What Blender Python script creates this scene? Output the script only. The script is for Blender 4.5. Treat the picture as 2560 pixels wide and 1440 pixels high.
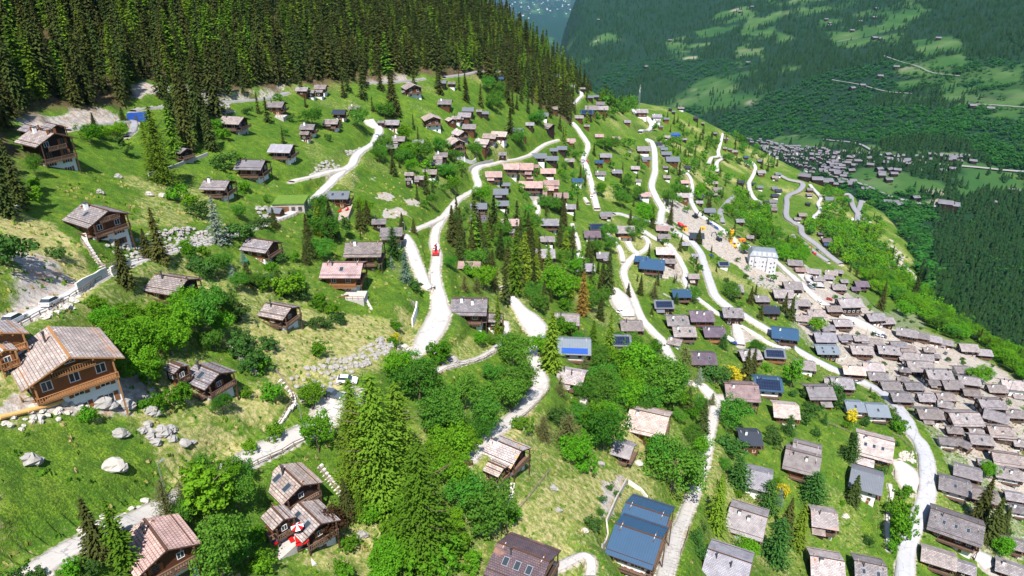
import bpy, math, random, bisect
import numpy as np
from mathutils import Vector, Matrix, kdtree
R=math.radians
scn=bpy.context.scene
for o in list(bpy.data.objects): bpy.data.objects.remove(o)
COL=scn.collection
# ---------------- camera ----------------
cam_d=bpy.data.cameras.new('camera'); cam=bpy.data.objects.new('camera',cam_d); COL.objects.link(cam)
cam_d.sensor_width=36.0; cam_d.lens=1775.0*36.0/2560.0; cam_d.clip_start=1.0; cam_d.clip_end=60000.0
cam.location=(0,0,0); cam.rotation_euler=(R(90-26.0),0,0); scn.camera=cam
# ---------------- sky, sun, exposure ----------------
SUN_EL=58.0; SUN_AZ=2.0     # sun behind the camera, SUN_AZ degrees to the left of straight behind
w=bpy.data.worlds.new('World'); scn.world=w; w.use_nodes=True
nt=w.node_tree; bg=nt.nodes['Background']; sk=nt.nodes.new('ShaderNodeTexSky'); sk.sky_type='NISHITA'; sk.sun_disc=False
sk.altitude=1600
nt.links.new(sk.outputs[0],bg.inputs[0]); bg.inputs[1].default_value=0.115
sd=Vector((-math.sin(R(SUN_AZ))*math.cos(R(SUN_EL)),-math.cos(R(SUN_AZ))*math.cos(R(SUN_EL)),math.sin(R(SUN_EL))))
sk.sun_elevation=R(SUN_EL); sk.sun_rotation=math.atan2(sd.x,sd.y)
sl=bpy.data.lights.new('sun','SUN'); sl.energy=5.0; sl.angle=R(0.5); sl.color=(1.0,0.955,0.89)
so=bpy.data.objects.new('sun',sl); COL.objects.link(so); so.rotation_euler=(-sd).to_track_quat('-Z','Y').to_euler()
scn.view_settings.view_transform='Standard'; scn.view_settings.look='None'; scn.view_settings.gamma=1.0
scn.view_settings.exposure=0.95
scn.cycles.max_bounces=6; scn.cycles.diffuse_bounces=2; scn.cycles.glossy_bounces=2; scn.cycles.transmission_bounces=2
scn.cycles.volume_bounces=0; scn.cycles.transparent_max_bounces=4
scn.cycles.use_denoising=True
# ---------------- terrain functions ----------------
F=1775.0; PIT=math.radians(26.0); SP,CP=math.sin(PIT),math.cos(PIT)
def unp(u,v,Z):
    a=(u-1280)/F; b=(v-720)/F
    return (Z*a, Z*(CP-SP*b), -Z*(SP+CP*b))
def proj(x,y,z):
    Zc=y*CP-z*SP; yc=-(y*SP+z*CP)
    return 1280+F*x/Zc, 720+F*yc/Zc, Zc
NEAR=[(130,765,122),(240,530,160),(135,860,112),(0,1000,100),(0,1300,88),(200,1200,98),(390,1345,98),(100,1430,84),(500,930,132),
(620,1090,122),(725,1195,118),(850,990,142),(785,1275,118),(1000,1100,138),(1265,1130,150),(1308,1385,136),(1000,1420,120),(700,1420,108),
(1600,1300,170),(1690,1330,178),(1625,1040,215),(1430,930,205),(1430,1150,168),(1870,1290,222),(1822,1398,200),(1893,1183,240),(1853,965,298),
(1770,1100,235),(2060,1290,238),(2010,1137,258),(2187,1103,275),(2070,1400,222),(2318,1180,272),(2265,1400,240),(2392,1300,258),(2520,1400,245),(2450,1093,310),(2545,1250,285),
(2320,1025,335),(2477,1000,365),(2225,958,385),(2133,918,395),(2047,970,330),(1964,1015,300),(2298,907,430),(2420,863,490),(2302,834,480),(2195,792,500),(2122,750,480),
(2066,867,400),(1962,825,395),(1873,880,345),(1757,885,310),(1709,821,335),(1658,753,365),(1545,770,345),(1578,806,318),(1435,853,255),(1417,790,270),
(1334,885,222),(1350,960,200),(1280,1040,172),(1174,754,232),(1100,800,205),(1050,875,180),(1087,685,220),(1090,635,235),(1107,545,285),(1177,480,365),(1190,430,410),
(1174,657,270),(1200,520,355),(1255,480,410),(858,660,215),(911,610,235),(980,573,270),(697,768,168),(800,860,165),(655,610,195),(430,705,155),(545,460,235),(630,404,250),
(706,366,285),(847,481,265),(745,525,235),(857,427,290),(932,360,345),(130,350,205),(0,420,175),(0,600,140),(300,280,250),(590,300,280),(690,258,335),(780,220,375),(525,256,300),
(829,301,350),(921,297,385),(1030,210,450),(1079,290,410),(1046,352,400),(1091,402,385),(1137,350,415),(1225,337,450),(1170,270,450),(1105,203,480),(1251,194,540),
(1314,411,475),(1370,423,510),(1327,456,460),(1402,484,490),(1348,385,510),(1403,367,550),(1443,448,550),(1480,490,500),(1465,410,585),(1514,385,610),(1540,426,570),
(1375,549,430),(1360,626,380),(1462,662,385),(1480,579,440),(1562,567,450),(1515,532,490),(1423,513,480),(1390,700,320),(1480,730,345),(1630,653,405),(1663,621,435),(1609,368,670),(1630,472,580),
(1658,567,500),(1739,583,520),(1733,687,430),(1808,656,490),(1900,640,510),(1980,707,500),(1707,484,640),(1652,520,560),(1773,522,640),(1681,394,720),(1636,405,680),(1790,470,760),
(1832,490,770),(1849,549,700),(1852,452,860),(1900,465,900),(1867,401,950),(1802,360,960),(1642,288,920),(1702,268,1000),(1568,302,880),(1498,337,690),(1426,348,600),(1468,270,680),
(1426,214,690),(1398,187,690),(1384,268,600),(1358,284,560),(1295,322,510),(1740,293,1000),(2007,456,930),(1940,485,850),(2006,534,780),(2066,596,700),(2035,674,600),(2095,700,590),
(2152,704,600),(2073,494,880),(2140,520,850),(2160,540,850),(2100,657,660),(2200,720,640),(2250,800,560),(1900,560,680),(2000,620,650),
(0,0,265),(300,0,345),(600,0,475),(900,0,600),(1150,0,720),(1000,100,520),(1620,266,1040),(1560,264,960),(1530,268,820),(1660,266,1090),(1700,284,1080),(1750,300,1070),(1600,262,1100),(1840,345,1060),(1505,245,760),(1200,120,620),(1300,90,690),(0,200,225),(300,150,290),(700,130,410),(1320,200,600)]
BND=[(-900,900,260),(-420,860,160),(-160,800,60),(unp(1170,-5,720)),(unp(1320,90,710)),(unp(1430,190,710)),(unp(1500,235,740)),(unp(1560,250,900)),(unp(1620,248,1080)),(unp(1800,305,1060)),
(unp(1880,365,1040)),(unp(1990,430,1000)),(unp(2090,470,950)),(unp(2185,530,900)),(unp(2230,620,800)),(unp(2270,700,690)),(unp(2350,770,600)),(unp(2470,870,540)),(unp(2600,930,500)),(420,260,0),(470,60,0),(500,-400,0)]
BND=np.array([(p[0],p[1]) for p in BND])
def tps_fit(P,lam,s):
    P=np.array(P,float); xy=P[:,:2]/s; n=len(P)
    d=np.hypot(*(xy[:,None]-xy[None]).transpose(2,0,1)); K=np.where(d>0,d*d*np.log(d+1e-12),0)+lam*np.eye(n)
    T=np.c_[np.ones(n),xy]; A=np.block([[K,T],[T.T,np.zeros((3,3))]])
    w=np.linalg.solve(A,np.r_[P[:,2],0,0,0]); return xy,w,s
def tps_ev(m,x,y):
    xy,w,s=m; x=np.asarray(x,float).ravel()/s; y=np.asarray(y,float).ravel()/s; out=np.empty(len(x))
    for i in range(0,len(x),20000):
        a=x[i:i+20000];b=y[i:i+20000]; d2=(a[:,None]-xy[:,0])**2+(b[:,None]-xy[:,1])**2
        out[i:i+20000]=(0.5*d2*np.log(d2+1e-20))@w[:-3]+w[-3]+w[-2]*a+w[-1]*b
    return out
EXTRA=[(-300,-100,45),(-250,100,62),(-420,300,120),(-500,600,150),(-600,900,150),(0,-150,-55),(100,-50,-110),(250,0,-190),(-100,0,-15),(0,30,-80),(330,100,-235),(-500,-300,120),(200,-300,-150)]
near=tps_fit([unp(*p) for p in NEAR]+EXTRA,0.2,100.)
FARP=[(2350,870,980),(2500,760,1020),(2400,700,1130),(2560,650,1250),(2300,640,1150),(2450,600,1330),(2560,560,1400),(2250,560,1250),(2370,560,1330),
(2300,460,1380),(2500,430,1400),(2180,440,1480),(2080,420,1620),(1950,385,1850),(2560,300,1680),(2300,330,1750),(2100,330,2000),(1900,300,2350),(1800,250,2600),
(2560,150,2150),(2350,150,2300),(2150,150,2500),(1900,150,2900),(1700,180,3100),(1500,210,3200),(1600,235,3000),(2560,0,2900),(2350,0,3100),(2150,0,3400),(1900,0,3850),(1650,80,3900),(1650,0,4600),(1450,130,3900),(1400,60,4500),(1450,0,5200)]
FARX=[(200,900,-560),(100,1400,-640),(-50,2200,-700),(-200,3200,-780),(-500,2400,-300),(-400,1300,-300),(-900,3500,-300),(-200,4600,-950),(-600,5200,-900),(400,5600,-420),(700,100,-480),(600,500,-500),(900,0,-380),(1300,400,-260),(1700,1000,-120),(2600,1800,100),(3500,3000,150),(2600,4200,0),(600,-500,-420),(1600,5600,-120),(-200,900,-350)]
far=tps_fit([unp(*p) for p in FARP]+FARX,0.02,1000.)
rng=np.random.RandomState(7)
LAT=rng.rand(8,256,256).astype(np.float32)
def vnoise(x,y,s,k=0):
    x=np.asarray(x,float)/s; y=np.asarray(y,float)/s; xi=np.floor(x).astype(int); yi=np.floor(y).astype(int)
    fx=x-xi; fy=y-yi; fx=fx*fx*(3-2*fx); fy=fy*fy*(3-2*fy); L=LAT[k%8]
    g=lambda a,b:L[(a+k*37)&255,(b+k*91)&255]
    return (g(xi,yi)*(1-fx)+g(xi+1,yi)*fx)*(1-fy)+(g(xi,yi+1)*(1-fx)+g(xi+1,yi+1)*fx)*fy
def fbm(x,y,s,k=0,o=3):
    t=0;a=.5;n=0
    for i in range(o): t=t+a*vnoise(x,y,s/2**i,k+i); n+=a; a*=.5
    return t/n
def inpoly(x,y,P):
    x=np.asarray(x,float); y=np.asarray(y,float); ins=np.zeros(x.shape,bool); n=len(P)
    for i in range(n):
        x1,y1=P[i]; x2,y2=P[(i+1)%n]
        if y1==y2: continue
        c=((y1>y)!=(y2>y))&(x<(x2-x1)*(y-y1)/(y2-y1)+x1); ins^=c
    return ins
def pldist(x,y,P):
    d=np.full(np.shape(x),1e9)
    for i in range(len(P)-1):
        a=P[i];b=P[i+1]; vx,vy=b[0]-a[0],b[1]-a[1]; L=vx*vx+vy*vy+1e-9
        t=np.clip(((x-a[0])*vx+(y-a[1])*vy)/L,0,1); d=np.minimum(d,np.hypot(x-a[0]-t*vx,y-a[1]-t*vy))
    return d
def sst(a,b,x): t=np.clip((x-a)/(b-a),0,1); return t*t*(3-2*t)
class Grid:
    def __init__(s,x0,x1,y0,y1,st,f):
        s.x0,s.y0,s.st=x0,y0,st; xs=np.arange(x0,x1+st,st); ys=np.arange(y0,y1+st,st)
        X,Y=np.meshgrid(xs,ys); s.g=f(X,Y).reshape(X.shape); s.ny,s.nx=s.g.shape
    def __call__(s,x,y):
        a=np.clip((np.asarray(x,float)-s.x0)/s.st,0,s.nx-1.001); b=np.clip((np.asarray(y,float)-s.y0)/s.st,0,s.ny-1.001)
        i=a.astype(int); j=b.astype(int); a=a-i; b=b-j; g=s.g
        return (g[j,i]*(1-a)+g[j,i+1]*a)*(1-b)+(g[j+1,i]*(1-a)+g[j+1,i+1]*a)*b
GN=Grid(-1600,1600,-700,2300,6,lambda X,Y:tps_ev(near,X,Y))
POLY=np.vstack([BND,[(-3000,-400),(-3000,900)]])
GD=Grid(-1600,1600,-700,2300,6,lambda X,Y:np.where(inpoly(X,Y,POLY),-1,1)*pldist(X,Y,BND))
def farf(X,Y):
    t=tps_ev(far,X,Y).reshape(X.shape)
    low=-950-280*sst(4400,7000,Y)
    xb=180+0.075*(Y-4600)
    wv=sst(-60,260,X-xb); m=sst(4000,4600,Y)
    t=t*(1-m)+m*(low+(t-low)*wv)
    m=sst(6000,7500,Y); t=t*(1-m)+m*(-1230.)
    return t+(fbm(X,Y,520,2,3)-.5)*46*(1-m)
GF=Grid(-5000,6000,-1600,17000,50,farf)
def hraw(x,y):
    x=np.asarray(x,float); y=np.asarray(y,float)
    d=GD(x,y); hn=GN(x,y)+(fbm(x,y,26,0,3)-.5)*2.0
    fall=np.where(d>0,np.where(d<40,d*d*.0095,d*.76-15.2),0)
    out=(x<-1600)|(x>1600)|(y<-700)|(y>2300)
    hn=np.where(out,-5000,hn-fall); hf=GF(x,y)
    return np.where((d<=0)&~out,hn,np.maximum(hn,hf))
def ray(u,v): 
    return np.array(unp(u,v,1.0))
TS=np.concatenate([np.linspace(30,1300,900),np.geomspace(1302,18000,900)])
def hit(u,v,off=0.0):
    r=ray(u,v); x,y,z=r[0]*TS,r[1]*TS,r[2]*TS
    c=z-hraw(x,y)-off
    k=np.argmax(c<0)
    if c[k]>=0: k=len(TS)-1
    if k==0: t=TS[0]
    else: t=TS[k-1]+(TS[k]-TS[k-1])*c[k-1]/(c[k-1]-c[k]+1e-9)
    return r[0]*t,r[1]*t,r[2]*t,t
def hits(UV,off=0.0): return [hit(u,v,off) for u,v in UV]
# ---------------- materials ----------------
MATS={}
def newmat(name,rough=.8):
    m=bpy.data.materials.new(name); m.use_nodes=True; nt=m.node_tree; b=nt.nodes['Principled BSDF']
    b.inputs['Roughness'].default_value=rough; b.inputs['Specular IOR Level'].default_value=.25; MATS[name]=m
    return m,nt,b
def nd(nt,t,**kw):
    n=nt.nodes.new(t)
    for k,v in kw.items():
        if k.startswith('_'): n.inputs[k[1:]].default_value=v
        else: setattr(n,k,v)
    return n
def mixc(nt,fac,a,b,mode='MIX'):
    n=nt.nodes.new('ShaderNodeMix'); n.data_type='RGBA'; n.blend_type=mode
    for i,vv in ((0,fac),(6,a),(7,b)):
        if hasattr(vv,'is_output'): nt.links.new(vv,n.inputs[i])
        elif isinstance(vv,(int,float)): n.inputs[i].default_value=vv
        else: n.inputs[i].default_value=(*vv[:3],1)
    return n.outputs[2]
def mth(nt,op,a,b=None,clamp=False):
    n=nt.nodes.new('ShaderNodeMath'); n.operation=op; n.use_clamp=clamp
    for i,vv in enumerate((a,b)):
        if vv is None: continue
        if hasattr(vv,'is_output'): nt.links.new(vv,n.inputs[i])
        else: n.inputs[i].default_value=vv
    return n.outputs[0]
def noise(nt,vec,scale,det=3,rough=.55):
    n=nt.nodes.new('ShaderNodeTexNoise'); n.inputs['Scale'].default_value=scale; n.inputs['Detail'].default_value=det; n.inputs['Roughness'].default_value=rough
    if vec is not None: nt.links.new(vec,n.inputs['Vector'])
    return n.outputs['Fac']
def ramp(nt,fac,stops):
    n=nt.nodes.new('ShaderNodeValToRGB'); e=n.color_ramp.elements
    while len(e)<len(stops): e.new(.5)
    for i,(p,c) in enumerate(stops): e[i].position=p; e[i].color=(*c,1) if len(c)==3 else c
    nt.links.new(fac,n.inputs[0]); return n.outputs[0]
def objvec(nt): return nt.nodes.new('ShaderNodeTexCoord').outputs['Object']
def posvec(nt): return nt.nodes.new('ShaderNodeNewGeometry').outputs['Position']
def bump(nt,b,h,dist=.1,st=.6):
    n=nt.nodes.new('ShaderNodeBump'); n.inputs['Distance'].default_value=dist; n.inputs['Strength'].default_value=st
    nt.links.new(h,n.inputs['Height']); nt.links.new(n.outputs[0],b.inputs['Normal'])
def plain(name,c,rough=.8,var=.25,scale=2.5,metal=0):
    m,nt,b=newmat(name,rough); v=objvec(nt); f=noise(nt,v,scale,4)
    cc=mixc(nt,f,[x*(1-var) for x in c],[min(1,x*(1+var)) for x in c]); nt.links.new(cc,b.inputs['Base Color']); b.inputs['Metallic'].default_value=metal
    return m
def slate(name,c1,c2,mort,patch=None,bw=.9,rh=.45,rough=.75):
    m,nt,b=newmat(name,rough); v=objvec(nt)
    br=nd(nt,'ShaderNodeTexBrick',offset=.5); nt.links.new(v,br.inputs['Vector'])
    br.inputs['Scale'].default_value=1; br.inputs['Brick Width'].default_value=bw; br.inputs['Row Height'].default_value=rh
    br.inputs['Mortar Size'].default_value=.045; br.inputs['Mortar Smooth'].default_value=.3; br.inputs['Bias'].default_value=0
    br.inputs['Color1'].default_value=(*c1,1); br.inputs['Color2'].default_value=(*c2,1); br.inputs['Mortar'].default_value=(*mort,1)
    oi=nt.nodes.new('ShaderNodeObjectInfo')
    f=noise(nt,v,.35,5,.65); f2=ramp(nt,f,[(.35,(.72,.70,.70)),(.62,(1.1,1.08,1.06))])
    c=mixc(nt,1.0,br.outputs['Color'],f2,'MULTIPLY')
    rv=mth(nt,'ADD',mth(nt,'MULTIPLY',oi.outputs['Random'],.55),.70)
    cb=nt.nodes.new('ShaderNodeCombineColor'); 
    for i in range(3): nt.links.new(rv,cb.inputs[i])
    c=mixc(nt,1.0,c,cb.outputs[0],'MULTIPLY')
    hr=mth(nt,'FRACT',mth(nt,'MULTIPLY',oi.outputs['Random'],7.3)); c=mixc(nt,.8,c,ramp(nt,hr,[(0,(.95,.98,1.10)),(.5,(.98,.98,1.02)),(1,(1.08,.99,.93))]),'MULTIPLY')
    if patch:
        f3=noise(nt,v,.22,4,.6); f3=ramp(nt,f3,[(.56,(0,0,0)),(.66,(1,1,1))]); c=mixc(nt,f3,c,patch)
    nt.links.new(c,b.inputs['Base Color']); bump(nt,b,br.outputs['Fac'],.06,-.5 if False else .5)
    return m
def boards(name,c,var=.35,rough=.7,axis=2):
    m,nt,b=newmat(name,rough); v=objvec(nt); s=nt.nodes.new('ShaderNodeSeparateXYZ'); nt.links.new(v,s.inputs[0])
    wv=mth(nt,'FRACT',mth(nt,'MULTIPLY',s.outputs[axis],4.0)); ln=mth(nt,'LESS_THAN',wv,.12)
    mp=nt.nodes.new('ShaderNodeMapping'); mp.inputs['Scale'].default_value=(.5,.5,4); nt.links.new(v,mp.inputs[0])
    f=noise(nt,mp.outputs[0],1.3,4); oi=nt.nodes.new('ShaderNodeObjectInfo')
    cc=mixc(nt,f,[x*(1-var) for x in c],[x*(1+var) for x in c])
    cc=mixc(nt,ln,cc,[x*.35 for x in c])
    rv=mth(nt,'ADD',mth(nt,'MULTIPLY',oi.outputs['Random'],.5),.75); cb=nt.nodes.new('ShaderNodeCombineColor')
    for i in range(3): nt.links.new(rv,cb.inputs[i])
    cc=mixc(nt,1.0,cc,cb.outputs[0],'MULTIPLY'); nt.links.new(cc,b.inputs['Base Color']); return m
def metalroof(name,c,axis=0,rough=.42,spec=.5):
    m,nt,b=newmat(name,rough); b.inputs['Specular IOR Level'].default_value=spec; v=objvec(nt); s=nt.nodes.new('ShaderNodeSeparateXYZ'); nt.links.new(v,s.inputs[0])
    wv=mth(nt,'FRACT',mth(nt,'MULTIPLY',s.outputs[axis],1.9)); ln=mth(nt,'LESS_THAN',wv,.14)
    f=noise(nt,v,.6,4); cc=mixc(nt,f,[x*.8 for x in c],[x*1.2 for x in c]); cc=mixc(nt,ln,cc,[x*.6 for x in c])
    nt.links.new(cc,b.inputs['Base Color']); return m
M={}
M['s']=slate('stone_slates',(.285,.26,.255),(.18,.163,.163),(.06,.055,.055))
M['w']=slate('weathered_stone_slates',(.42,.375,.35),(.30,.255,.235),(.12,.10,.09),patch=(.34,.22,.17))
M['o']=slate('lichen_stone_slates',(.42,.38,.34),(.31,.27,.25),(.12,.10,.09),patch=(.55,.27,.05))
M['b']=slate('pink_brown_tiles',(.40,.29,.27),(.32,.225,.21),(.14,.095,.085),bw=.5,rh=.42)
M['g']=slate('pale_grey_slates',(.29,.275,.285),(.23,.22,.235),(.12,.115,.12),bw=.5,rh=.35)
M['p']=slate('purple_brown_tiles',(.135,.10,.12),(.095,.075,.10),(.045,.035,.04),bw=.45,rh=.36)
M['q']=slate('speckled_purple_tiles',(.15,.105,.115),(.10,.08,.12),(.05,.04,.04),bw=.45,rh=.36,patch=(.22,.12,.09))
M['d']=metalroof('dark_grey_metal_sheet',(.115,.125,.145))
M['l']=metalroof('blue_grey_metal_sheet',(.145,.17,.20))
M['k']=metalroof('black_metal_sheet',(.022,.028,.042),rough=.5,spec=.35)
M['n']=metalroof('navy_metal_sheet',(.014,.05,.10),rough=.5)
M['t']=metalroof('blue_metal_sheet',(.015,.056,.118),rough=.5)
M['D']=boards('dark_timber',(.026,.014,.010)); M['B']=boards('brown_timber',(.095,.036,.015)); M['O']=boards('orange_timber',(.17,.072,.026)); M['W']=plain('white_render',(.66,.655,.63),.9,.06)
M['S']=plain('rubble_stone',(.33,.31,.29),.9,.5,1.6); M['rail']=boards('railing_timber',(.13,.08,.055)); M['railO']=boards('honey_railing_timber',(.25,.12,.05))
M['trim']=plain('roof_edge_timber',(.07,.035,.022),.8); M['trimO']=plain('honey_roof_edge_timber',(.28,.135,.05),.8)
M['pv']=None
def pvmat():
    m,nt,b=newmat('solar_cells',.18); v=objvec(nt); br=nd(nt,'ShaderNodeTexBrick',offset=0.0); nt.links.new(v,br.inputs['Vector'])
    br.inputs['Scale'].default_value=1; br.inputs['Brick Width'].default_value=1.0; br.inputs['Row Height'].default_value=1.6; br.inputs['Mortar Size'].default_value=.03
    br.inputs['Color1'].default_value=(.008,.014,.035,1); br.inputs['Color2'].default_value=(.010,.018,.045,1); br.inputs['Mortar'].default_value=(.06,.07,.09,1)
    nt.links.new(br.outputs['Color'],b.inputs['Base Color']); b.inputs['Specular IOR Level'].default_value=.4; return m
M['pv']=pvmat()
def glassm():
    m,nt,b=newmat('window_glass',.12); b.inputs['Base Color'].default_value=(.03,.04,.05,1); b.inputs['Specular IOR Level'].default_value=.6; return m
M['glass']=glassm(); M['frame']=plain('window_frame_white',(.62,.60,.56),.6,.05); M['frameD']=plain('window_frame_brown',(.16,.07,.03),.6,.1)
M['shut']=plain('wooden_shutter',(.20,.075,.025),.7,.2); M['greywall']=plain('pale_grey_render',(.46,.46,.48),.9,.08); M['sod']=plain('grass_roof',(.09,.16,.02),.95,.4,.8); M['metal']=plain('grey_metal',(.35,.36,.38),.4,.1,metal=.6); M['dmetal']=plain('dark_metal',(.05,.05,.055),.5,.1)
M['conc']=plain('pale_concrete',(.58,.55,.51),.9,.12,.6); M['pave']=plain('stone_paving',(.38,.355,.32),.9,.3,1.1); M['deck']=boards('deck_boards',(.36,.29,.24),axis=1)
M['boulder']=plain('granite_boulder',(.26,.245,.23),.9,.5,1.4); M['boulderw']=plain('pale_boulder',(.38,.35,.31),.9,.45,1.4)
M['log']=plain('fresh_log',(.62,.36,.12),.7,.2); M['fence']=boards('grey_fence_timber',(.26,.20,.15)); M['stair']=plain('stone_steps',(.5,.46,.42),.9,.2,3)
M['tyre']=plain('tyre_rubber',(.02,.02,.02),.9,.1); M['rim']=plain('wheel_rim',(.45,.45,.47),.35,.05,metal=.7)
M['lamp']=plain('lamp_lens',(.8,.8,.75),.2,.02); M['redlamp']=plain('tail_lamp_red',(.5,.02,.01),.3,.02)
def paint(c,n,metal=0):
    m,nt,b=newmat(n,.3); b.inputs['Base Color'].default_value=(*c,1); b.inputs['Coat Weight'].default_value=.4; b.inputs['Metallic'].default_value=metal; return m
P={'white':paint((.75,.75,.75),'white_paint'),'black':paint((.012,.013,.016),'black_paint'),'grey':paint((.10,.12,.15),'dark_grey_paint',.3),'silver':paint((.42,.44,.47),'silver_paint',.4),
'red':paint((.45,.012,.012),'red_paint'),'blue':paint((.02,.07,.30),'blue_paint'),'yellow':paint((.70,.38,.01),'yellow_paint'),'green':paint((.02,.22,.10),'green_paint'),'orange':paint((.6,.17,.01),'orange_paint')}
# ---------------- mesh builder ----------------
class MB:
    def __init__(s): s.v=[];s.f=[];s.m=[]
    def add(s,vs,fs,m=0):
        o=len(s.v); s.v.extend([tuple(p) for p in vs]); s.f.extend([tuple(i+o for i in f) for f in fs]); s.m.extend([m]*len(fs)); return s
    def box(s,x0,x1,y0,y1,z0,z1,m=0,rot=0,o=(0,0,0),top=1.0):
        cx,cy=(x0+x1)/2,(y0+y1)/2
        vs=[(x0,y0,z0),(x1,y0,z0),(x1,y1,z0),(x0,y1,z0)]+[(cx+(x-cx)*top,cy+(y-cy)*top,z1) for x,y in ((x0,y0),(x1,y0),(x1,y1),(x0,y1))]
        if rot or o!=(0,0,0):
            c,sn=math.cos(rot),math.sin(rot); vs=[(x*c-y*sn+o[0],x*sn+y*c+o[1],z+o[2]) for x,y,z in vs]
        return s.add(vs,[(3,2,1,0),(4,5,6,7),(0,1,5,4),(1,2,6,5),(2,3,7,6),(3,0,4,7)],m)
    def prism(s,pts,d,m=0):       # pts polygon (list of 3D), extruded by vector d
        n=len(pts); a=[Vector(p) for p in pts]; b=[p+Vector(d) for p in a]
        s.add(a+b,[tuple(range(n-1,-1,-1)),tuple(range(n,2*n))]+[(i,(i+1)%n,n+(i+1)%n,n+i) for i in range(n)],m); return s
    def bar(s,a,b,w=.08,h=None,m=0):
        a=Vector(a);b=Vector(b);d=(b-a)
        if d.length<1e-6: return s
        d.normalize(); h=h or w; up=Vector((0,0,1)) if abs(d.z)<.95 else Vector((1,0,0)); r=d.cross(up).normalized()*w/2; u=r.cross(d).normalized()*h/2
        vs=[a-r-u,a+r-u,a+r+u,a-r+u,b-r-u,b+r-u,b+r+u,b-r+u]
        return s.add(vs,[(0,1,2,3),(7,6,5,4),(0,4,5,1),(1,5,6,2),(2,6,7,3),(3,7,4,0)],m)
    def cyl(s,a,b,r0,r1=None,n=10,m=0,cap=True):
        a=Vector(a);b=Vector(b);r1=r0 if r1 is None else r1; d=(b-a).normalized(); up=Vector((0,0,1)) if abs(d.z)<.9 else Vector((1,0,0))
        r=d.cross(up).normalized(); u=d.cross(r)
        vs=[];
        for c,rr in ((a,r0),(b,r1)):
            for i in range(n): t=2*math.pi*i/n; vs.append(c+r*math.cos(t)*rr+u*math.sin(t)*rr)
        fs=[(i,(i+1)%n,n+(i+1)%n,n+i) for i in range(n)]
        if cap: fs+= [tuple(range(n-1,-1,-1)),tuple(range(n,2*n))]
        return s.add(vs,fs,m)
    def rock(s,c,rx,ry,rz,rnd,m=0,n=7,tilt=0):
        c=Vector(c); vs=[];fs=[];a0=rnd.random()*6.28
        rings=[(-.55,.72),(-.05,1.0),(.5,.78),(.88,.35)]
        for k,(zz,rr) in enumerate(rings):
            for i in range(n):
                t=a0+2*math.pi*i/n+k*.4; j=.72+rnd.random()*.5
                vs.append((c.x+math.cos(t)*rx*rr*j,c.y+math.sin(t)*ry*rr*j,c.z+rz*(zz+rnd.uniform(-.12,.12))))
        for k in range(3):
            for i in range(n): fs.append((k*n+i,k*n+(i+1)%n,(k+1)*n+(i+1)%n,(k+1)*n+i))
        fs.append(tuple(range(3*n,4*n))); return s.add(vs,fs,m)
    def mesh(s,name,mats,smooth=False):
        me=bpy.data.meshes.new(name); me.from_pydata(s.v,[],s.f)
        for mm in mats: me.materials.append(mm)
        if len(mats)>1: me.polygons.foreach_set('material_index',s.m)
        if smooth: me.polygons.foreach_set('use_smooth',[True]*len(s.f))
        me.update(); return me
    def build(s,name,mats,parent=None,smooth=False,loc=None,rz=0):
        if not isinstance(mats,(list,tuple)): mats=[mats]
        return link(name,s.mesh(name,mats,smooth),parent,loc,rz)
def link(name,me,parent=None,loc=None,rz=0,scale=None):
    o=bpy.data.objects.new(name,me); COL.objects.link(o)
    if parent is not None: o.parent=parent
    if loc is not None: o.location=loc
    if rz: o.rotation_euler=(0,0,rz)
    if scale is not None: o.scale=scale
    return o
def empty(name,loc,rz=0):
    o=bpy.data.objects.new(name,None); COL.objects.link(o); o.location=loc; o.rotation_euler=(0,0,rz); o.empty_display_size=.5; return o
def tag(o,label=None,cat=None,group=None,kind=None):
    if label: o['label']=label
    if cat: o['category']=cat
    if group: o['group']=group
    if kind: o['kind']=kind
    return o
def copy_tree(o,parent=None):
    c=o.copy(); COL.objects.link(c); c.parent=parent
    for ch in o.children: copy_tree(ch,c)
    return c
def npmesh(name,V,Fc,mats,mi=None,smooth=False):
    V=np.asarray(V,np.float32).reshape(-1,3); Fc=np.asarray(Fc,np.int32); k=Fc.shape[1]
    me=bpy.data.meshes.new(name); me.vertices.add(len(V)); me.vertices.foreach_set('co',V.ravel())
    me.loops.add(Fc.size); me.loops.foreach_set('vertex_index',Fc.ravel()); me.polygons.add(len(Fc))
    me.polygons.foreach_set('loop_start',np.arange(0,Fc.size,k,dtype=np.int32)); 
    for mm in mats: me.materials.append(mm)
    if mi is not None: me.polygons.foreach_set('material_index',np.asarray(mi,np.int32))
    if smooth: me.polygons.foreach_set('use_smooth',np.ones(len(Fc),bool))
    me.update(calc_edges=True); return me
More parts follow.
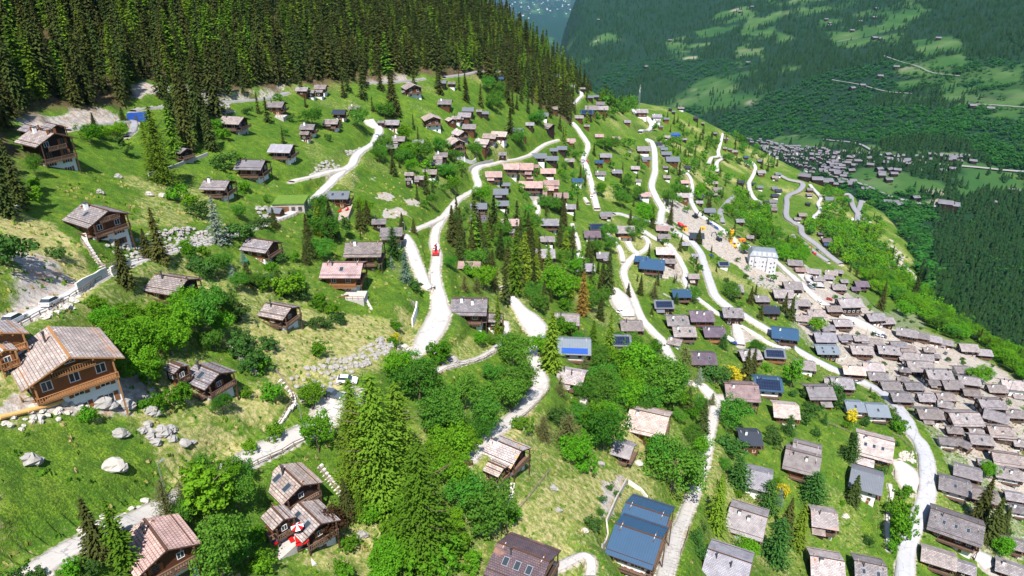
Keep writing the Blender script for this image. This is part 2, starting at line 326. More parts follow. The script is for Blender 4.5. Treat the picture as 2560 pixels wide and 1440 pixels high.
# ---------------- roads (structure) ----------------
# name, material, [(u,v,width_m)...]
ROADS=[
('main_road','a',[(2262,1460,6.3),(2265,1380,6.3),(2275,1342,6.3),(2290,1305,6.3),(2307,1267,6.4),(2317,1230,6.6),(2319,1180,6.6),(2315,1142,6.4),(2302,1110,6.2),(2280,1080,6),(2265,1045,6),(2235,1007,6),(2195,975,5.6),(2137,945,5.4),(2080,920,5.4),(2020,890,5.4),(1970,860,5.4),(1920,825,5.6),(1862,790,6),(1830,772,6.4),(1795,745,6),(1780,720,5.6),(1760,660,5.4),(1750,630,5.2),(1730,605,5),(1705,588,5),(1680,575,5),(1655,560,5),(1600,548,5),(1555,535,5),(1535,532,4)]),
('lane','c',[(1975,866,3.4),(1955,868,3.4),(1920,855,3.4),(1892,837,3.4),(1830,802,3.4),(1792,780,3.2),(1767,762,3),(1745,745,3),(1722,722,3.4),(1712,700,4),(1713,680,4),(1705,660,4),(1690,635,4),(1672,612,4),(1630,590,4),(1592,567,4)]),
('lane','w',[(1655,1470,4.4),(1665,1425,4.4),(1680,1380,4.3),(1700,1317,4.2),(1727,1255,4.2),(1747,1192,4.6),(1762,1142,5),(1772,1080,5),(1785,1032,4.4),(1783,998,5.5),(1755,967,5),(1717,948,4.6),(1690,915,4.6),(1670,880,4.8),(1655,852,4.6),(1630,825,4.6),(1605,797,5),(1590,765,5),(1580,740,5),(1568,710,4.4),(1559,680,4.6),(1567,660,5),(1587,638,4.6),(1610,625,4.2),(1621,610,4),(1617,598,4),(1607,590,3.5)]),
('lane','w',[(1558,655,3.6),(1550,622,3.6),(1530,597,3.4),(1515,577,3.4)]),
('driveway','w',[(1597,634,3.6),(1580,622,4),(1570,604,5)]),
('plaza','w',[(1783,992,9),(1810,1000,10)]),
('parking_area','w',[(1535,722,6),(1548,745,12),(1562,772,11),(1572,790,7)]),
('lane','w',[(1172,1146,4),(1190,1122,4.4),(1230,1085,4.4),(1285,1042,4.6),(1325,1000,5),(1350,962,5.4),(1345,925,4.6),(1334,892,4),(1330,870,3.4),(1332,855,3)]),
('lane','w',[(1345,845,5),(1338,820,10),(1320,795,9),(1300,772,6),(1283,748,4.4),(1266,726,3.6),(1255,715,3)]),
('lane','w',[(1040,885,3),(1055,868,6),(1072,840,8),(1088,815,8.6),(1100,785,8),(1099,757,6),(1092,722,5),(1087,687,4.4),(1090,660,4.2),(1092,635,4),(1085,605,4),(1090,575,4),(1107,545,4.4),(1127,520,4.4),(1150,495,4.6),(1177,480,4.6),(1195,462,4.6),(1190,442,4.4),(1188,424,4.8),(1205,413,5),(1222,412,5),(1252,404,4),(1290,398,4),(1317,390,4),(1337,378,4),(1360,362,4),(1395,350,4)]),
('lane','w',[(1104,545,4),(1070,560,3.6),(1033,573,3.6)]),
('driveway','w',[(1010,588,4),(1022,610,5),(1035,645,5),(1048,675,4.6),(1062,708,4.4),(1080,724,4)]),
('path','w',[(1262,805,2.2),(1266,828,2.2),(1250,860,2.4),(1215,887,2.6),(1165,906,2.6),(1115,918,2.6),(1080,925,2.6)]),
('lane','w',[(856,1035,6),(815,1055,6.5),(770,1078,7),(700,1108,7),(640,1137,7),(590,1168,6.4),(545,1195,5.4),(480,1225,4.6),(410,1262,4.6),(350,1292,4.6),(300,1312,4.6),(225,1345,4.6),(150,1380,4.6),(80,1420,4.6)]),
('parking_area','w',[(880,985,6),(855,1000,11),(835,1025,11),(815,1048,8)]),
('lane','c',[(-60,860,4.6),(0,828,4.6),(50,800,4.6),(100,775,4.6),(170,740,4.4),(230,705,4),(280,680,4.4),(340,654,4.6),(420,630,4.8),(535,603,4.6),(600,580,3.6),(670,556,4.4),(690,547,5),(745,525,4.4),(772,510,4),(790,492,4),(805,477,4),(830,452,4.4),(857,427,5),(880,410,4.6),(890,390,4.6),(905,376,4.6),(932,360,4.6),(943,338,5),(948,325,5),(932,310,6),(922,297,7)]),
('lane','w',[(728,451,3.4),(765,446,3.4),(802,435,4),(835,427,4.4),(857,425,4.4)]),
('lane','g',[(332,276,3.6),(425,267,3.6),(525,258,3.6),(600,252,3.8),(640,249,3.8),(684,241,3.6),(719,232,3.6)]),
('lane','g',[(905,206,3.4),(950,206,3.4),(1000,203,3.4),(1060,196,3.4)]),
('lane','g',[(1110,192,3.4),(1180,182,3.4),(1255,180,3.4)]),
('lane','g',[(170,322,3),(215,318,3),(260,309,3.2),(300,306,3.4),(330,302,3.6),(338,312,3),(330,330,2.4),(316,342,2)]),
('lane','c',[(1493,522,5.5),(1487,500,5.5),(1480,465,5),(1472,435,5),(1464,412,5.5),(1458,398,5),(1466,380,5),(1470,364,5),(1465,352,5),(1447,325,5),(1430,303,5)]),
('lane','c',[(1425,265,4),(1447,246,4),(1455,238,4),(1447,226,4)]),
('road','c',[(1650,560,6),(1653,535,6.4),(1655,520,6.6),(1642,497,6.4),(1630,472,6.4),(1630,455,6.8),(1637,430,6.8),(1637,405,6.8),(1636,380,7),(1630,358,6.5),(1616,346,6)]),
('road','c',[(1600,329,6),(1617,327,7),(1629,316,8),(1625,303,9),(1616,293,9),(1598,288,7),(1588,282,7),(1583,274,6)]),
('lane','c',[(1655,522,4),(1668,526,4),(1682,533,4)]),
('lane','c',[(1702,422,3),(1722,440,3.6),(1730,460,4),(1730,477,4.6),(1727,500,5),(1737,522,5),(1755,540,5),(1780,557,5),(1805,575,5.5),(1830,595,6),(1845,612,6),(1865,632,5)]),
('lane','g',[(1834,489,6),(1828,497,6),(1817,507,6),(1800,530,6),(1807,557,5)]),
('lane','c',[(1807,334,4),(1803,352,4.5),(1796,377,5.5),(1795,391,6),(1779,395,6),(1770,410,6)]),
('lane','c',[(1795,389,5),(1806,396,5),(1792,407,6),(1793,430,6)]),
('lane','c',[(1876,402,5),(1888,422,5.5),(1873,455,6),(1875,477,6),(1885,495,6),(1900,507,6)]),
('road','g',[(1940,432,7),(1970,448,7),(2004,457,8),(2002,472,8),(1970,490,7),(1967,510,7),(1966,540,7),(1985,556,7),(2002,567,7),(2007,585,7),(2040,610,7),(2075,640,7),(2102,660,7)]),
('lane','g',[(1982,587,4),(2020,617,4.4),(2045,636,4.4),(2072,655,4.4)]),
('track','c',[(2025,462,5),(2037,477,5),(2052,495,5),(2045,510,5),(2050,525,5),(2035,542,5),(2042,557,4)]),
('road','g',[(2108,484,7),(2126,490,7),(2132,515,7),(2150,543,7)]),
('road','g',[(2162,504,7),(2147,525,7),(2155,540,7),(2174,552,7)]),
('lane','c',[(1938,652,4),(1960,672,4.4),(1982,692,5),(2010,718,6),(2040,745,6),(2070,765,6),(2102,782,8),(2132,798,10),(2170,817,11),(2210,838,8)]),
('parking_area','c',[(2020,690,8),(2035,705,13),(2047,718,10)]),
('parking_area','w',[(2243,1155,5),(2262,1175,10),(2268,1200,10.5),(2272,1230,5)]),
('path','w',[(2225,1210,1.6),(2228,1240,1.6),(2219,1290,1.6),(2218,1340,1.6),(2223,1375,1.4)]),
('parking_area','c',[(2440,1385,6),(2462,1400,9),(2478,1420,8)]),
('driveway','w',[(1360,1432,3),(1395,1420,2.6),(1430,1402,2.4),(1462,1392,2.4),(1478,1405,2.4),(1475,1440,2.6)]),
('driveway','w',[(1565,1380,4),(1588,1400,7.5),(1605,1430,6)]),
('driveway','w',[(1430,560,3),(1440,590,3),(1446,615,3),(1445,640,3.6),(1465,648,3)]),
('driveway','w',[(1340,545,3),(1346,520,3),(1338,504,3),(1355,502,3),(1378,515,3)]),
('driveway','w',[(1835,800,3),(1845,835,7),(1852,862,5)]),
('driveway','w',[(1470,508,3),(1462,495,3)]),
('valley_road','g',[(2062,435,8),(2120,450,8),(2170,465,8),(2217,487,8),(2270,502,8),(2355,521,8)]),
('valley_road','g',[(1930,370,9),(2000,392,8),(2070,397,8),(2132,401,8),(2205,405,8),(2302,406,8),(2370,412,8),(2470,421,8),(2590,430,8)]),
('valley_road','g',[(2060,350,8),(2140,358,8),(2182,378,8),(2220,394,8),(2260,402,8)]),
('valley_road','g',[(2210,140,4),(2290,165,4),(2330,182,4),(2400,190,4)]),
('valley_road','g',[(2080,200,4),(2150,212,4),(2210,228,4),(2280,234,4)]),
('valley_road','g',[(2420,260,4),(2500,264,4),(2590,270,4)]),
]
def roadmat(name,c,var=.12,scale=.5,lines=True):
    m,nt,b=newmat(name,.9); v=posvec(nt); f=noise(nt,v,scale,5,.6); f2=noise(nt,v,3.0,3,.7)
    a=mixc(nt,f,[x*(1-var) for x in c],[min(1,x*(1+var)) for x in c]); a=mixc(nt,mth(nt,'MULTIPLY',f2,.25),a,[x*.6 for x in c])
    vo=nd(nt,'ShaderNodeTexVoronoi',feature='DISTANCE_TO_EDGE'); vo.inputs['Scale'].default_value=.16
    mp=nt.nodes.new('ShaderNodeMapping'); nt.links.new(v,mp.inputs[0]); n2=nt.nodes.new('ShaderNodeTexNoise'); n2.inputs['Scale'].default_value=.25; n2.inputs['Detail'].default_value=4
    nt.links.new(v,n2.inputs['Vector']); ad=mixc(nt,.9,v,n2.outputs['Color'],'ADD'); 
    sc=nt.nodes.new('ShaderNodeVectorMath'); sc.operation='MULTIPLY_ADD'; nt.links.new(n2.outputs['Color'],sc.inputs[0]); sc.inputs[1].default_value=(6,6,6); nt.links.new(v,sc.inputs[2]); nt.links.new(sc.outputs[0],vo.inputs['Vector'])
    ln=mth(nt,'LESS_THAN',vo.outputs['Distance'],.012); a=mixc(nt,mth(nt,'MULTIPLY',ln,.55),a,[x*.35 for x in c])
    at=nd(nt,'ShaderNodeAttribute',attribute_name='across'); ab=mth(nt,'ABSOLUTE',at.outputs['Fac']); tr=mth(nt,'SUBTRACT',1.0,mth(nt,'MULTIPLY',mth(nt,'ABSOLUTE',mth(nt,'SUBTRACT',ab,.45)),6.0),True)
    a=mixc(nt,mth(nt,'MULTIPLY',tr,mth(nt,'MULTIPLY',f,.45)),a,[x*.70 for x in c])
    eg=mth(nt,'MULTIPLY',mth(nt,'SUBTRACT',ab,.80),4.0,True); a=mixc(nt,mth(nt,'MULTIPLY',eg,mth(nt,'MULTIPLY',f2,1.1)),a,(.27,.24,.17))
    nt.links.new(a,b.inputs['Base Color']); return m
RM={'w':roadmat('bright_concrete',(.46,.43,.40),.24),'c':roadmat('pale_concrete_road',(.43,.42,.415)),'a':roadmat('worn_asphalt',(.38,.38,.40),.18),'g':roadmat('grey_asphalt',(.23,.23,.25))}
def catmull(P,step):
    P=[np.array(p,float) for p in P]; P=[2*P[0]-P[1]]+P+[2*P[-1]-P[-2]]; out=[]
    for i in range(1,len(P)-2):
        a,b,c,d=P[i-1:i+3]; n=max(2,int(np.linalg.norm((c-b)[:2])/step))
        for k in range(n):
            t=k/n; out.append(.5*((2*b)+(-a+c)*t+(2*a-5*b+4*c-d)*t*t+(-a+3*b-3*c+d)*t**3))
    out.append(P[-2]); return np.array(out)
RS=[]   # centre-line samples x,y,z,halfwidth
rdata=[]
for name,mt,pts in ROADS:
    W=[(*hit(u,v)[:3],wd*(.9 if mt=='a' else .8)) for u,v,wd in pts]
    far_=W[len(W)//2][1]>1100
    S=catmull(W,1.5 if not far_ else 8)
    S[:,2]=hraw(S[:,0],S[:,1])
    k=9 if len(S)>20 else 3; zz=np.pad(S[:,2],k//2,'edge'); S[:,2]=np.convolve(zz,np.ones(k)/k,'valid')
    # clean tiny steps
    d=np.diff(S[:,:2],axis=0); T=np.gradient(S[:,:2],axis=0); 
    tk=5; T=np.c_[np.convolve(np.pad(T[:,0],tk,'edge'),np.ones(2*tk+1)/(2*tk+1),'valid'),np.convolve(np.pad(T[:,1],tk,'edge'),np.ones(2*tk+1)/(2*tk+1),'valid')]
    T/=np.linalg.norm(T,axis=1)[:,None]+1e-9
    rdata.append((name,mt,S,T,far_)); 
    RS.extend([tuple(q) for q in S])
RS=np.array(RS)
KD=kdtree.KDTree(len(RS))
for i,q in enumerate(RS): KD.insert((q[0],q[1],0),i)
KD.balance()
# raster mask of cells near roads
RMK=set()
for q in RS:
    a=int(q[0]//6); b=int(q[1]//6); rr=int((q[3]/2+8)//6)+1
    for i in range(a-rr,a+rr+1):
        for j in range(b-rr,b+rr+1): RMK.add((i,j))
def grade1(x,y,z):
    if (int(x//6),int(y//6)) not in RMK: return z
    c,i,d=KD.find((x,y,0)); q=RS[i]; hw=q[3]/2+.8; rr=math.hypot(x,y)
    f=1-min(1,max(0,(d-hw)/(4.0+q[3]*.35))); f=f*f*(3-2*f)
    return z*(1-f)+(q[2]-.12-.0022*max(0,rr-150))*f
def h1(x,y): return grade1(x,y,float(hraw(x,y)))
def roadd(x,y):
    c,i,d=KD.find((x,y,0)); return d-RS[i][3]/2
nroad=0
for name,mt,S,T,far_ in rdata:
    nrm=np.c_[T[:,1],-T[:,0]]; n=len(S); off=.06+.007*nroad+.0006*np.maximum(0,np.hypot(S[:,0],S[:,1])-150); nroad+=1
    jit=(vnoise(S[:,0],S[:,1],3.0,4)-.5)*.5
    hw=S[:,3]/2; cols=[]
    for s,dz in ((-1.0,-1.6),(-1.0,0),(-.5,.02),(0,.04),(.5,.02),(1.0,0),(1.0,-1.6)):
        e=hw*s+(jit if abs(s)==1 else 0); cols.append(np.c_[S[:,0]+nrm[:,0]*e,S[:,1]+nrm[:,1]*e,S[:,2]+off+dz])
    V=np.stack(cols,1).reshape(-1,3); m=len(cols)
    idx=np.arange(n-1)[:,None]*m+np.arange(m-1)[None]; Fc=np.stack([idx,idx+1,idx+m+1,idx+m],-1).reshape(-1,4)
    me=npmesh(name,V,Fc,[RM[mt]],smooth=False); at_=me.attributes.new('across','FLOAT','POINT'); at_.data.foreach_set('value',np.tile(np.array([-1,-1,-.5,0,.5,1,1],np.float32),n)); o=link(name,me); tag(o,kind='structure')
# ---------------- ground ----------------
ths=np.concatenate([np.linspace(-180,-54,50)[:-1],np.linspace(-54,54,1150),np.linspace(54,180,50)[1:-1]])*math.pi/180
rs=np.concatenate([np.geomspace(2,55,22)[:-1],np.geomspace(55,1150,950)[:-1],np.geomspace(1150,5200,230)[:-1],np.geomspace(5200,24000,30)])
TH,RR=np.meshgrid(ths,rs); GX=(RR*np.sin(TH)).ravel(); GY=(RR*np.cos(TH)).ravel()
GZ=hraw(GX,GY)
GZ=GZ+(fbm(GX,GY,2.6,5,2)-.5)*np.clip(1-(RR.ravel()-150)/400,0,1)*.55
ci=(GX//6).astype(int); cj=(GY//6).astype(int)
keys=np.array([a*100003+b for a,b in RMK]); near_m=np.isin(ci.astype(np.int64)*100003+cj,keys)
RD=np.full(len(GX),99.0)
for k in np.nonzero(near_m)[0]:
    x=GX[k];y=GY[k]; c,i,d=KD.find((x,y,0)); q=RS[i]; hw=q[3]/2+.8; rr=math.hypot(x,y)
    f=1-min(1,max(0,(d-hw)/(4.0+q[3]*.35))); f=f*f*(3-2*f)
    GZ[k]=GZ[k]*(1-f)+(q[2]-.12-.0022*max(0,rr-150))*f; RD[k]=d-q[3]/2
GZ[RR.ravel()>16000]-=0
nt_,nr=len(ths),len(rs)
i0=np.arange(nr-1)[:,None]*nt_+np.arange(nt_)[None]; i1=np.arange(nr-1)[:,None]*nt_+(np.arange(nt_)[None]+1)%nt_
GF4=np.stack([i0,i0+nt_,i1+nt_,i1],-1).reshape(-1,4)
GF4=GF4[:,::-1]
me=npmesh('ground',np.c_[GX,GY,GZ],GF4,[],smooth=True)
# masks: R dry grass, G bare earth / gravel, B forest floor, A deep meadow
def ppoly(pts): return [hit(u,v)[:2] for u,v in pts]
def region(pts,soft=4.0,x=None,y=None):
    P_=ppoly(pts); P_=P_+[P_[0]]; x=GX if x is None else x; y=GY if y is None else y
    PA=np.array(P_); sel=(x>PA[:,0].min()-soft*2)&(x<PA[:,0].max()+soft*2)&(y>PA[:,1].min()-soft*2)&(y<PA[:,1].max()+soft*2)
    out=np.zeros(len(x)); xs,ys=x[sel],y[sel]
    if len(xs)==0: return out
    d=pldist(xs,ys,P_)*np.where(inpoly(xs,ys,P_[:-1]),1,-1); d=d+(fbm(xs,ys,max(soft*1.5,1.0),3,3)-.5)*soft*2.2
    out[sel]=sst(-soft*.5,soft*.5,d); return out
RRr=RR.ravel()
n1=fbm(GX,GY,34,1,4)
dry=.27+1.1*(n1-.45)
for pts,a,s in [([(560,760),(1040,780),(1040,900),(900,960),(700,1000),(560,1100),(480,1120),(380,1090),(360,1000),(620,960)],.75,8),
 ([(1270,1200),(1500,1160),(1620,1180),(1500,1350),(1480,1440),(1100,1440),(900,1440),(870,1300),(1100,1380)],.72,8),
 ([(0,520),(160,560),(230,640),(250,740),(150,780),(0,800)],.8,6),([(330,440),(560,470),(560,560),(330,560)],.6,6),([(760,1340),(1100,1290),(1100,1440),(700,1440)],.65,5),
 ([(400,1080),(650,1050),(620,1120),(450,1200),(330,1150)],.7,5),([(1130,840),(1260,850),(1230,900),(1120,905)],.6,3),([(2020,1170),(2160,1270),(2190,1390),(2110,1390),(2040,1290)],.5,5),
 ([(560,650),(800,700),(780,760),(600,740)],.55,5),([(1380,1080),(1560,1100),(1680,1180),(1640,1230),(1400,1200)],.5,5),([(760,330),(870,420),(760,440)],.5,5),([(950,480),(1100,520),(1000,560),(900,520)],.3,5)]:
    dry=np.maximum(dry,region(pts,s)*a*.9)
for pts,a,s in [([(0,1080),(300,1060),(370,1150),(350,1230),(100,1370),(0,1400)],.22,6),([(890,420),(1110,470),(1160,560),(1000,600),(900,560)],.12,6),([(560,320),(720,320),(700,350),(600,380)],.0,4)]:
    q=region(pts,s); dry=dry*(1-q)+q*a
dirt=np.zeros(len(GX))
for pts,a,s in [([(1655,500),(1700,500),(1745,530),(1800,575),(1860,625),(1890,660),(1930,680),(1990,690),(1950,720),(1900,705),(1850,670),(1800,640),(1730,600),(1690,560)],1,3),
 ([(0,620),(120,650),(190,700),(120,760),(0,780)],.6,6),([(0,770),(100,780),(30,800),(0,810)],1,2),([(0,990),(200,990),(330,900),(370,960),(340,1000),(220,1010),(0,1045)],1,2),
 ([(330,900),(380,950),(350,1010),(300,1030),(240,1010)],.9,3),([(340,205),(420,215),(425,240),(325,245)],.62,3),([(60,290),(210,262),(290,285),(290,305),(180,315),(60,330)],.55,4),
 ([(1590,660),(1700,650),(1710,700),(1640,700)],.55,4),([(948,478),(985,485),(980,500),(940,495)],.85,2),([(960,520),(1010,520),(1020,540),(960,545)],.85,2),([(1010,500),(1050,500),(1045,515),(1015,515)],.85,2),([(920,445),(945,442),(940,450)],.8,2),
 ([(890,185),(1010,185),(1020,205),(900,210)],.55,4),([(1660,735),(1700,745),(1700,760)],.5,2),([(1000,720),(1045,715),(1030,760)],.45,3),([(1500,1210),(1560,1190),(1560,1230),(1520,1300),(1500,1300)],.55,2),
 ([(1840,820),(1900,840),(1880,860),(1850,860)],.6,2),([(2210,690),(2300,690),(2290,760),(2250,750)],.5,5),([(2150,800),(2250,760),(2330,800),(2300,820)],.3,5),([(640,210),(720,205),(700,230),(640,240)],.45,4),([(450,205),(560,215),(640,225),(620,245),(470,250)],.4,4),
 ([(1330,495),(1380,495),(1380,510),(1340,505)],.8,2),([(2230,600),(2250,650),(2290,690),(2270,700),(2215,660)],.9,6),([(1655,535),(1720,600),(1700,600),(1665,560)],.5,3),([(1540,110),(1600,90),(1620,105),(1560,130)],.3,20),([(2240,620),(2260,640),(2250,690),(2230,660)],.9,5)]:
    dirt=np.maximum(dirt,region(pts,s)*a)
village=[(1930,360),(1990,395),(2080,420),(2120,450),(2080,455),(1990,430),(1930,400)]
dirt=np.maximum(dirt,region([(1860,345),(2100,360),(2130,455),(2080,455),(1990,430),(1900,385)],25)*.2)
oldv=region([(1960,650),(2140,720),(2240,800),(2400,860),(2540,940),(2560,1440),(2470,1440),(2330,1100),(2280,1040),(2150,930),(2010,860),(1930,740)],4)
dirt=np.maximum(dirt,oldv*.30); dirt=np.maximum(dirt,region([(2010,660),(2130,740),(2230,820),(2380,870),(2520,930),(2560,1000),(2560,1300),(2380,1120),(2310,1040),(2200,960),(2080,900),(1980,800)],4)*.52)
forest=np.zeros(len(GX))
FOR1=[(-700,-200),(1400,-200),(1330,95),(1470,210),(1420,300),(1330,250),(1230,205),(1100,180),(900,195),(720,212),(640,222),(460,215),(340,205),(300,260),(130,275),(20,300),(0,420),(-300,700)]
forest=np.maximum(forest,region(FOR1,8))
forest=np.maximum(forest,region([(2300,690),(2560,560),(2700,700),(2700,1000),(2560,930),(2400,800)],25)); 
d_=GD(GX,GY); onfar=(d_>15)|(RRr>1700)
MEAD=[[(2080,60),(2200,40),(2290,10),(2320,25),(2270,60),(2240,110),(2140,125),(2080,110)],[(2050,50),(2130,45),(2180,75),(2100,100),(2050,70)],[(1740,80),(1800,30),(1880,12),(1890,25),(1840,70),(1750,100)],
 [(1870,40),(1920,0),(1960,10),(1930,90),(1860,120),(1850,90)],[(1665,100),(1720,90),(1720,130),(1670,135)],[(2280,100),(2400,90),(2420,150),(2400,185),(2300,175)],[(2210,160),(2310,170),(2300,215),(2220,215)],[(2350,215),(2450,215),(2440,240),(2360,250)],
 [(2440,180),(2560,160),(2560,235),(2470,230)],[(2390,260),(2560,250),(2560,300),(2400,290)],[(2190,215),(2260,220),(2260,240),(2200,240)],[(2120,440),(2250,400),(2400,455),(2400,480),(2230,490),(2150,465)],[(2060,400),(2560,430),(2560,480),(2360,500),(2240,470)],
 [(2300,500),(2400,495),(2400,520),(2300,510)],[(1840,120),(1900,100),(1920,160),(1850,170)],[(1940,80),(1990,95),(1950,110)],[(1730,110),(1780,105),(1740,150),(1710,150)],[(1530,30),(1560,35),(1545,48)],[(1550,240),(1620,238),(1600,255),(1555,258)],
 [(2100,350),(2200,370),(2170,390),(2090,380)],[(2200,380),(2420,385),(2420,400),(2240,405)],[(1900,360),(1980,330),(2060,340),(2060,395),(1960,400)]]
mead=np.zeros(len(GX)); fs=np.nonzero(onfar)[0]
for pts in MEAD: mead[fs]=np.maximum(mead[fs],region(pts,18,GX[fs],GY[fs]))
fn=fbm(GX,GY,260,6,4)
mead*=sst(.36,.50,fbm(GX,GY,110,3,4)); ff=sst(.24,.36,fn)*(1-mead)
forest=np.where(onfar,np.maximum(ff,forest*(1-mead)),forest)
dirt=np.where(onfar,np.maximum(dirt,np.clip((vnoise(GX,GY,120,7)-.72)*2.2,0,.6)*(1-ff)),dirt)
dirt=np.maximum(dirt,np.where((RD<1.2)&(RRr<900),.55*(1-np.clip(RD,0,1.2)/1.2),0))
ca=me.color_attributes.new('mask','FLOAT_COLOR','POINT')
ca.data.foreach_set('color',np.c_[np.clip(dry,0,1),dirt,forest,np.where(onfar,1.0,0.0)].astype(np.float32).ravel())
def groundmat():
    m,nt,b=newmat('meadow_and_soil',.95); b.inputs['Specular IOR Level'].default_value=.08; v=posvec(nt)
    at=nd(nt,'ShaderNodeAttribute',attribute_name='mask'); sp=nt.nodes.new('ShaderNodeSeparateColor'); nt.links.new(at.outputs['Color'],sp.inputs[0])
    n_a=noise(nt,v,.12,5,.6); n_b=noise(nt,v,.9,4,.7); n_c=noise(nt,v,3.2,3,.7)
    n_d=noise(nt,v,.42,3,.65)
    g1=ramp(nt,n_a,[(.28,(.055,.125,.010)),(.43,(.085,.175,.012)),(.57,(.135,.220,.016)),(.72,(.20,.265,.030))])
    g=mixc(nt,ramp(nt,n_d,[(.40,(0,0,0)),(.62,(.75,.75,.75))]),g1,(.040,.092,.010))
    g=mixc(nt,ramp(nt,n_c,[(.40,(0,0,0)),(.60,(.85,.85,.85))]),g,(.030,.070,.010))
    g=mixc(nt,ramp(nt,n_c,[(.30,(.55,.55,.55)),(.42,(0,0,0))]),g,(.20,.23,.05))
    s1=ramp(nt,n_b,[(.3,(.21,.22,.06)),(.5,(.33,.29,.12)),(.72,(.43,.36,.20))])
    # threshold straw against noise
    df=mth(nt,'ADD',mth(nt,'MULTIPLY',n_b,.55),mth(nt,'MULTIPLY',n_c,.55)); df=mth(nt,'SUBTRACT',df,.55)
    df=mth(nt,'MULTIPLY',mth(nt,'ADD',mth(nt,'MULTIPLY',df,1.9),mth(nt,'SUBTRACT',sp.outputs[0],.42)),2.6,True)
    c=mixc(nt,df,g,s1)
    e1=ramp(nt,n_b,[(.3,(.19,.14,.10)),(.45,(.31,.26,.21)),(.6,(.42,.385,.34)),(.72,(.54,.52,.49))]); e1=mixc(nt,ramp(nt,n_a,[(.40,(0,0,0)),(.58,(.45,.45,.45))]),e1,(.30,.29,.28)); e1=mixc(nt,ramp(nt,n_d,[(.55,(0,0,0)),(.66,(.6,.6,.6))]),e1,(.28,.15,.09))
    ef=mth(nt,'MULTIPLY',mth(nt,'ADD',mth(nt,'SUBTRACT',mth(nt,'MULTIPLY',n_b,.8),.4),mth(nt,'SUBTRACT',mth(nt,'MULTIPLY',sp.outputs[1],1.25),.28)),3.0,True)
    c=mixc(nt,ef,c,e1)
    f1=ramp(nt,n_b,[(.35,(.035,.045,.015)),(.55,(.10,.065,.035)),(.7,(.20,.13,.08))])
    c=mixc(nt,sp.outputs[2],c,f1)
    # far slopes: wider pattern
    fv=noise(nt,v,.006,6,.6); fm=ramp(nt,fv,[(.35,(.020,.065,.018)),(.5,(.036,.085,.020)),(.62,(.06,.11,.035)),(.75,(.12,.13,.07))])
    fm=mixc(nt,ef,fm,(.20,.18,.14)); fm=mixc(nt,sp.outputs[2],fm,(.010,.030,.014))
    c=mixc(nt,at.outputs['Alpha'],c,fm)
    nt.links.new(c,b.inputs['Base Color']); bump(nt,b,mth(nt,'ADD',n_c,n_b),.35,.55); return m
me.materials.append(groundmat())
g_=link('ground',me); tag(g_,kind='structure')
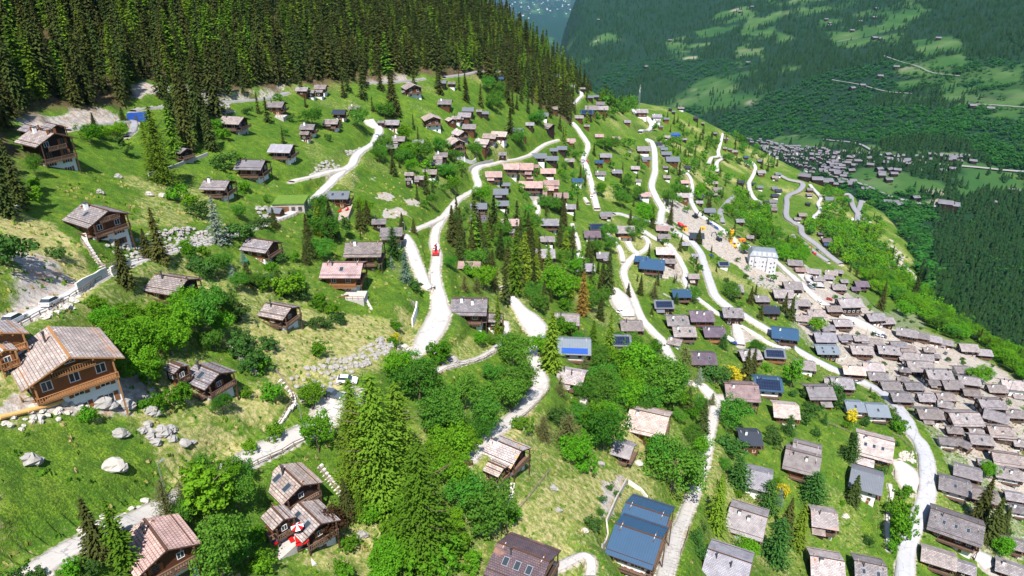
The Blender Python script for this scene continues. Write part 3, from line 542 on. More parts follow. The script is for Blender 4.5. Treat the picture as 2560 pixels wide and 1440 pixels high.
# u v ridge_px_width gable_angle roof+wall options | label | short name (landmark).  Empty label: composed from the nearest landmarks
HT='''
390 1345 205 45 bB c1|large chalet with pink-brown scalloped tiles and three rows of carved balconies, lower left corner|pink-tiled chalet
728 1195 148 45 wD c1k2|upper of two weathered stone-roofed chalets below the white bridge road railing|upper weathered chalet
775 1290 140 45 wD k2T m695,1288,84,45|lower weathered stone-roofed chalet with red sun loungers on its terrace|lounger terrace chalet
1265 1118 122 33 oD c1k0 m1240,1166,64,33|chalet with orange lichen bands along its grey stone roof|orange lichen roofed chalet
1308 1388 172 26 qD k3c1|chalet with speckled purple-brown tile roof at the bottom edge|speckled purple-tiled chalet
1617 1280 132 26 tW c0 m1595,1334,142,26|modern twin house with two bright blue metal roofs and honey timber front|bright blue twin-roofed house
1560 1115 62 26 gD c0|small grey-roofed annex below the chalet with a corner balcony|
1623 1038 110 22 wB c1|chalet with pinkish-grey stone roof and orange corner balcony in the trees|corner balcony chalet
1873 1083 66 4 kB c1|small house with black roof beside the central lane|
1893 1183 76 22 gW c1|white house with pale grey roof behind a dark green conifer|white conifer-side house
1870 1286 102 26 gB c2|wide grey-roofed chalet with white chimney beside a bright round bush|
1822 1398 122 26 gD c2|big pale grey-roofed house at the bottom edge right of the central lane|bottom edge grey house
2008 1138 88 25 gB c2 m2018,1118,70,25|chalet with two stepped smooth grey roofs on the open lawn|stepped grey-roofed chalet
2187 1100 90 27 wO c1k3|orange-brown chalet with three small skylights beside a rock garden|three-skylight chalet
2168 1187 78 27 dW c0|grey metal roofed chalet with white lower floor and round terrace|round terrace chalet
2060 1284 70 14 wD c1|chalet with pale brownish stone roof and glazed porch on the steep lawn|glazed porch chalet
2067 1402 90 14 wD c1|pale stone-roofed chalet at the bottom edge with two chimneys|
2175 1414 86 16 sD c1k2|stone-roofed chalet with two skylights at the bottom edge beside the stairs path|
2392 1300 126 32 sD c1k3|largest stone-roofed chalet right of the main road with skylights and twin roof|large twin-ridge village chalet
2347 1385 82 26 sD c0 m2410,1412,58,26|stone-roofed house with open balcony at the bottom beside the main road|
2388 1204 78 26 sW c0k1|stepped stone-roofed house with small skylight right at the main road bend|
2419 1172 68 26 sD c0|stone-roofed barn just above the stepped house at the road bend|
2459 1229 72 26 sD c0|single stone-roofed barn on the small green bank in the lower village|
2368 1098 52 12 sW c0|stone-roofed house with white porch at the village edge above the green bank|
2411 1106 46 50 sD c0|stone-roofed house turned towards the road at the village edge|
2450 1092 72 8 sD c0k1||
2518 1139 92 14 sD c0||
2460 1153 40 14 sD c0||
2520 1176 76 18 sW c2||
2535 1236 56 16 sD c0||
2545 1268 50 18 sW c1||
2530 1352 66 24 sD c1||
2525 1414 68 30 sD c1||
2552 1104 50 12 sD||
2512 1086 56 10 sD c1||
150 866 284 47 wO c1Hx|grand new honey-timber log chalet with wide gable and long balconies|grand log chalet
-12 824 150 40 wO Hx m5,872,70,40|honey-timber log chalet cut by the left edge beside the grand log chalet|
520 928 132 30 sD c1k1 m440,915,62,30|dark gabled chalet with pale stone roof and white stone ground floor terrace|pale-roofed gabled chalet
697 768 106 20 sD c1|dark chalet with white stone base on the slope above a round bush|
1174 753 94 2 sD c2 m1233,788,46,2|long dark chalet with stone roof and lower wing beside the wide road|long chalet with lower wing
1417 790 56 4 sD c1|small chalet with beige stone roof hidden behind trees below the brown larch|
1435 853 76 4 lW c0x|house with blue-grey metal roof and a bright blue glazed strip along its eave|blue glazed-strip house
1578 806 58 0 sB c1|beige stone-roofed chalet between the lane and the solar panel house|
1548 842 58 2 dW pc0|grey-roofed house with square blue solar panel half hidden by trees|
1430 931 76 18 wW c2T|chalet with beige stone roof and a big timber deck below|big deck chalet
1658 754 52 0 dD p|black chalet with solar panels filling its pale-framed roof|
1702 727 50 0 nD|dark chalet with blue metal roof left of the two-lane slope|
1752 782 66 0 pB c2|chalet with dark purple-grey roof and orange balcony|
1692 793 60 0 sD k2|stone-roofed chalet with two skylights, upper of a close pair|
1709 821 62 0 sD k2|stone-roofed chalet with two skylights, lower of a close pair|
1688 850 38 24 sW|small pale-roofed pavilion below the close pair of skylight chalets|
1784 822 62 0 pO c1|orange-timbered chalet with dark violet roof beside a dark little conifer|
1757 886 68 2 pD k2c1|dark chalet with two white skylights above the blue spruce|two white skylight chalet
1873 880 66 -8 sD c1|stone-roofed chalet left of the honey-coloured solar house|
1935 876 58 6 dO p|honey-timber house with dark solar roof beside the main road|honey solar house
1830 774 58 2 sD c1k1|stone-roofed chalet in the grass wedge between the two roads|
1853 966 90 6 bB c1|brown chalet with smooth sand-coloured roof and long orange balconies|sand-roofed chalet
1918 949 76 8 nW pc1|blue-roofed house with two large dark solar panel fields|blue solar panel house
1836 715 46 4 sB c0||
1903 742 42 0 sD c1||
1925 768 50 0 kD|dark chalet with navy-black roof among the village-edge trees|
1957 727 58 4 sD c0||
2003 752 46 4 sD||
1980 762 30 4 sD||
2040 778 52 2 sW c1h|tall white rendered inn with hipped-looking grey roof in the upper village|tall white inn
2008 791 42 10 sW||
2122 750 74 -4 gD c1h|big hotel-like chalet with one wide grey roof at the upper village edge|wide grey-roofed lodge
2083 767 46 0 sB||
2105 802 56 0 sD c1||
2068 815 42 0 sD||
2187 787 60 -6 sD c1 m2213,797,52,-6|double stone-roofed apartment chalet above the car park with white balconies|double apartment chalet
2061 836 66 2 gD c1|dark-timbered chalet with violet-grey roof left of the village car park|
2110 840 42 -4 gD||
1962 825 66 14 tD c1|chalet with vivid blue metal roof on the main road edge|vivid blue-roofed chalet
2150 841 46 0 sD||
2066 867 68 2 lD k4|dark chalet with blue-grey roof holding four skylights|four-skylight chalet
2152 867 66 4 sB k1|stone-roofed chalet with a blue square roof window|
2186 851 50 6 sD||
2220 868 62 10 sD k2||
2245 857 50 2 sD||
2268 867 46 6 sD||
2267 825 52 22 sB c1||
2302 834 44 22 sB c1||
2332 842 44 22 sB c1||
2361 851 42 22 sB c1|easternmost of the four matching stepped row chalets at the village top|stepped row of chalets
2420 863 60 6 sD c0 m2458,876,50,10|large balcony-fronted double chalet at the right edge of the village top|double balcony chalet
2322 872 36 6 sD||
2268 885 62 4 sD||
2312 889 48 8 sD||
2338 888 30 8 sD||
2298 908 80 6 sD c1||
2345 928 80 4 sD k2c1h|tall dark barn-like chalet with two skylights and outside stairs|tall dark stair barn
2262 922 32 14 sD||
2405 919 56 0 sW|pale flat-looking stone roof left of the big round tree|
2422 946 62 14 sD c1||
2378 955 66 2 sD c1||
2335 953 40 4 sD||
2133 919 62 8 wD c1||
2182 911 60 8 wD c1||
2193 935 60 4 sD||
2225 958 62 2 sD c0||
2257 945 36 10 sD||
2283 960 56 4 sD||
2252 986 66 4 sD c1||
2314 988 56 4 sD||
2362 986 58 4 sD c1||
2363 1007 42 20 sD||
2428 977 52 10 sD||
2490 966 62 4 sD c1||
2477 1001 84 4 sD c1h||
2533 955 76 12 wWh|large white church-like building with pale roof at the right edge|white church-like building
2322 1026 78 4 sD c1|free-standing dark chalet with stone roof on the grass bank above the road|grass bank dark chalet
2408 1036 104 0 sD c1k1|very long low stone-roofed row house in the old village|long low row house
2492 1034 60 34 sD||
2535 1029 62 6 sD c1||
2012 906 54 12 sW c0|white rendered chalet with stone roof below the main road|white roadside chalet
2103 950 66 6 sD c1 m2076,950,40,6|stone-roofed chalet with lower wing just below the main road and small white car|white-car wing chalet
2047 970 84 0 gB c1|wide brown-grey roofed chalet above a paved terrace|
1964 1015 70 10 wO|orange-timber chalet with pale stone roof behind a dark bush|
2135 1008 60 4 lW k1 m2190,1016,72,4|pair of joined blue-grey roofed houses below the main road|joined blue-grey houses
2385 1071 50 8 sD||
2440 1076 48 8 sD||
2500 1070 84 8 sD||
1987 652 40 10 sD c0|upper barn of the village entrance with pale stone roof|village entrance barn
2000 671 30 4 bB||
2035 674 34 16 sO|orange timber barn with light roof at the village entrance|orange entrance barn
2078 678 32 16 sD||
2097 676 24 16 sD||
2072 690 28 10 sD||
2046 693 34 4 sD||
2096 713 42 4 sD||
2152 705 44 0 pD||
2138 719 30 0 pD||
2110 700 26 0 sD||
1980 708 56 0 sD|flat-looking large stone roof next to the village entrance car park|
2052 582 20 0 pD|dark-roofed house, topmost of three below the valley road|three dark valley-road houses
2066 597 32 0 pB||
2066 609 19 0 nD||
2006 534 26 0 sB||
1993 545 22 0 sB||
2020 507 15 0 kD||
2023 485 19 0 sB||
2024 471 20 0 sB||
2073 494 26 6 dB|dark grey-roofed chalet alone on the meadow beside the gravel track|lone meadow chalet
1936 468 19 0 dO||
1946 474 20 0 kB||
1937 486 22 0 kO||
1932 500 25 0 sW||
1930 512 24 0 sW||
1935 521 20 0 sB||
1937 440 21 0 sB||
1945 433 18 0 dD||
2063 534 8 0 sD|tiny shed alone on the steep meadow|
1348 385 34 2 dD|largest dark grey-roofed chalet on the lane above the brown chalet cluster|dark chalet above the cluster
1380 392 30 2 dD||
1383 372 22 0 dD||
1403 367 27 0 dD||
1276 411 46 4 bB||
1312 411 42 4 bB||
1337 413 22 4 bB||
1370 423 36 0 bB||
1327 456 54 2 bB|longest pink-brown roofed chalet in the brown cluster|long pink-brown chalet
1378 452 37 0 bB||
1369 467 28 2 bB||
1352 477 28 2 bB||
1402 484 36 0 bB||
1325 443 15 0 bB||
1424 398 23 2 gD||
1443 448 27 0 tW|small white house with bright blue metal roof above the steep lane|little blue-roofed white house
1514 385 29 2 gB||
1498 402 21 2 nB|orange-brown house with navy roof beside the lane with the red car|red-car navy house
1501 430 27 0 sW||
1542 426 27 0 gD||
1573 380 10 0 sD||
1609 368 34 2 gB||
1615 393 24 0 dO||
1588 417 22 4 gD||
1596 450 15 4 sW||
1610 482 34 0 bW||
1652 363 18 0 dD||
1660 370 20 0 dD||
1665 380 28 0 dD||
1681 394 36 2 dB|long dark grey roofed building right of the wide road|long grey wide-road building
1707 397 16 0 dB||
1664 416 17 0 sD||
1719 416 19 4 kB||
1667 440 20 2 sD||
1712 452 24 0 bB||
1707 485 34 0 gBh|tall multi-storey chalet with grey roof above the bare construction slope|chalet above construction
1748 488 24 2 kD||
1748 503 21 0 gD||
1773 522 32 2 dD||
1787 455 18 0 sD||
1793 470 25 0 sD||
1786 484 16 0 sD||
1838 512 15 0 sWh|small tower-like white house beside the hairpin lane|tower-like white house
1849 549 25 0 gD||
1852 452 21 0 kD|black cube-like chalet alone on the green slope|black lone chalet
1898 465 22 0 dB||
1885 458 12 0 kD||
1903 427 24 2 sB||
1865 391 15 0 nB||
1867 401 16 0 nW||
1836 376 18 0 sB||
1825 372 12 0 sB||
1812 369 12 0 sB||
1900 400 15 6 dD||
1898 505 14 0 dD||
1915 503 14 0 kD||
1875 590 22 4 sD||
1423 513 31 2 gD||
1375 550 40 2 gB||
1368 593 35 0 gD|grey-roofed chalet left of the pointed spruces in the village middle|grey middle chalet
1360 626 51 0 gB||
1494 562 40 0 kB p|black solar-roofed house behind a mauve-roofed chalet|black solar-roofed house
1480 580 41 0 pW||
1515 532 31 2 gD||
1562 568 48 0 gO|grey-roofed chalet with orange timber front above a garage|garage front chalet
1657 566 34 6 bD||
1660 587 31 6 gD||
1742 584 36 8 kD|black pyramid-like chalet above the red fire-coloured truck|black chalet by the red truck
1663 621 48 4 wB|long stone-roofed barn above the blue double-roofed chalet|
1676 650 28 4 sD||
1631 652 58 12 tB c1 m1605,643,34,12|big brown chalet with two dark blue metal roofs on bare earth|big dark-blue roofed chalet
1462 662 47 0 gD|lilac-grey roofed chalet below the white driveway loop|lilac-grey chalet
1508 634 36 0 gD||
1711 607 24 0 gD||
1737 636 20 0 gD||
1733 687 32 0 wDh|slim tall barn-like chalet standing between two lanes|slim tall chalet
1808 656 31 0 dW p|white flat-fronted building with a dark solar roof|white solar building
1275 550 44 0 bB||
1285 575 22 0 sB||
706 365 76 6 gD c0|grey-roofed chalet on the steep meadow with white corner base|steep meadow grey chalet
630 404 92 4 gD c1|tall dark chalet with mauve-grey stone roof and white chimney|tall mauve-roofed chalet
847 481 66 0 dB k2|dark grey roofed chalet with two skylights and a red sun terrace|red terrace chalet
948 550 38 -4 sD||
979 573 58 -4 sD|stone-roofed chalet above the top of the white sloping driveway|driveway-top chalet
911 611 102 -2 sD c1|wide stone-roofed chalet directly above the pink-roofed one|wide stone-roofed chalet
858 661 116 0 bO c1k1T|wide pink-roofed chalet with honey timber front and stone terrace|pink-roofed wide chalet
1174 657 58 2 bD c1|small brown-roofed chalet alone among spruces right of the truck|brown-roofed spruce chalet
1197 510 42 0 dD||
1200 541 50 0 pD k2||
1255 504 34 0 dD||
1252 475 37 0 dD||
1265 459 22 0 dD||
1234 431 42 0 bB|pink-brown chalet directly right of the narrow road bend|
1257 383 21 4 sD||
1104 384 34 0 sD||
1095 393 24 0 sD||
1090 403 36 2 sD|pale stone-roofed chalet in the bushes above the central meadow|
1075 426 38 0 sD||
1023 433 25 0 sD||
1047 442 30 2 sD||
1021 448 18 0 sD||
240 526 166 31 sB c1k1|brown gabled chalet with shuttered white ground floor on bare slope|shuttered gabled chalet
430 698 146 18 sD c1|dark chalet with dormered stone roof below the cream retaining wall|dormered dark chalet
652 605 104 18 sB c0|brown chalet with white gable base and green parasol|green parasol chalet
543 455 90 4 sD c1|little chalet with white-shuttered base and wooden terrace|little shuttered chalet
584 295 82 12 sD k0|dark chalet with wraparound balconies at the forest edge|forest edge balcony chalet
110 335 150 30 sDh c1 m75,318,64,30 m130,314,70,30|huge dark chalet with three purple-grey gables at upper left|three-gabled dark chalet
455 372 56 30 gD|dark chalet mostly hidden behind tall conifers|
756 221 38 2 sB||
802 215 38 2 sB||
777 228 25 2 sD||
798 227 24 2 sD||
690 257 58 4 sB T|brown chalet on the forest edge with an orange-lit terrace|
849 277 40 2 kD|black-roofed chalet beside a smaller stone-roofed one|black-roofed upper chalet
887 267 34 2 sB||
829 301 45 2 sD||
770 314 46 2 sD m762,331,30,2||
982 303 42 4 sD m953,304,20,4||
997 344 38 2 sD||
1046 352 32 2 sD||
981 363 33 2 sD||
1030 212 54 66 sB|brown chalet with wide cream gable at the forest edge|cream-gabled forest chalet
1105 203 27 6 dD||
1130 206 22 6 sD||
1113 252 38 4 sB|brown chalet alone above the brown gabled cluster|lone upper brown chalet
1079 290 52 72 wB|long dark red-brown chalet with low gable facing the camera|low wide gable chalet
1127 297 30 60 wB||
1142 292 28 10 sB||
1162 284 36 4 sB||
1171 271 32 4 dD||
1198 276 16 4 sD||
1213 280 22 4 dD||
1174 313 38 6 sB||
1150 328 48 50 wB||
1138 349 58 60 wB h|biggest gabled red-brown chalet of the upper cluster, in front|biggest upper gabled chalet
1225 337 40 12 wB||
1249 331 46 12 wB||
1207 350 44 16 wB||
1251 194 18 2 nD|tiny navy-roofed house alone at the forest edge|tiny navy-roofed house
1398 187 21 2 dD||
1426 214 20 2 sD||
1457 220 12 2 sD||
1475 240 18 2 dD||
1490 239 15 2 dD||
1501 256 21 4 sD||
1479 266 31 4 sB||
1506 267 27 6 sB|||
1467 277 30 2 nD p|solar-roofed dark house in front of the ridge hamlet|ridge hamlet solar house
1384 268 20 2 sB||
1358 284 24 2 dD||
1373 311 32 40 sD||
1325 308 20 2 gD||
1295 322 27 2 dD||
1426 348 24 0 bB||
1448 290 21 2 sB||
1467 313 14 2 sB||
1498 337 22 0 bB||
1540 343 21 0 bB||
1568 302 18 0 gB||
1605 275 30 2 sBh||
1642 287 26 2 gWh|three-storey grey-roofed apartment block on the far shoulder|shoulder apartment block
1666 295 16 0 dOh||
1702 268 17 0 sD||
1684 278 10 0 dD||
1676 271 10 0 kD||
1740 293 14 0 kDh|dark cube house at the right end of the far shoulder|
1757 307 9 0 sD||
1652 315 13 0 sB||
1668 340 17 0 gB||
1710 346 16 0 sD||
1645 357 20 0 kD||
1815 345 13 0 sO||
1788 332 11 0 dD||
1311 341 11 50 sB||
'''
# ---------------- houses ----------------
ROOFN={'s':'stone-roofed','w':'pale-roofed','o':'lichen roofed','b':'pink-brown roofed','g':'grey-roofed','p':'purple roofed','q':'purple tiled','d':'charcoal-roofed','l':'blue-grey roofed','k':'black roofed','n':'navy roofed','t':'blue roofed'}
WALLN={'D':'dark','B':'brown','O':'orange-timber','W':'white-walled'}
def depr(v): return math.radians(26)+math.atan((v-720)/F)
WINC={}
def winmesh(k):
    if k in WINC: return WINC[k]
    m=MB()
    if k[0]=='f':    # frame
        w,h=.62,.68
        for a in ((-w,w,h-.1,h),(-w,w,-h,-h+.1),(-w,-w+.1,-h+.1,h-.1),(w-.1,w,-h+.1,h-.1),(-.04,.04,-h+.1,h-.1)): m.box(a[0],a[1],-.09,.0,a[2],a[3])
        me=m.mesh('window_frame',[M['frameD' if k[1]=='D' else 'frame']])
    elif k=='p': me=m.box(-.52,.52,-.05,-.01,-.58,.58).mesh('pane',[M['glass']])
    elif k=='sh':
        m.box(-.27,.27,-.11,-.03,-.68,.68); me=m.mesh('shutter',[M['shut']])
    elif k[0]=='w':  # frame + glass single object
        w,h=.62,.68
        for a in ((-w,w,h-.12,h),(-w,w,-h,-h+.12),(-w,-w+.12,-h+.12,h-.12),(w-.12,w,-h+.12,h-.12)): m.box(a[0],a[1],-.09,.0,a[2],a[3])
        m.box(-w+.12,w-.12,-.06,-.01,-h+.12,h-.12,1); me=m.mesh('window',[M['frameD' if k[1]=='D' else 'frame'],M['glass']])
    elif k=='dr': m.box(-.5,.5,-.08,0,-1.05,1.05); me=m.mesh('door',[M['shut']])
    elif k=='sk':
        for a in ((-.55,.55,.72,.8),(-.55,.55,-.8,-.72),(-.55,-.47,-.72,.72),(.47,.55,-.72,.72)): m.box(a[0],a[1],a[2],a[3],0,.12)
        m.box(-.47,.47,-.72,.72,.02,.08,1); me=m.mesh('skylight',[M['metal'],M['glass']])
    elif k=='ch': m.box(-.38,.38,-.38,.38,-1.2,1.2); m.box(-.48,.48,-.48,.48,1.2,1.32,1); me=m.mesh('chimney',[M['W'],M['dmetal']])
    elif k=='chd': m.cyl((0,0,-.8),(0,0,1.4),.16,n=8); m.cyl((0,0,1.4),(0,0,1.6),.26,n=8); me=m.mesh('chimney',[M['dmetal']])
    WINC[k]=me; return me
def put_window(root,name,x,y,z,ang,lod,wall,scale=1.0,rnd=random):
    if lod>=3:
        w=link('window',winmesh('fD' if wall in 'DB' and rnd.random()<.3 else 'fW'),root,(x,y,z),ang,(scale,1,scale)); link('pane',winmesh('p'),w)
        if rnd.random()<.7:
            for s in (-1,1): link('shutter',winmesh('sh'),w,(s*.9,0,0))
    else: link('window',winmesh('wD' if wall in 'D' and rnd.random()<.4 else 'wW'),root,(x,y,z),ang,(scale,1,scale))
def house_module(root,ox,oy,oz,rz,L,S,roof,wall,op,lod,rnd,main=True,side=1,slope_d=4):
    """local frame: ridge on X, front gable +X; piece placed at ox,oy,oz rotated rz inside root"""
    k=min(1.25,max(.78,S/10.0)); he=3.9*k*(1.45 if 'h' in op else 1); hb=1.1*k; pit=math.tan(R(21+rnd.random()*4)); rise=S/2*pit
    if 'x' in op and 'H' not in op: pit=math.tan(R(24))
    Mx=Matrix.Translation((ox,oy,oz))@Matrix.Rotation(rz,4,'Z')
    def B(m,name,mats,par=root,smooth=False):
        o=m.build(name,mats,par,smooth); o.matrix_local=Mx; return o
    ov=min(1.4,S*.12); og=min(2.0,L*.15); hl,hs=L/2-og,S/2-ov
    wm=M[wall]; hz=-slope_d
    lower=M['W'] if wall!='W' else M['W']
    pw_={4:1,3:1,2:.5,1:.35,0:.1}[lod]
    if wall!='W' and rnd.random()>pw_: lower=M['S'] if (lod>=2 and rnd.random()<.4) else M[wall]
    pl=MB().box(-hl,hl,-hs,hs,hz,hb if wall!='W' else he); B(pl,'lower_wall',lower)
    ri=hs*pit
    tw=MB()
    if wall=='W':
        tw.prism([(-hl+.003,-hs+.003,he),(-hl+.003,hs-.003,he),(-hl+.003,0,he+ri-.02)],(2*hl-.006,0,0)); B(tw,'gable_wall',M['B'] if rnd.random()<.5 else M['W'])
    else:
        e=.1; tw.prism([(-hl-e,-hs-e,hb),(-hl-e,hs+e,hb),(-hl-e,hs+e,he-.0),(-hl-e,0,he+ri),(-hl-e,-hs-e,he)],(2*hl+2*e,0,0)); B(tw,'timber_wall',wm)
    # roof: two slabs
    rf=MB(); th=.24; zr=he+S/2*pit-ov*pit+.06; ze=zr-S/2*pit
    for s in (-1,1):
        a=[(-L/2,s*S/2,ze),(L/2,s*S/2,ze),(L/2,0,zr),(-L/2,0,zr)]
        b=[(x,y,z+th) for x,y,z in a]
        rf.add(a+b,[(4,5,6,7) if s==-1 else (7,6,5,4)],0)
        rf.add(a+b,[(0,1,2,3) if s==1 else (3,2,1,0),(0,4,5,1),(1,5,6,2),(2,6,7,3),(3,7,4,0)],1)
    if lod>=3:
        rf.bar((-L/2,0,zr+th+.03),(L/2,0,zr+th+.03),.35,.12,1)
        for s in (-1,1):
            y=s*(S/2-1.0); rf.bar((-L/2+.1,y,zr+th-abs(y)*pit+.1),(L/2-.1,y,zr+th-abs(y)*pit+.1),.07,.12,1)
    roofo=B(rf,'roof',[M[roof],M['trimO' if 'H' in op else 'trim']])
    RL=lambda x,y:zr+th-abs(y)*pit
    # chimneys, skylights, panels : children of roof
    def digit(c):
        i=op.find(c); return int(op[i+1]) if i>=0 and i+1<len(op) and op[i+1].isdigit() else 0
    if main:
        for i in range(digit('c')):
            x=(-.22+.3*i)*L+rnd.uniform(-.05,.05)*L; y=(-.10 if i==0 else -.16)*S
            link('chimney',winmesh('ch' if rnd.random()<.6 else 'chd'),roofo,(x,y,RL(x,y)+.2))
    a=math.atan(pit)
    if main:
        nk=digit('k')
        for i in range(nk):
            x=(-.22+.44*(i%2 if nk==4 else i/(max(1,nk-1)) if nk>1 else .5))*L; y=-(.22 if nk<4 else (.14 if i<2 else .34))*S
            o=link('skylight',winmesh('sk'),roofo,(x,y,RL(x,y)+.02)); o.rotation_euler=(a,0,0)
    if 'p' in op and main:
        m=MB().box(-L*.40,L*.40,-S*.20,S*.20,0,.10); o=m.build('solar_panels',M['pv'],roofo,loc=(0,-S*.25,RL(0,S*.25)+.05)); o.rotation_euler=(a,0,0)
    if 'x' in op and 'H' not in op and main:
        m=MB().box(-L*.36,L*.40,-S*.09,S*.09,0,.12); o=m.build('glazed_strip',P['blue'],roofo,loc=(0,-S*.38,RL(0,S*.38)+.04)); o.rotation_euler=(a,0,0)
    # windows
    nfl=2 if he<6 else 3
    if lod>=1:
        ncol=max(1,int(hl*2/2.8)); 
        if lod==1: ncol=min(ncol,2)
        for fl in range(nfl if lod>1 else 1):
            z=(hb-.55*k if wall!='W' else .6*k) if fl==0 else hb+1.5*k+(fl-1)*2.6*k
            if lod==1: z=hb+1.5*k
            if fl==0: z=max(z,-.4)
            for c in range(ncol):
                x=-hl+(c+.5)*2*hl/ncol; e=.1 if (wall!='W' and z>hb) else 0
                put_window(root,'window',*(Mx@Vector((x,-hs-e,z))),rz,lod,wall,.95*k,rnd)
        ng=max(1,int(hs*2/2.9)) if lod>1 else 1
        for gs in (1,-1):
            if lod==1 and gs!=side: continue
            for fl in range(-1,nfl+(1 if ri>1.3 else 0)):
                if lod<2 and fl!=1: continue
                if fl==-1 and (gs==-1 or slope_d<3.4): continue
                z={-1:hb-2.9*k,0:hb-.55*k}.get(fl,hb+1.5*k+(fl-1)*2.6*k)
                n=ng if z<he-.4 else max(1,ng//2); span=2*hs if z<he-.4 else hs
                for c in range(n):
                    y=-span/2+(c+.5)*span/n; e=.1 if (wall!='W' and z>hb) else 0
                    p=Mx@Vector((gs*(hl+e),y,z)); put_window(root,'window',*p,rz+(math.pi/2 if gs==1 else -math.pi/2),lod,wall,.95*k,rnd)
    if lod>=2:
        p=Mx@Vector((hl*.45,-hs-.0,-.2)); o=link('door',winmesh('dr'),root,tuple(p),rz)
        # balconies
        rm=M['railO' if ('H' in op or wall=='O') else 'rail']
        def balc(pts,z,dep,out):     # straight balcony: from a to b along wall, out = outward vector
            a,b=Vector(pts[0]),Vector(pts[1]); o_=Vector(out)*dep
            m=MB(); m.prism([a+Vector((0,0,z-.15)),b+Vector((0,0,z-.15)),b+o_+Vector((0,0,z-.15)),a+o_+Vector((0,0,z-.15))],(0,0,.15)); fl=B(m,'balcony',rm)
            m=MB(); A=a+o_;Bb=b+o_; up=Vector((0,0,1)); 
            m.bar(A+up*(z+1),Bb+up*(z+1),.12,.1); m.bar(A+up*(z+.15),Bb+up*(z+.15),.06,.1)
            for q,r in ((a,A),(b,Bb)): m.bar(q+up*(z+1),r+up*(z+1),.1,.1)
            Ln=(Bb-A).length
            if lod>=3:
                n=int(Ln/.33)
                for i in range(n+1): q=A+(Bb-A)*(i/max(1,n)); m.bar(q+up*(z+.15),q+up*(z+.95),.14,.05)
            else: m.bar(A+up*(z+.55),Bb+up*(z+.55),.05,.5)
            for i in range(3): q=A+(Bb-A)*(i/2); m.bar(q+up*z,q+up*(z+1.05),.14)
            r=m.build('railing',rm,fl)
        dep=min(1.5,ov+.4)
        balc(((hl+.1,-hs,0),(hl+.1,hs,0)),hb+.05,dep,(1,0,0))
        if rnd.random()<.75 or 'H' in op: balc(((-hl*.7,-hs-.1,0),(hl+.1,-hs-.1,0)),hb+.05,dep,(0,-1,0))
        if ri>1.6 and (lod>=3 or 'h' in op): balc(((hl+.1,-hs*.55,0),(hl+.1,hs*.55,0)),hb+2.65*k,dep*.8,(1,0,0))
        if lod>=3:
            m=MB()
            for y in (-hs*.96,hs*.96): m.bar((hl+dep-.1,y,hz+.5),(hl+dep-.1,y,he+.05),.22)
            for s in (-1,1):
                for t in (0,.5,1): y=s*hs*t; m.bar((hl-.1,y,RL(0,y)-th-.22),(L/2-.05,y,RL(0,y)-th-.22),.2,.22)
            B(m,'posts_and_purlins',M['trimO' if 'H' in op else 'trim'])
    if 'T' in op and main:
        m=MB().box(-hl*.5,hl+3,-hs-5.5,-hs-.01,-slope_d,-.3); t=B(m,'terrace',M['pave'])
        m=MB()
        for i in range(7): x=-hl*.5+i*(1.5*hl+3)/6; m.bar((x,-hs-5.4,-.3),(x,-hs-5.4,.7),.1)
        m.bar((-hl*.5,-hs-5.4,.68),(hl+3,-hs-5.4,.68),.1); m.bar((-hl*.5,-hs-5.4,.2),(hl+3,-hs-5.4,.2),.06); m.build('railing',rm if lod>=2 else M['rail'],t)
    return he+rise*.55
HOUSES=[]   # dict(o,u,v,x,y,r,label,short)
def place(u,v,pw,g,ratio=.95,tall=1.0):
    x,y,z,t=hit(u,v+pw*.25); 
    for it in range(3):
        W=pw*t/F; cg,sg=math.cos(R(g)),math.sin(R(g)); q_=(u-1280)/F*CP; L=W/max(.6,abs(cg+q_*sg)+ratio*abs(sg-q_*cg)*.96); L*=1.13 if u>1280 else 1.05; S=L*ratio
        k=min(1.25,max(.78,S/10)); hr=3.9*k*tall+S*.12
        x,y,z,t=hit(u,v,hr+.2)
    return x,y,z-hr,t,L,S
hi=0
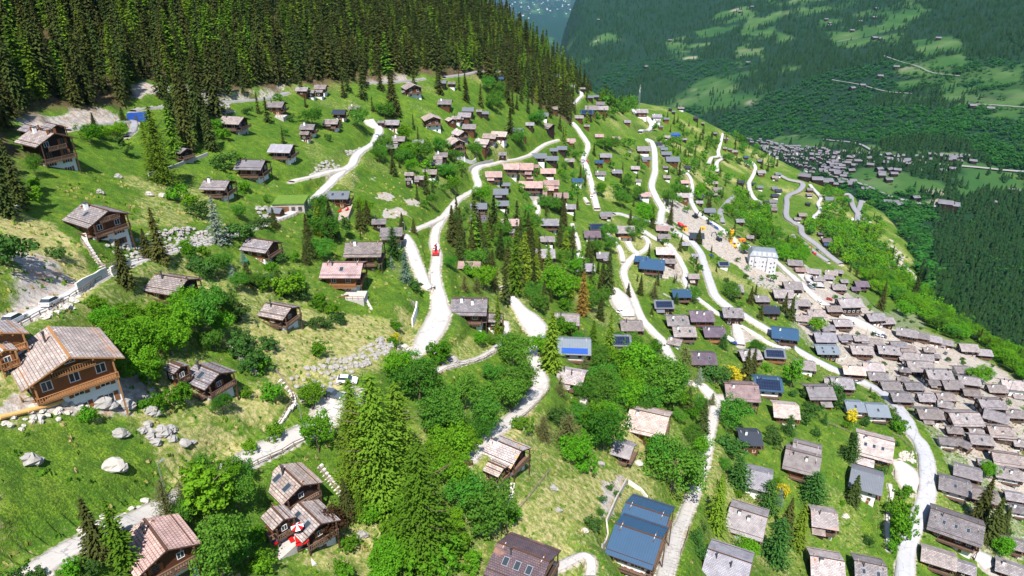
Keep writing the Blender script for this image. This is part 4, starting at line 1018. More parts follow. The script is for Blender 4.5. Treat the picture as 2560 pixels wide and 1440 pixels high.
for line in HT.strip().split('\n'):
    a=line.split('|'); f=a[0].split(); label=a[1].strip(); short=a[2].strip() if len(a)>2 else ''
    u,v,pw,g=map(float,f[:4]); code=f[4]; op=(code[2:]+''.join(q for q in f[5:] if not q.startswith('m'))) ; mods=[list(map(float,q[1:].split(','))) for q in f[5:] if q.startswith('m')]
    rnd=random.Random(hi*31+5); hi+=1
    tall=1.45 if 'h' in op else 1
    vil=(u>1990 and 740<v<1170 and (u-2000)*.62+840>v-(0 if v<1000 else 60)) or (u>2330 and v>1050)
    ratio=rnd.uniform(.86,.98) if vil else (1.04+.3*min(1,max(0,(v-900)/250)) if u>1500 or v<800 else 1.08)*rnd.uniform(.95,1.05)
    if code[0] in 'b' and 52<=pw<60: ratio=.8
    x,y,z,t,L,S=place(u,v,pw,g,ratio,tall)
    lod=4 if pw>=140 else 3 if pw>=84 else 2 if pw>=40 else 1 if pw>=17 else 0
    rz=-R(g); nm={'W':'house'}.get(code[1],'chalet')
    root=empty(nm,(x,y,z),rz)
    side=1 if u<1350 else -1
    e=1.2; dx,dy=math.cos(rz),math.sin(rz)
    def sd(xx,yy,zz,L_,S_):
        lo=min(float(hraw(xx+ (dx*sx*L_-dy*sy*S_)/2,yy+(dy*sx*L_+dx*sy*S_)/2)) for sx in (-1,1) for sy in (-1,1)); return max(1.5,zz-lo+.8)
    if lod>=1 and code[0] in 'swog' and 'c' not in op and rnd.random()<.5 and pw>25: op+='c1'
    house_module(root,0,0,0,0,L,S,code[0],code[1],op,lod,rnd,True,side,sd(x,y,z,L,S))
    disc=[(x,y,math.hypot(L,S)/2)]
    if not mods and lod>=1 and code[0] in 'swgbd' and pw<130 and rnd.random()<.45:
        sx=rnd.choice([-1,1])*rnd.uniform(.12,.24)*L
        if rnd.random()<.6: house_module(root,sx,-S*.40,-.9,0,L*rnd.uniform(.38,.5),S*.5,code[0],code[1],'',0,rnd,False,side,sd(x,y,z,L,S))
        else: house_module(root,sx*.6,S*.34,-.5,0,L*.6,S*.55,code[0],code[1],'',0,rnd,False,side,sd(x,y,z,L,S))
    for mu,mv,mp,mg in mods:
        x2,y2,z2,t2,L2,S2=place(mu,mv,mp,mg,ratio,tall)
        q=Matrix.Rotation(-rz,4,'Z')@Vector((x2-x,y2-y,z2-z))
        house_module(root,q.x,q.y,q.z,-R(mg)-rz,L2,S2,code[0],code[1],op if code[0]=='t' else op.replace('T',''),min(lod,3),rnd,code[0] in 'l',side,sd(x2,y2,z2,L2,S2)); disc.append((x2,y2,math.hypot(L2,S2)/2))
    HOUSES.append(dict(o=root,u=u,v=v,x=x,y=y,z=z,t=t,L=L,S=S,rz=rz,pw=pw,label=label,short=short,desc=(ROOFN[code[0]],WALLN[code[1]]),disc=disc,g=g,nm=nm))
# hotel (white mansard block)
def hotel():
    x,y,z,t=hit(1902,668); L=62*t/F*1.05; S=L*.62; root=empty('hotel',(x,y,z),R(-12)); w=L/2;d=S/2
    MB().box(-w,w,-d,d,-6,10.5).build('wall',M['greywall'],root)
    m=MB(); 
    vs=[(-w-.5,-d-.5,10.5),(w+.5,-d-.5,10.5),(w+.5,d+.5,10.5),(-w-.5,d+.5,10.5),(-w+1.4,-d+1.4,13.6),(w-1.4,-d+1.4,13.6),(w-1.4,d-1.4,13.6),(-w+1.4,d-1.4,13.6),(-w+4,0,15),(w-4,0,15)]
    m.add(vs,[(0,1,5,4),(1,2,6,5),(2,3,7,6),(3,0,4,7),(4,5,9,8),(6,7,8,9),(5,6,9),(7,4,8),(3,2,1,0)]); rf=m.build('roof',M['l'],root)
    for i in range(5): MB().box(-.7,.7,-.2,1.2,0,1.7).build('dormer',[M['W']],rf,loc=(-w+2.8+i*(2*w-5.6)/4,-d-.1,11.2))
    for s in (-1,1): MB().box(-1.6,1.6,-1.4,0,-6,9.9).build('bay',M['greywall'],root,loc=(s*w*.45,-d,0))
    for fl in range(4):
        for i in range(7): link('window',winmesh('wW'),root,(-w+1.6+i*(2*w-3.2)/6,-d-(1.4 if abs(abs(-w+1.6+i*(2*w-3.2)/6)-w*.45)<1.5 else 0),-3.2+fl*3.2),0,(.9,1,1.1))
        for i in range(3): link('window',winmesh('wW'),root,(-w,-d+2+i*(2*d-4)/2,-3.2+fl*3.2),-math.pi/2,(.9,1,1.1))
    tag(root,'big white hotel with blue-grey mansard roof below the construction site','hotel')
    HOUSES.append(dict(o=root,u=1902,v=640,x=x,y=y,z=z,t=t,L=L,S=S,rz=0,pw=66,label='big white hotel with blue-grey mansard roof below the construction site',short='white mansard hotel',desc=('blue-grey roofed','white'),disc=[(x,y,L*.6)],g=0,nm='hotel'))
hotel()
# ---------------- trees ----------------
def leafmat(name,c,var=.35,obj=True,tint=False,trans=.25,dead=None):
    m=bpy.data.materials.new(name); m.use_nodes=True; nt=m.node_tree; nt.nodes.clear(); out=nt.nodes.new('ShaderNodeOutputMaterial')
    v=posvec(nt); f=noise(nt,v,.55,3,.7)
    a=mixc(nt,f,[x*(1-var) for x in c],[x*(1+var*1.3) for x in c])
    if tint: at=nd(nt,'ShaderNodeAttribute',attribute_name='tint'); rv=at.outputs['Fac']
    else: rv=nt.nodes.new('ShaderNodeObjectInfo').outputs['Random']
    b=ramp(nt,rv,[(0,(.60,.72,.60)),(.3,(1.1,.92,.85)),(.65,(.95,1.15,.95)),(1,(1.4,1.15,.95))]); a=mixc(nt,1.0,a,b,'MULTIPLY')
    d=nt.nodes.new('ShaderNodeBsdfDiffuse'); nt.links.new(a,d.inputs[0]); t=nt.nodes.new('ShaderNodeBsdfTranslucent'); 
    tc=mixc(nt,1.0,a,(1.2,1.3,.6),'MULTIPLY'); nt.links.new(tc,t.inputs[0])
    mx=nt.nodes.new('ShaderNodeMixShader'); mx.inputs[0].default_value=trans; nt.links.new(d.outputs[0],mx.inputs[1]); nt.links.new(t.outputs[0],mx.inputs[2]); nt.links.new(mx.outputs[0],out.inputs[0]); return m
LC={'spruce':(.046,.060,.018),'larch':(.105,.185,.020),'broad':(.085,.215,.014),'broadd':(.060,.165,.022),'pine':(.115,.135,.055),'bush':(.075,.19,.014),'dbush':(.040,.095,.022),'blue':(.16,.22,.20),'yellow':(.42,.40,.03),'thuja':(.10,.17,.018),'brown':(.20,.13,.035),'redbrown':(.07,.035,.022)}
LM={k:leafmat(k+'_foliage',c,trans=.15 if k in('spruce','dbush') else .3) for k,c in LC.items()}
LMT={k:leafmat(k+'_foliage_mass',LC[k],tint=True,trans=.2) for k in ('spruce','larch','broad','broadd')}
M['bark']=plain('bark',(.12,.085,.06),.95,.35,2)
def trunk(h,r,rnd,limbs=6,fr=.95,lean=.02):
    m=MB(); p=Vector((0,0,-1.0)); n=6
    for i in range(n):
        q=Vector((rnd.uniform(-lean,lean)*h,rnd.uniform(-lean,lean)*h,-1+(h*fr+1)*(i+1)/n)); m.cyl(p,q,r*(1-i/n*.85),r*(1-(i+1)/n*.85),n=7,cap=False); p=q
    for i in range(limbs):
        z=h*(.25+.5*i/limbs); t=rnd.random()*6.28; l=h*.22; m.cyl((0,0,z),(math.cos(t)*l,math.sin(t)*l,z+l*.55),r*.35,r*.08,n=5,cap=False)
    return m
def conifer(h,Rr,rnd,levels=20,br=11,open_=.0,droop=.25,base=.08,tri=5,pw=.8):
    V=[];Fq=[]
    for i in range(levels):
        f=i/(levels-1); z=h*(base+(1-base)*f*.985); r=Rr*(1-f)**pw*(.8+rnd.random()*.4)+.12*Rr*(1-f)+.15
        nb=max(4,int(br*(1-.5*f))); a0=rnd.random()*6.28
        for j in range(nb):
            if rnd.random()<open_: continue
            t=a0+6.283*j/nb+rnd.uniform(-.2,.2); rr=r*rnd.uniform(.7,1.15); dx,dy=math.cos(t),math.sin(t); px,py=-dy,dx
            w=rr*.30+h*.008; zz=z+rnd.uniform(-.5,.5)*h/levels
            for k in range(tri):
                a=(k+.1)/tri; b=(k+1.0)/tri; wa=w*(1-a*.55)*rnd.uniform(.7,1.3); wb=w*(1-b*.8)*rnd.uniform(.3,.9)
                za=zz-droop*rr*a+ .06*rr; zb=zz-droop*rr*b*1.25-rnd.random()*.06*rr; s=rnd.uniform(-.3,.3)*w
                o=len(V)
                V+= [(dx*rr*a+px*(wa+s),dy*rr*a+py*(wa+s),za-wa*.35),(dx*rr*a,dy*rr*a,za+wa*.15),(dx*rr*b+px*(wb+s),dy*rr*b+py*(wb+s),zb-wb*.4),(dx*rr*b,dy*rr*b,zb),(dx*rr*a-px*(wa-s),dy*rr*a-py*(wa-s),za-wa*.35),(dx*rr*b-px*(wb-s),dy*rr*b-py*(wb-s),zb-wb*.4)]
                Fq+=[(o,o+1,o+3,o+2),(o+1,o+4,o+5,o+3)]
    return V,Fq
def conifer2(h,Rr,rnd,levels=26,br=12,npb=6,open_=.05,droop=.22,base=.07,sz=1.0,pw=.82,up=0):
    V=[];Fq=[]
    for i in range(levels):
        f=(i+rnd.random()*.6)/levels; r=Rr*(1-f)**pw*rnd.uniform(.82,1.12)+.01*h; z=h*(base+(1-base)*f)
        nb=max(4,int(br*(1-.55*f))); a0=rnd.random()*6.28
        for j in range(nb):
            if rnd.random()<open_: continue
            t=a0+6.283*j/nb+rnd.uniform(-.28,.28); rr=r*rnd.uniform(.55,1.15); dx,dy=math.cos(t),math.sin(t); zz=z+rnd.uniform(-.6,.6)*h/levels
            for k in range(npb):
                a=(k+rnd.uniform(.3,1.0))/npb; d=rr*a; w=(.05*h+.16*rr)*.42*sz*(1.1-.55*a)*rnd.uniform(.7,1.3); l=w*rnd.uniform(1.1,1.9)
                off=rnd.uniform(-.5,.5)*rr*.34*(1-a*.4); C=Vector((dx*d-dy*off,dy*d+dx*off,zz-droop*d*(.5+.5*a)+up*d+rnd.uniform(-.03,.03)*rr))
                ax=Vector((dx+rnd.uniform(-.5,.5),dy+rnd.uniform(-.5,.5),-droop*1.4+rnd.uniform(-.35,.25))).normalized(); sd_=ax.cross(Vector((rnd.uniform(-.45,.45),rnd.uniform(-.45,.45),1))).normalized()
                o=len(V); V+=[tuple(C-ax*l*.5),tuple(C+sd_*w*.5-ax*l*.05),tuple(C+ax*l*.55),tuple(C-sd_*w*.5-ax*l*.05)]; Fq.append((o,o+1,o+2,o+3))
    return V,Fq
def leafy(h,w,rnd,ncl=70,nl=34,ls=.34,bot=.16,shape='round',squash=1.0):
    V=[];Fq=[]; cz=h*(bot+1)/2; rz_=h*(1-bot)/2
    lobes=[(rnd.uniform(-.32,.32)*w,rnd.uniform(-.32,.32)*w,cz+rnd.uniform(-.35,.45)*rz_,rnd.uniform(.42,.66)) for _ in range(6)]+[(0,0,cz,.72)]
    for c in range(ncl):
        lx,ly,lz,lr=lobes[rnd.randrange(len(lobes))]
        while True:
            a,b,e=rnd.gauss(0,1),rnd.gauss(0,1),rnd.gauss(0,1); n=math.sqrt(a*a+b*b+e*e)+1e-6
            if e/n>-.75: break
        rr=rnd.uniform(.62,1.03); X=lx+a/n*w/2*lr*rr; Y=ly+b/n*w/2*lr*rr; Z=lz+e/n*rz_*lr*rr
        cr=w*.105*rnd.uniform(.7,1.35)
        for l in range(nl):
            p=Vector((rnd.gauss(0,1),rnd.gauss(0,1),rnd.gauss(0,.8))); p=p.normalized()*cr*rnd.uniform(.5,1.05)
            nrm=(p.normalized()+Vector((rnd.uniform(-.7,.7),rnd.uniform(-.7,.7),rnd.uniform(-.2,.9)))).normalized()
            t=nrm.cross(Vector((rnd.uniform(-1,1),rnd.uniform(-1,1),rnd.uniform(-1,1)))).normalized(); q=nrm.cross(t); s=ls*rnd.uniform(.55,1.2)
            C=Vector((X,Y,Z))+p; o=len(V)
            V+=[tuple(C-t*s*.5),tuple(C+q*s*.36),tuple(C+t*s*.5),tuple(C-q*s*.36)]; Fq.append((o,o+1,o+2,o+3))
    return V,Fq
PR={}  # kind -> list of (crown mesh, trunk mesh, height, width)
def addk(kind,mat,variants):
    L=[]
    for (V,Fq),(h,w),tr in variants:
        me=npmesh('crown',V,Fq,[mat]); tm=tr.mesh('trunk',[M['bark']],True) if tr else None; L.append((me,tm,h,w))
    PR[kind]=L
rt=random.Random(42)
addk('spruce',LM['spruce'],[(conifer2(20,4.3,rt,34,14,7,.02,.30,.04,1.55),(20,7.4),trunk(20,.32,rt,0)) for _ in range(4)])
addk('larch',LM['larch'],[(conifer2(20,4.4,rt,32,13,7,.08,.10,.05,1.35,.72),(20,7.2),trunk(20,.32,rt,0)) for _ in range(3)])
addk('biglarch',LM['larch'],[(conifer2(26,6.6,rt,50,18,13,.20,.10,.05,.60,.55),(26,12),trunk(26,.42,rt,8,.95,.015)) for _ in range(3)])
addk('broad',LM['broad'],[(leafy(10,9,rt,150,34,.50),(10,9),trunk(10,.25,rt,7,.7,.03)) for _ in range(4)])
addk('broadd',LM['broadd'],[(leafy(10,9,rt,150,34,.46),(10,9),trunk(10,.25,rt,7,.7,.03)) for _ in range(3)])
addk('pine',LM['pine'],[(conifer2(8,3.5,rt,22,14,8,.03,-.12,.04,.9,.5),(8,7),trunk(8,.18,rt,0)) for _ in range(2)])
addk('bush',LM['bush'],[(leafy(3,3.4,rt,60,26,.32,.02),(3,3.4),None) for _ in range(3)])
addk('dbush',LM['dbush'],[(leafy(3,3.4,rt,60,26,.28,.02),(3,3.4),None) for _ in range(2)])
addk('cone',LM['dbush'],[(conifer2(6,2.0,rt,28,15,6,0,.0,.02,1.1,.5),(6,3.8),None) for _ in range(2)])
addk('column',LM['dbush'],[(leafy(5,2.2,rt,70,26,.26,.02),(5,2.2),None) for _ in range(2)])
addk('poplar',LM['broad'],[(leafy(12,4.4,rt,120,30,.42,.06),(12,4.4),trunk(12,.2,rt,4,.8))])
addk('blue',LM['blue'],[(conifer2(8,2.4,rt,26,13,6,0,.1,.03,1.3,.75),(8,4.8),trunk(8,.15,rt,0))])
addk('yellow',LM['yellow'],[(leafy(3,3.2,rt,60,26,.3,.02),(3,3.2),None)])
addk('thuja',LM['thuja'],[(conifer2(10,2.6,rt,34,14,6,0,.35,.02,1.2,.65),(10,5.6),None)])
addk('brown',LM['brown'],[(conifer2(20,4.2,rt,34,14,8,.12,.05,.06,1.0,.6),(20,8.4),trunk(20,.3,rt,0))])
addk('redbrown',LM['redbrown'],[(leafy(6,5,rt,90,28,.34,.05),(6,5),trunk(6,.15,rt,5,.7))])
KN={'biglarch':('larch_tree','larch','big feathery larch'),'spruce':('spruce_tree','spruce','dark spruce'),'larch':('larch_tree','larch','bright green larch'),'broad':('broadleaf_tree','tree','bright green leafy tree'),'broadd':('broadleaf_tree','tree','deep green leafy tree'),
'pine':('mountain_pine','pine','pale spreading mountain pine'),'bush':('green_bush','bush','bright green bush'),'dbush':('dark_bush','bush','dark green bush'),'cone':('conical_conifer','conifer','dense conical dark conifer'),
'column':('columnar_shrub','shrub','narrow dark column shrub'),'poplar':('slender_tree','tree','tall slender bright tree'),'blue':('blue_spruce','spruce','silver-blue spruce'),'yellow':('yellow_shrub','shrub','golden yellow shrub'),
'thuja':('drooping_conifer','conifer','yellow-green drooping conifer'),'brown':('brown_larch','larch','tall brownish orange larch'),'redbrown':('copper_tree','tree','dark copper-brown tree')}
# hand placed: u v(base) height_px kind [width factor]
TT='''
315 1425 150 larch .9;255 1408 130 spruce .9;20 1440 70 dbush;100 1442 44 dbush;190 1450 46 bush;240 1455 50 dbush;425 1300 100 pine .8;468 1285 80 pine;400 1245 50 pine;510 1200 66 bush 1.3;540 1320 150 poplar 1.5;600 1290 110 broadd .8;560 1445 170 broadd .85;505 1160 60 broadd
625 1122 42 bush;688 1090 52 bush;442 1022 76 bush .8;558 1036 66 broadd .8;616 995 34 bush;686 1000 54 bush;780 1000 84 broad .9;800 1150 110 broad .7;520 1215 40 bush;226 1055 46 bush;360 1020 30 bush;398 1030 60 bush .7;385 960 80 bush .8
900 1225 215 biglarch 1.1;955 1262 300 biglarch 1.0;1005 1205 235 biglarch 1.05;1062 1400 265 biglarch 1.0;1050 1010 130 broadd;1085 1068 120 broadd;885 1085 120 biglarch 1.3;1040 960 90 broadd;1000 950 90 broad
1160 1030 110 broadd;1205 1066 115 broadd;1250 1010 105 broadd;1292 1000 110 broadd;1235 960 60 broadd;1285 925 100 broadd;1120 1140 110 broad;1165 1130 85 broad;1190 1095 80 broadd;1110 1080 110 broadd;1150 1080 90 broadd;1272 890 66 broadd;1296 950 70 broadd
1215 1325 150 broadd .95;1180 1280 120 broadd;1120 1230 105 broad;1095 1180 90 broad;1022 1405 100 bush 1.2;1112 1420 95 bush .9;960 1445 100 broad 1.1;1000 1440 110 bush;900 1300 80 thuja .7;868 1290 90 spruce .9;838 1345 80 redbrown 1.1;876 1375 46 bush;980 1340 60 bush;1070 1440 80 bush;1180 1437 60 bush;930 1240 40 bush
300 875 110 broad;345 900 130 broad 1.05;405 840 110 broad;445 865 125 broad;505 840 125 broadd;365 950 100 broad;430 890 100 broad;525 800 100 broadd;330 820 80 broad;475 790 90 broad;270 830 80 broad;360 860 90 broad;410 885 80 broad;540 880 70 broadd;550 840 80 broad;250 790 50 bush;300 940 60 broad
612 870 70 dbush 1.1;645 920 80 dbush;596 895 70 dbush .9;618 930 50 dbush;560 790 80 broadd;590 800 70 spruce;676 872 48 dbush 1.3;665 930 66 bush .9;798 885 50 bush;832 790 44 bush;800 775 48 bush;852 812 40 dbush;790 822 40 dbush;822 820 30 dbush
722 745 70 bush 1.1;755 750 50 dbush;700 735 60 spruce 1.2;660 730 40 bush;745 720 50 bush;990 818 32 bush;992 850 38 yellow .9;990 862 34 bush;1100 902 66 bush .9;1203 858 50 broad .8;1228 852 26 bush;580 960 20 bush;590 800 60 dbush
322 728 115 spruce 1.0;372 650 80 spruce;408 672 135 spruce .9;395 620 40 spruce;550 618 120 blue .9;590 612 56 dbush 1.5;625 605 46 dbush;506 548 60 dbush 1;480 520 42 bush;447 505 50 bush;458 480 30 bush;560 426 54 dbush 1.1;600 400 26 bush;640 430 30 bush;612 480 36 bush
22 540 190 spruce .9;55 520 165 spruce .8;95 505 46 bush 1.1;20 670 110 dbush 1.1;150 648 44 dbush 1;90 470 30 bush;90 440 60 broadd .7
412 460 190 biglarch 1.1;472 378 190 spruce .8;505 352 170 spruce .85;530 375 120 spruce .9;440 395 140 larch 1;380 425 120 larch .9;315 392 56 column 1.2;228 362 60 broad 1.1;262 350 44 broad;300 335 46 broad;308 300 40 spruce 1.2;240 330 40 spruce;560 350 34 bush;545 325 30 bush
520 700 60 dbush 1;545 690 70 broadd;585 705 50 blue;500 680 50 dbush;622 712 60 spruce 1.2;610 660 40 blue;480 655 40 bush;520 650 36 bush;470 640 36 bush;560 670 50 broadd;600 730 60 broadd;680 680 34 bush;645 720 50 broadd;690 655 34 dbush 1.4;735 655 30 bush;765 660 50 spruce
775 645 60 spruce 1.2;830 600 100 spruce 1.0;800 590 90 larch 1;772 615 80 spruce;870 598 66 column 1.1;902 575 72 spruce 1.1;920 560 60 spruce;800 540 60 broadd;828 555 44 blue 1.6;785 560 50 dbush;815 600 80 broadd;985 640 80 cone 1.2;1016 705 92 blue .9;980 672 34 blue 1;942 680 50 thuja .8;972 668 24 dbush;688 575 50 spruce 1;910 545 60 broad;640 570 30 dbush;660 580 40 dbush;1035 585 40 spruce;1040 725 40 dbush;1005 560 40 spruce
1150 650 80 spruce;1180 630 70 spruce;1212 660 80 spruce;1232 712 95 spruce;1252 650 80 spruce 1;1290 745 160 larch .9;1312 710 130 larch 1;1330 650 80 spruce;1162 728 50 pine;1192 730 46 pine;1245 830 100 larch .7;1150 600 60 spruce;1200 600 70 spruce;1225 600 70 spruce;1270 690 90 spruce;1300 620 70 spruce;1320 590 60 spruce;1265 600 80 spruce;1340 700 70 larch;1128 680 40 broadd;1140 570 40 dbush;1175 690 40 bush
1390 748 95 broad 1.05;1455 790 110 brown .9;1520 727 116 spruce 1;1426 745 60 larch;1360 770 70 spruce;1340 780 60 broadd;1410 770 40 bush;1408 830 44 bush 1.5;1378 935 140 larch 1.1;1350 900 70 broad;1482 870 70 larch;1522 890 110 larch .8;1560 880 50 broadd;1500 800 60 spruce;1590 960 130 broad 1.1;1640 1010 130 broadd 1.1;1562 1030 100 broad;1502 1010 95 broadd;1672 1010 90 broadd;1478 1010 70 broadd;1480 1090 95 broad 1.2;1420 1118 106 pine 1.2;1358 1098 76 pine 1.1;1306 1088 44 bush 1.2;1440 1158 90 broad 1;1466 1180 52 bush 1;1505 1120 130 broadd .9;1395 1060 60 dbush;1460 940 60 pine;1440 1010 30 bush;1540 980 60 bush;1610 1030 90 broadd;1590 880 60 broadd;1700 1020 60 broad;1448 860 40 broadd;1380 860 60 larch
1682 1215 140 broadd 1.15;1660 1180 100 broadd;1720 1170 80 broadd;1718 1030 64 spruce 1;1756 1075 84 spruce 1;1822 1072 84 broadd 1.1;1822 1132 64 dbush 1.3;1706 945 112 pine .9;1746 962 46 blue;1782 955 56 dbush 1.4;1832 955 48 yellow 1.1;1862 950 80 spruce 1;1880 930 60 spruce;1975 970 80 poplar 1.2;1808 872 40 cone 1.2;1890 885 40 broadd;1640 870 32 bush 1.2;1545 860 40 broadd;1600 740 50 spruce .9;1570 740 40 spruce;1635 745 50 pine;1690 760 30 cone;1735 755 46 broadd;1728 1040 40 bush;1780 1010 40 pine
1786 1320 120 thuja 1.0;1800 1240 60 thuja .8;1842 1215 78 cone 1.3;1916 1272 74 cone 1.3;1960 1350 100 spruce 1;1990 1370 110 larch .9;1936 1408 110 cone 1.0;1868 1402 70 broad 1;2030 1255 78 cone 1.5;2124 1150 70 cone 1.1;2130 1255 66 spruce 1.2;2196 1186 40 dbush 1.2;1955 1240 40 yellow;1946 1262 46 blue .8;2238 1345 90 bush .7;2245 1300 60 bush;2255 1250 40 bush;2228 1375 30 bush;2442 1310 110 spruce 1.1;2470 1350 100 spruce 1.2;2505 1390 60 broad;2500 1340 70 spruce;2472 1195 46 broad;1736 1370 40 dbush;1750 1400 40 dbush;1480 1320 46 dbush;1500 1288 22 dbush;1505 1255 20 dbush;1540 1240 20 dbush;1525 1225 20 dbush;1810 1180 36 broadd;1970 1085 50 cone 1.2;1935 1110 44 dbush;2010 1060 40 dbush;2030 1040 40 dbush;2125 1055 40 yellow .8;2060 1060 30 cone;2090 1020 40 dbush;2010 995 30 dbush;2090 985 36 dbush;2160 1065 30 dbush;2220 1060 40 dbush;2245 1080 40 bush
2446 955 52 broad 1.3;2200 775 70 spruce 1;2280 760 90 spruce 1;2035 830 46 broad 1.2;1975 800 60 spruce;1960 780 50 spruce;1900 800 40 spruce;1875 760 46 spruce;1470 650 60 spruce;1490 640 50 broadd;1430 640 80 spruce;1400 620 80 spruce;1410 560 60 spruce;1350 490 40 broad;1555 500 40 dbush;1745 610 34 spruce 1.4;1860 630 30 broad;1580 600 40 broadd;1405 540 60 spruce;1385 530 50 broadd;1620 540 34 broadd;1605 560 60 broad 1.1;1630 570 50 spruce;1575 560 40 spruce;1675 562 60 spruce .9;1340 620 50 larch;1330 560 30 broadd
1500 970 80 broadd 1;1530 1010 80 broadd;1455 1000 60 broadd;1600 1050 60 broadd;1620 950 80 broadd;1660 960 90 broadd;1545 930 70 broad;1495 930 60 broadd;1570 990 80 broad;1690 980 80 broadd;1540 1060 60 broadd;1440 1060 60 broadd;1515 1070 80 broad;1400 1000 60 pine .9;1720 1210 60 broadd;1640 1140 60 broad;1750 1130 60 broad;1730 1100 60 broadd;1750 1020 40 broadd;1000 1290 90 broad;1040 1300 90 broadd;940 1310 70 broad;1130 1330 70 broad;1150 1390 60 bush;860 1440 50 bush;650 1360 60 broad .9;620 1400 90 broadd;660 1430 60 bush;480 1180 60 pine;610 1230 70 broadd;570 1240 90 broad;500 1250 90 poplar 1.4;480 1330 80 broadd
'''
TREES=[]  # dict(kind,x,y,z,h,wf,u,v,hp,hand)
for it in TT.replace('\n',';').split(';'):
    f=it.split()
    if len(f)<4: continue
    u,v,hp=float(f[0]),float(f[1]),float(f[2]); wf=float(f[4]) if len(f)>4 else 1.0
    x,y,z,t=hit(u,v); c=math.cos(depr(v)); sdp=math.sin(depr(v))
    # apparent height of an upright crown: h*cos + part of its width*sin
    h0,w0=PR[f[3]][0][2:]; asp=w0*wf/h0
    h=hp*t/F/(c+asp*sdp*(.42 if f[3] in('bush','dbush','broad','broadd','yellow','pine') else .12))
    TREES.append(dict(k=f[3],x=x,y=y,z=h1(x,y),h=h,wf=wf,u=u,v=v,hp=hp,hand=1))
HD=[]
for H_ in HOUSES: HD+=H_['disc']
KH=kdtree.KDTree(len(HD)); 
for i,q in enumerate(HD): KH.insert((q[0],q[1],0),i)
KH.balance()
KT=kdtree.KDTree(len(TREES)); 
for i,q in enumerate(TREES): KT.insert((q['x'],q['y'],0),i)
KT.balance()
def clear_of(x,y,m=1.5,tree=2.5):
    for c,i,d in KH.find_n((x,y,0),3):
        if d<HD[i][2]+m: return False
    if roadd(x,y)<m: return False
    c,i,d=KT.find((x,y,0)); return d>tree
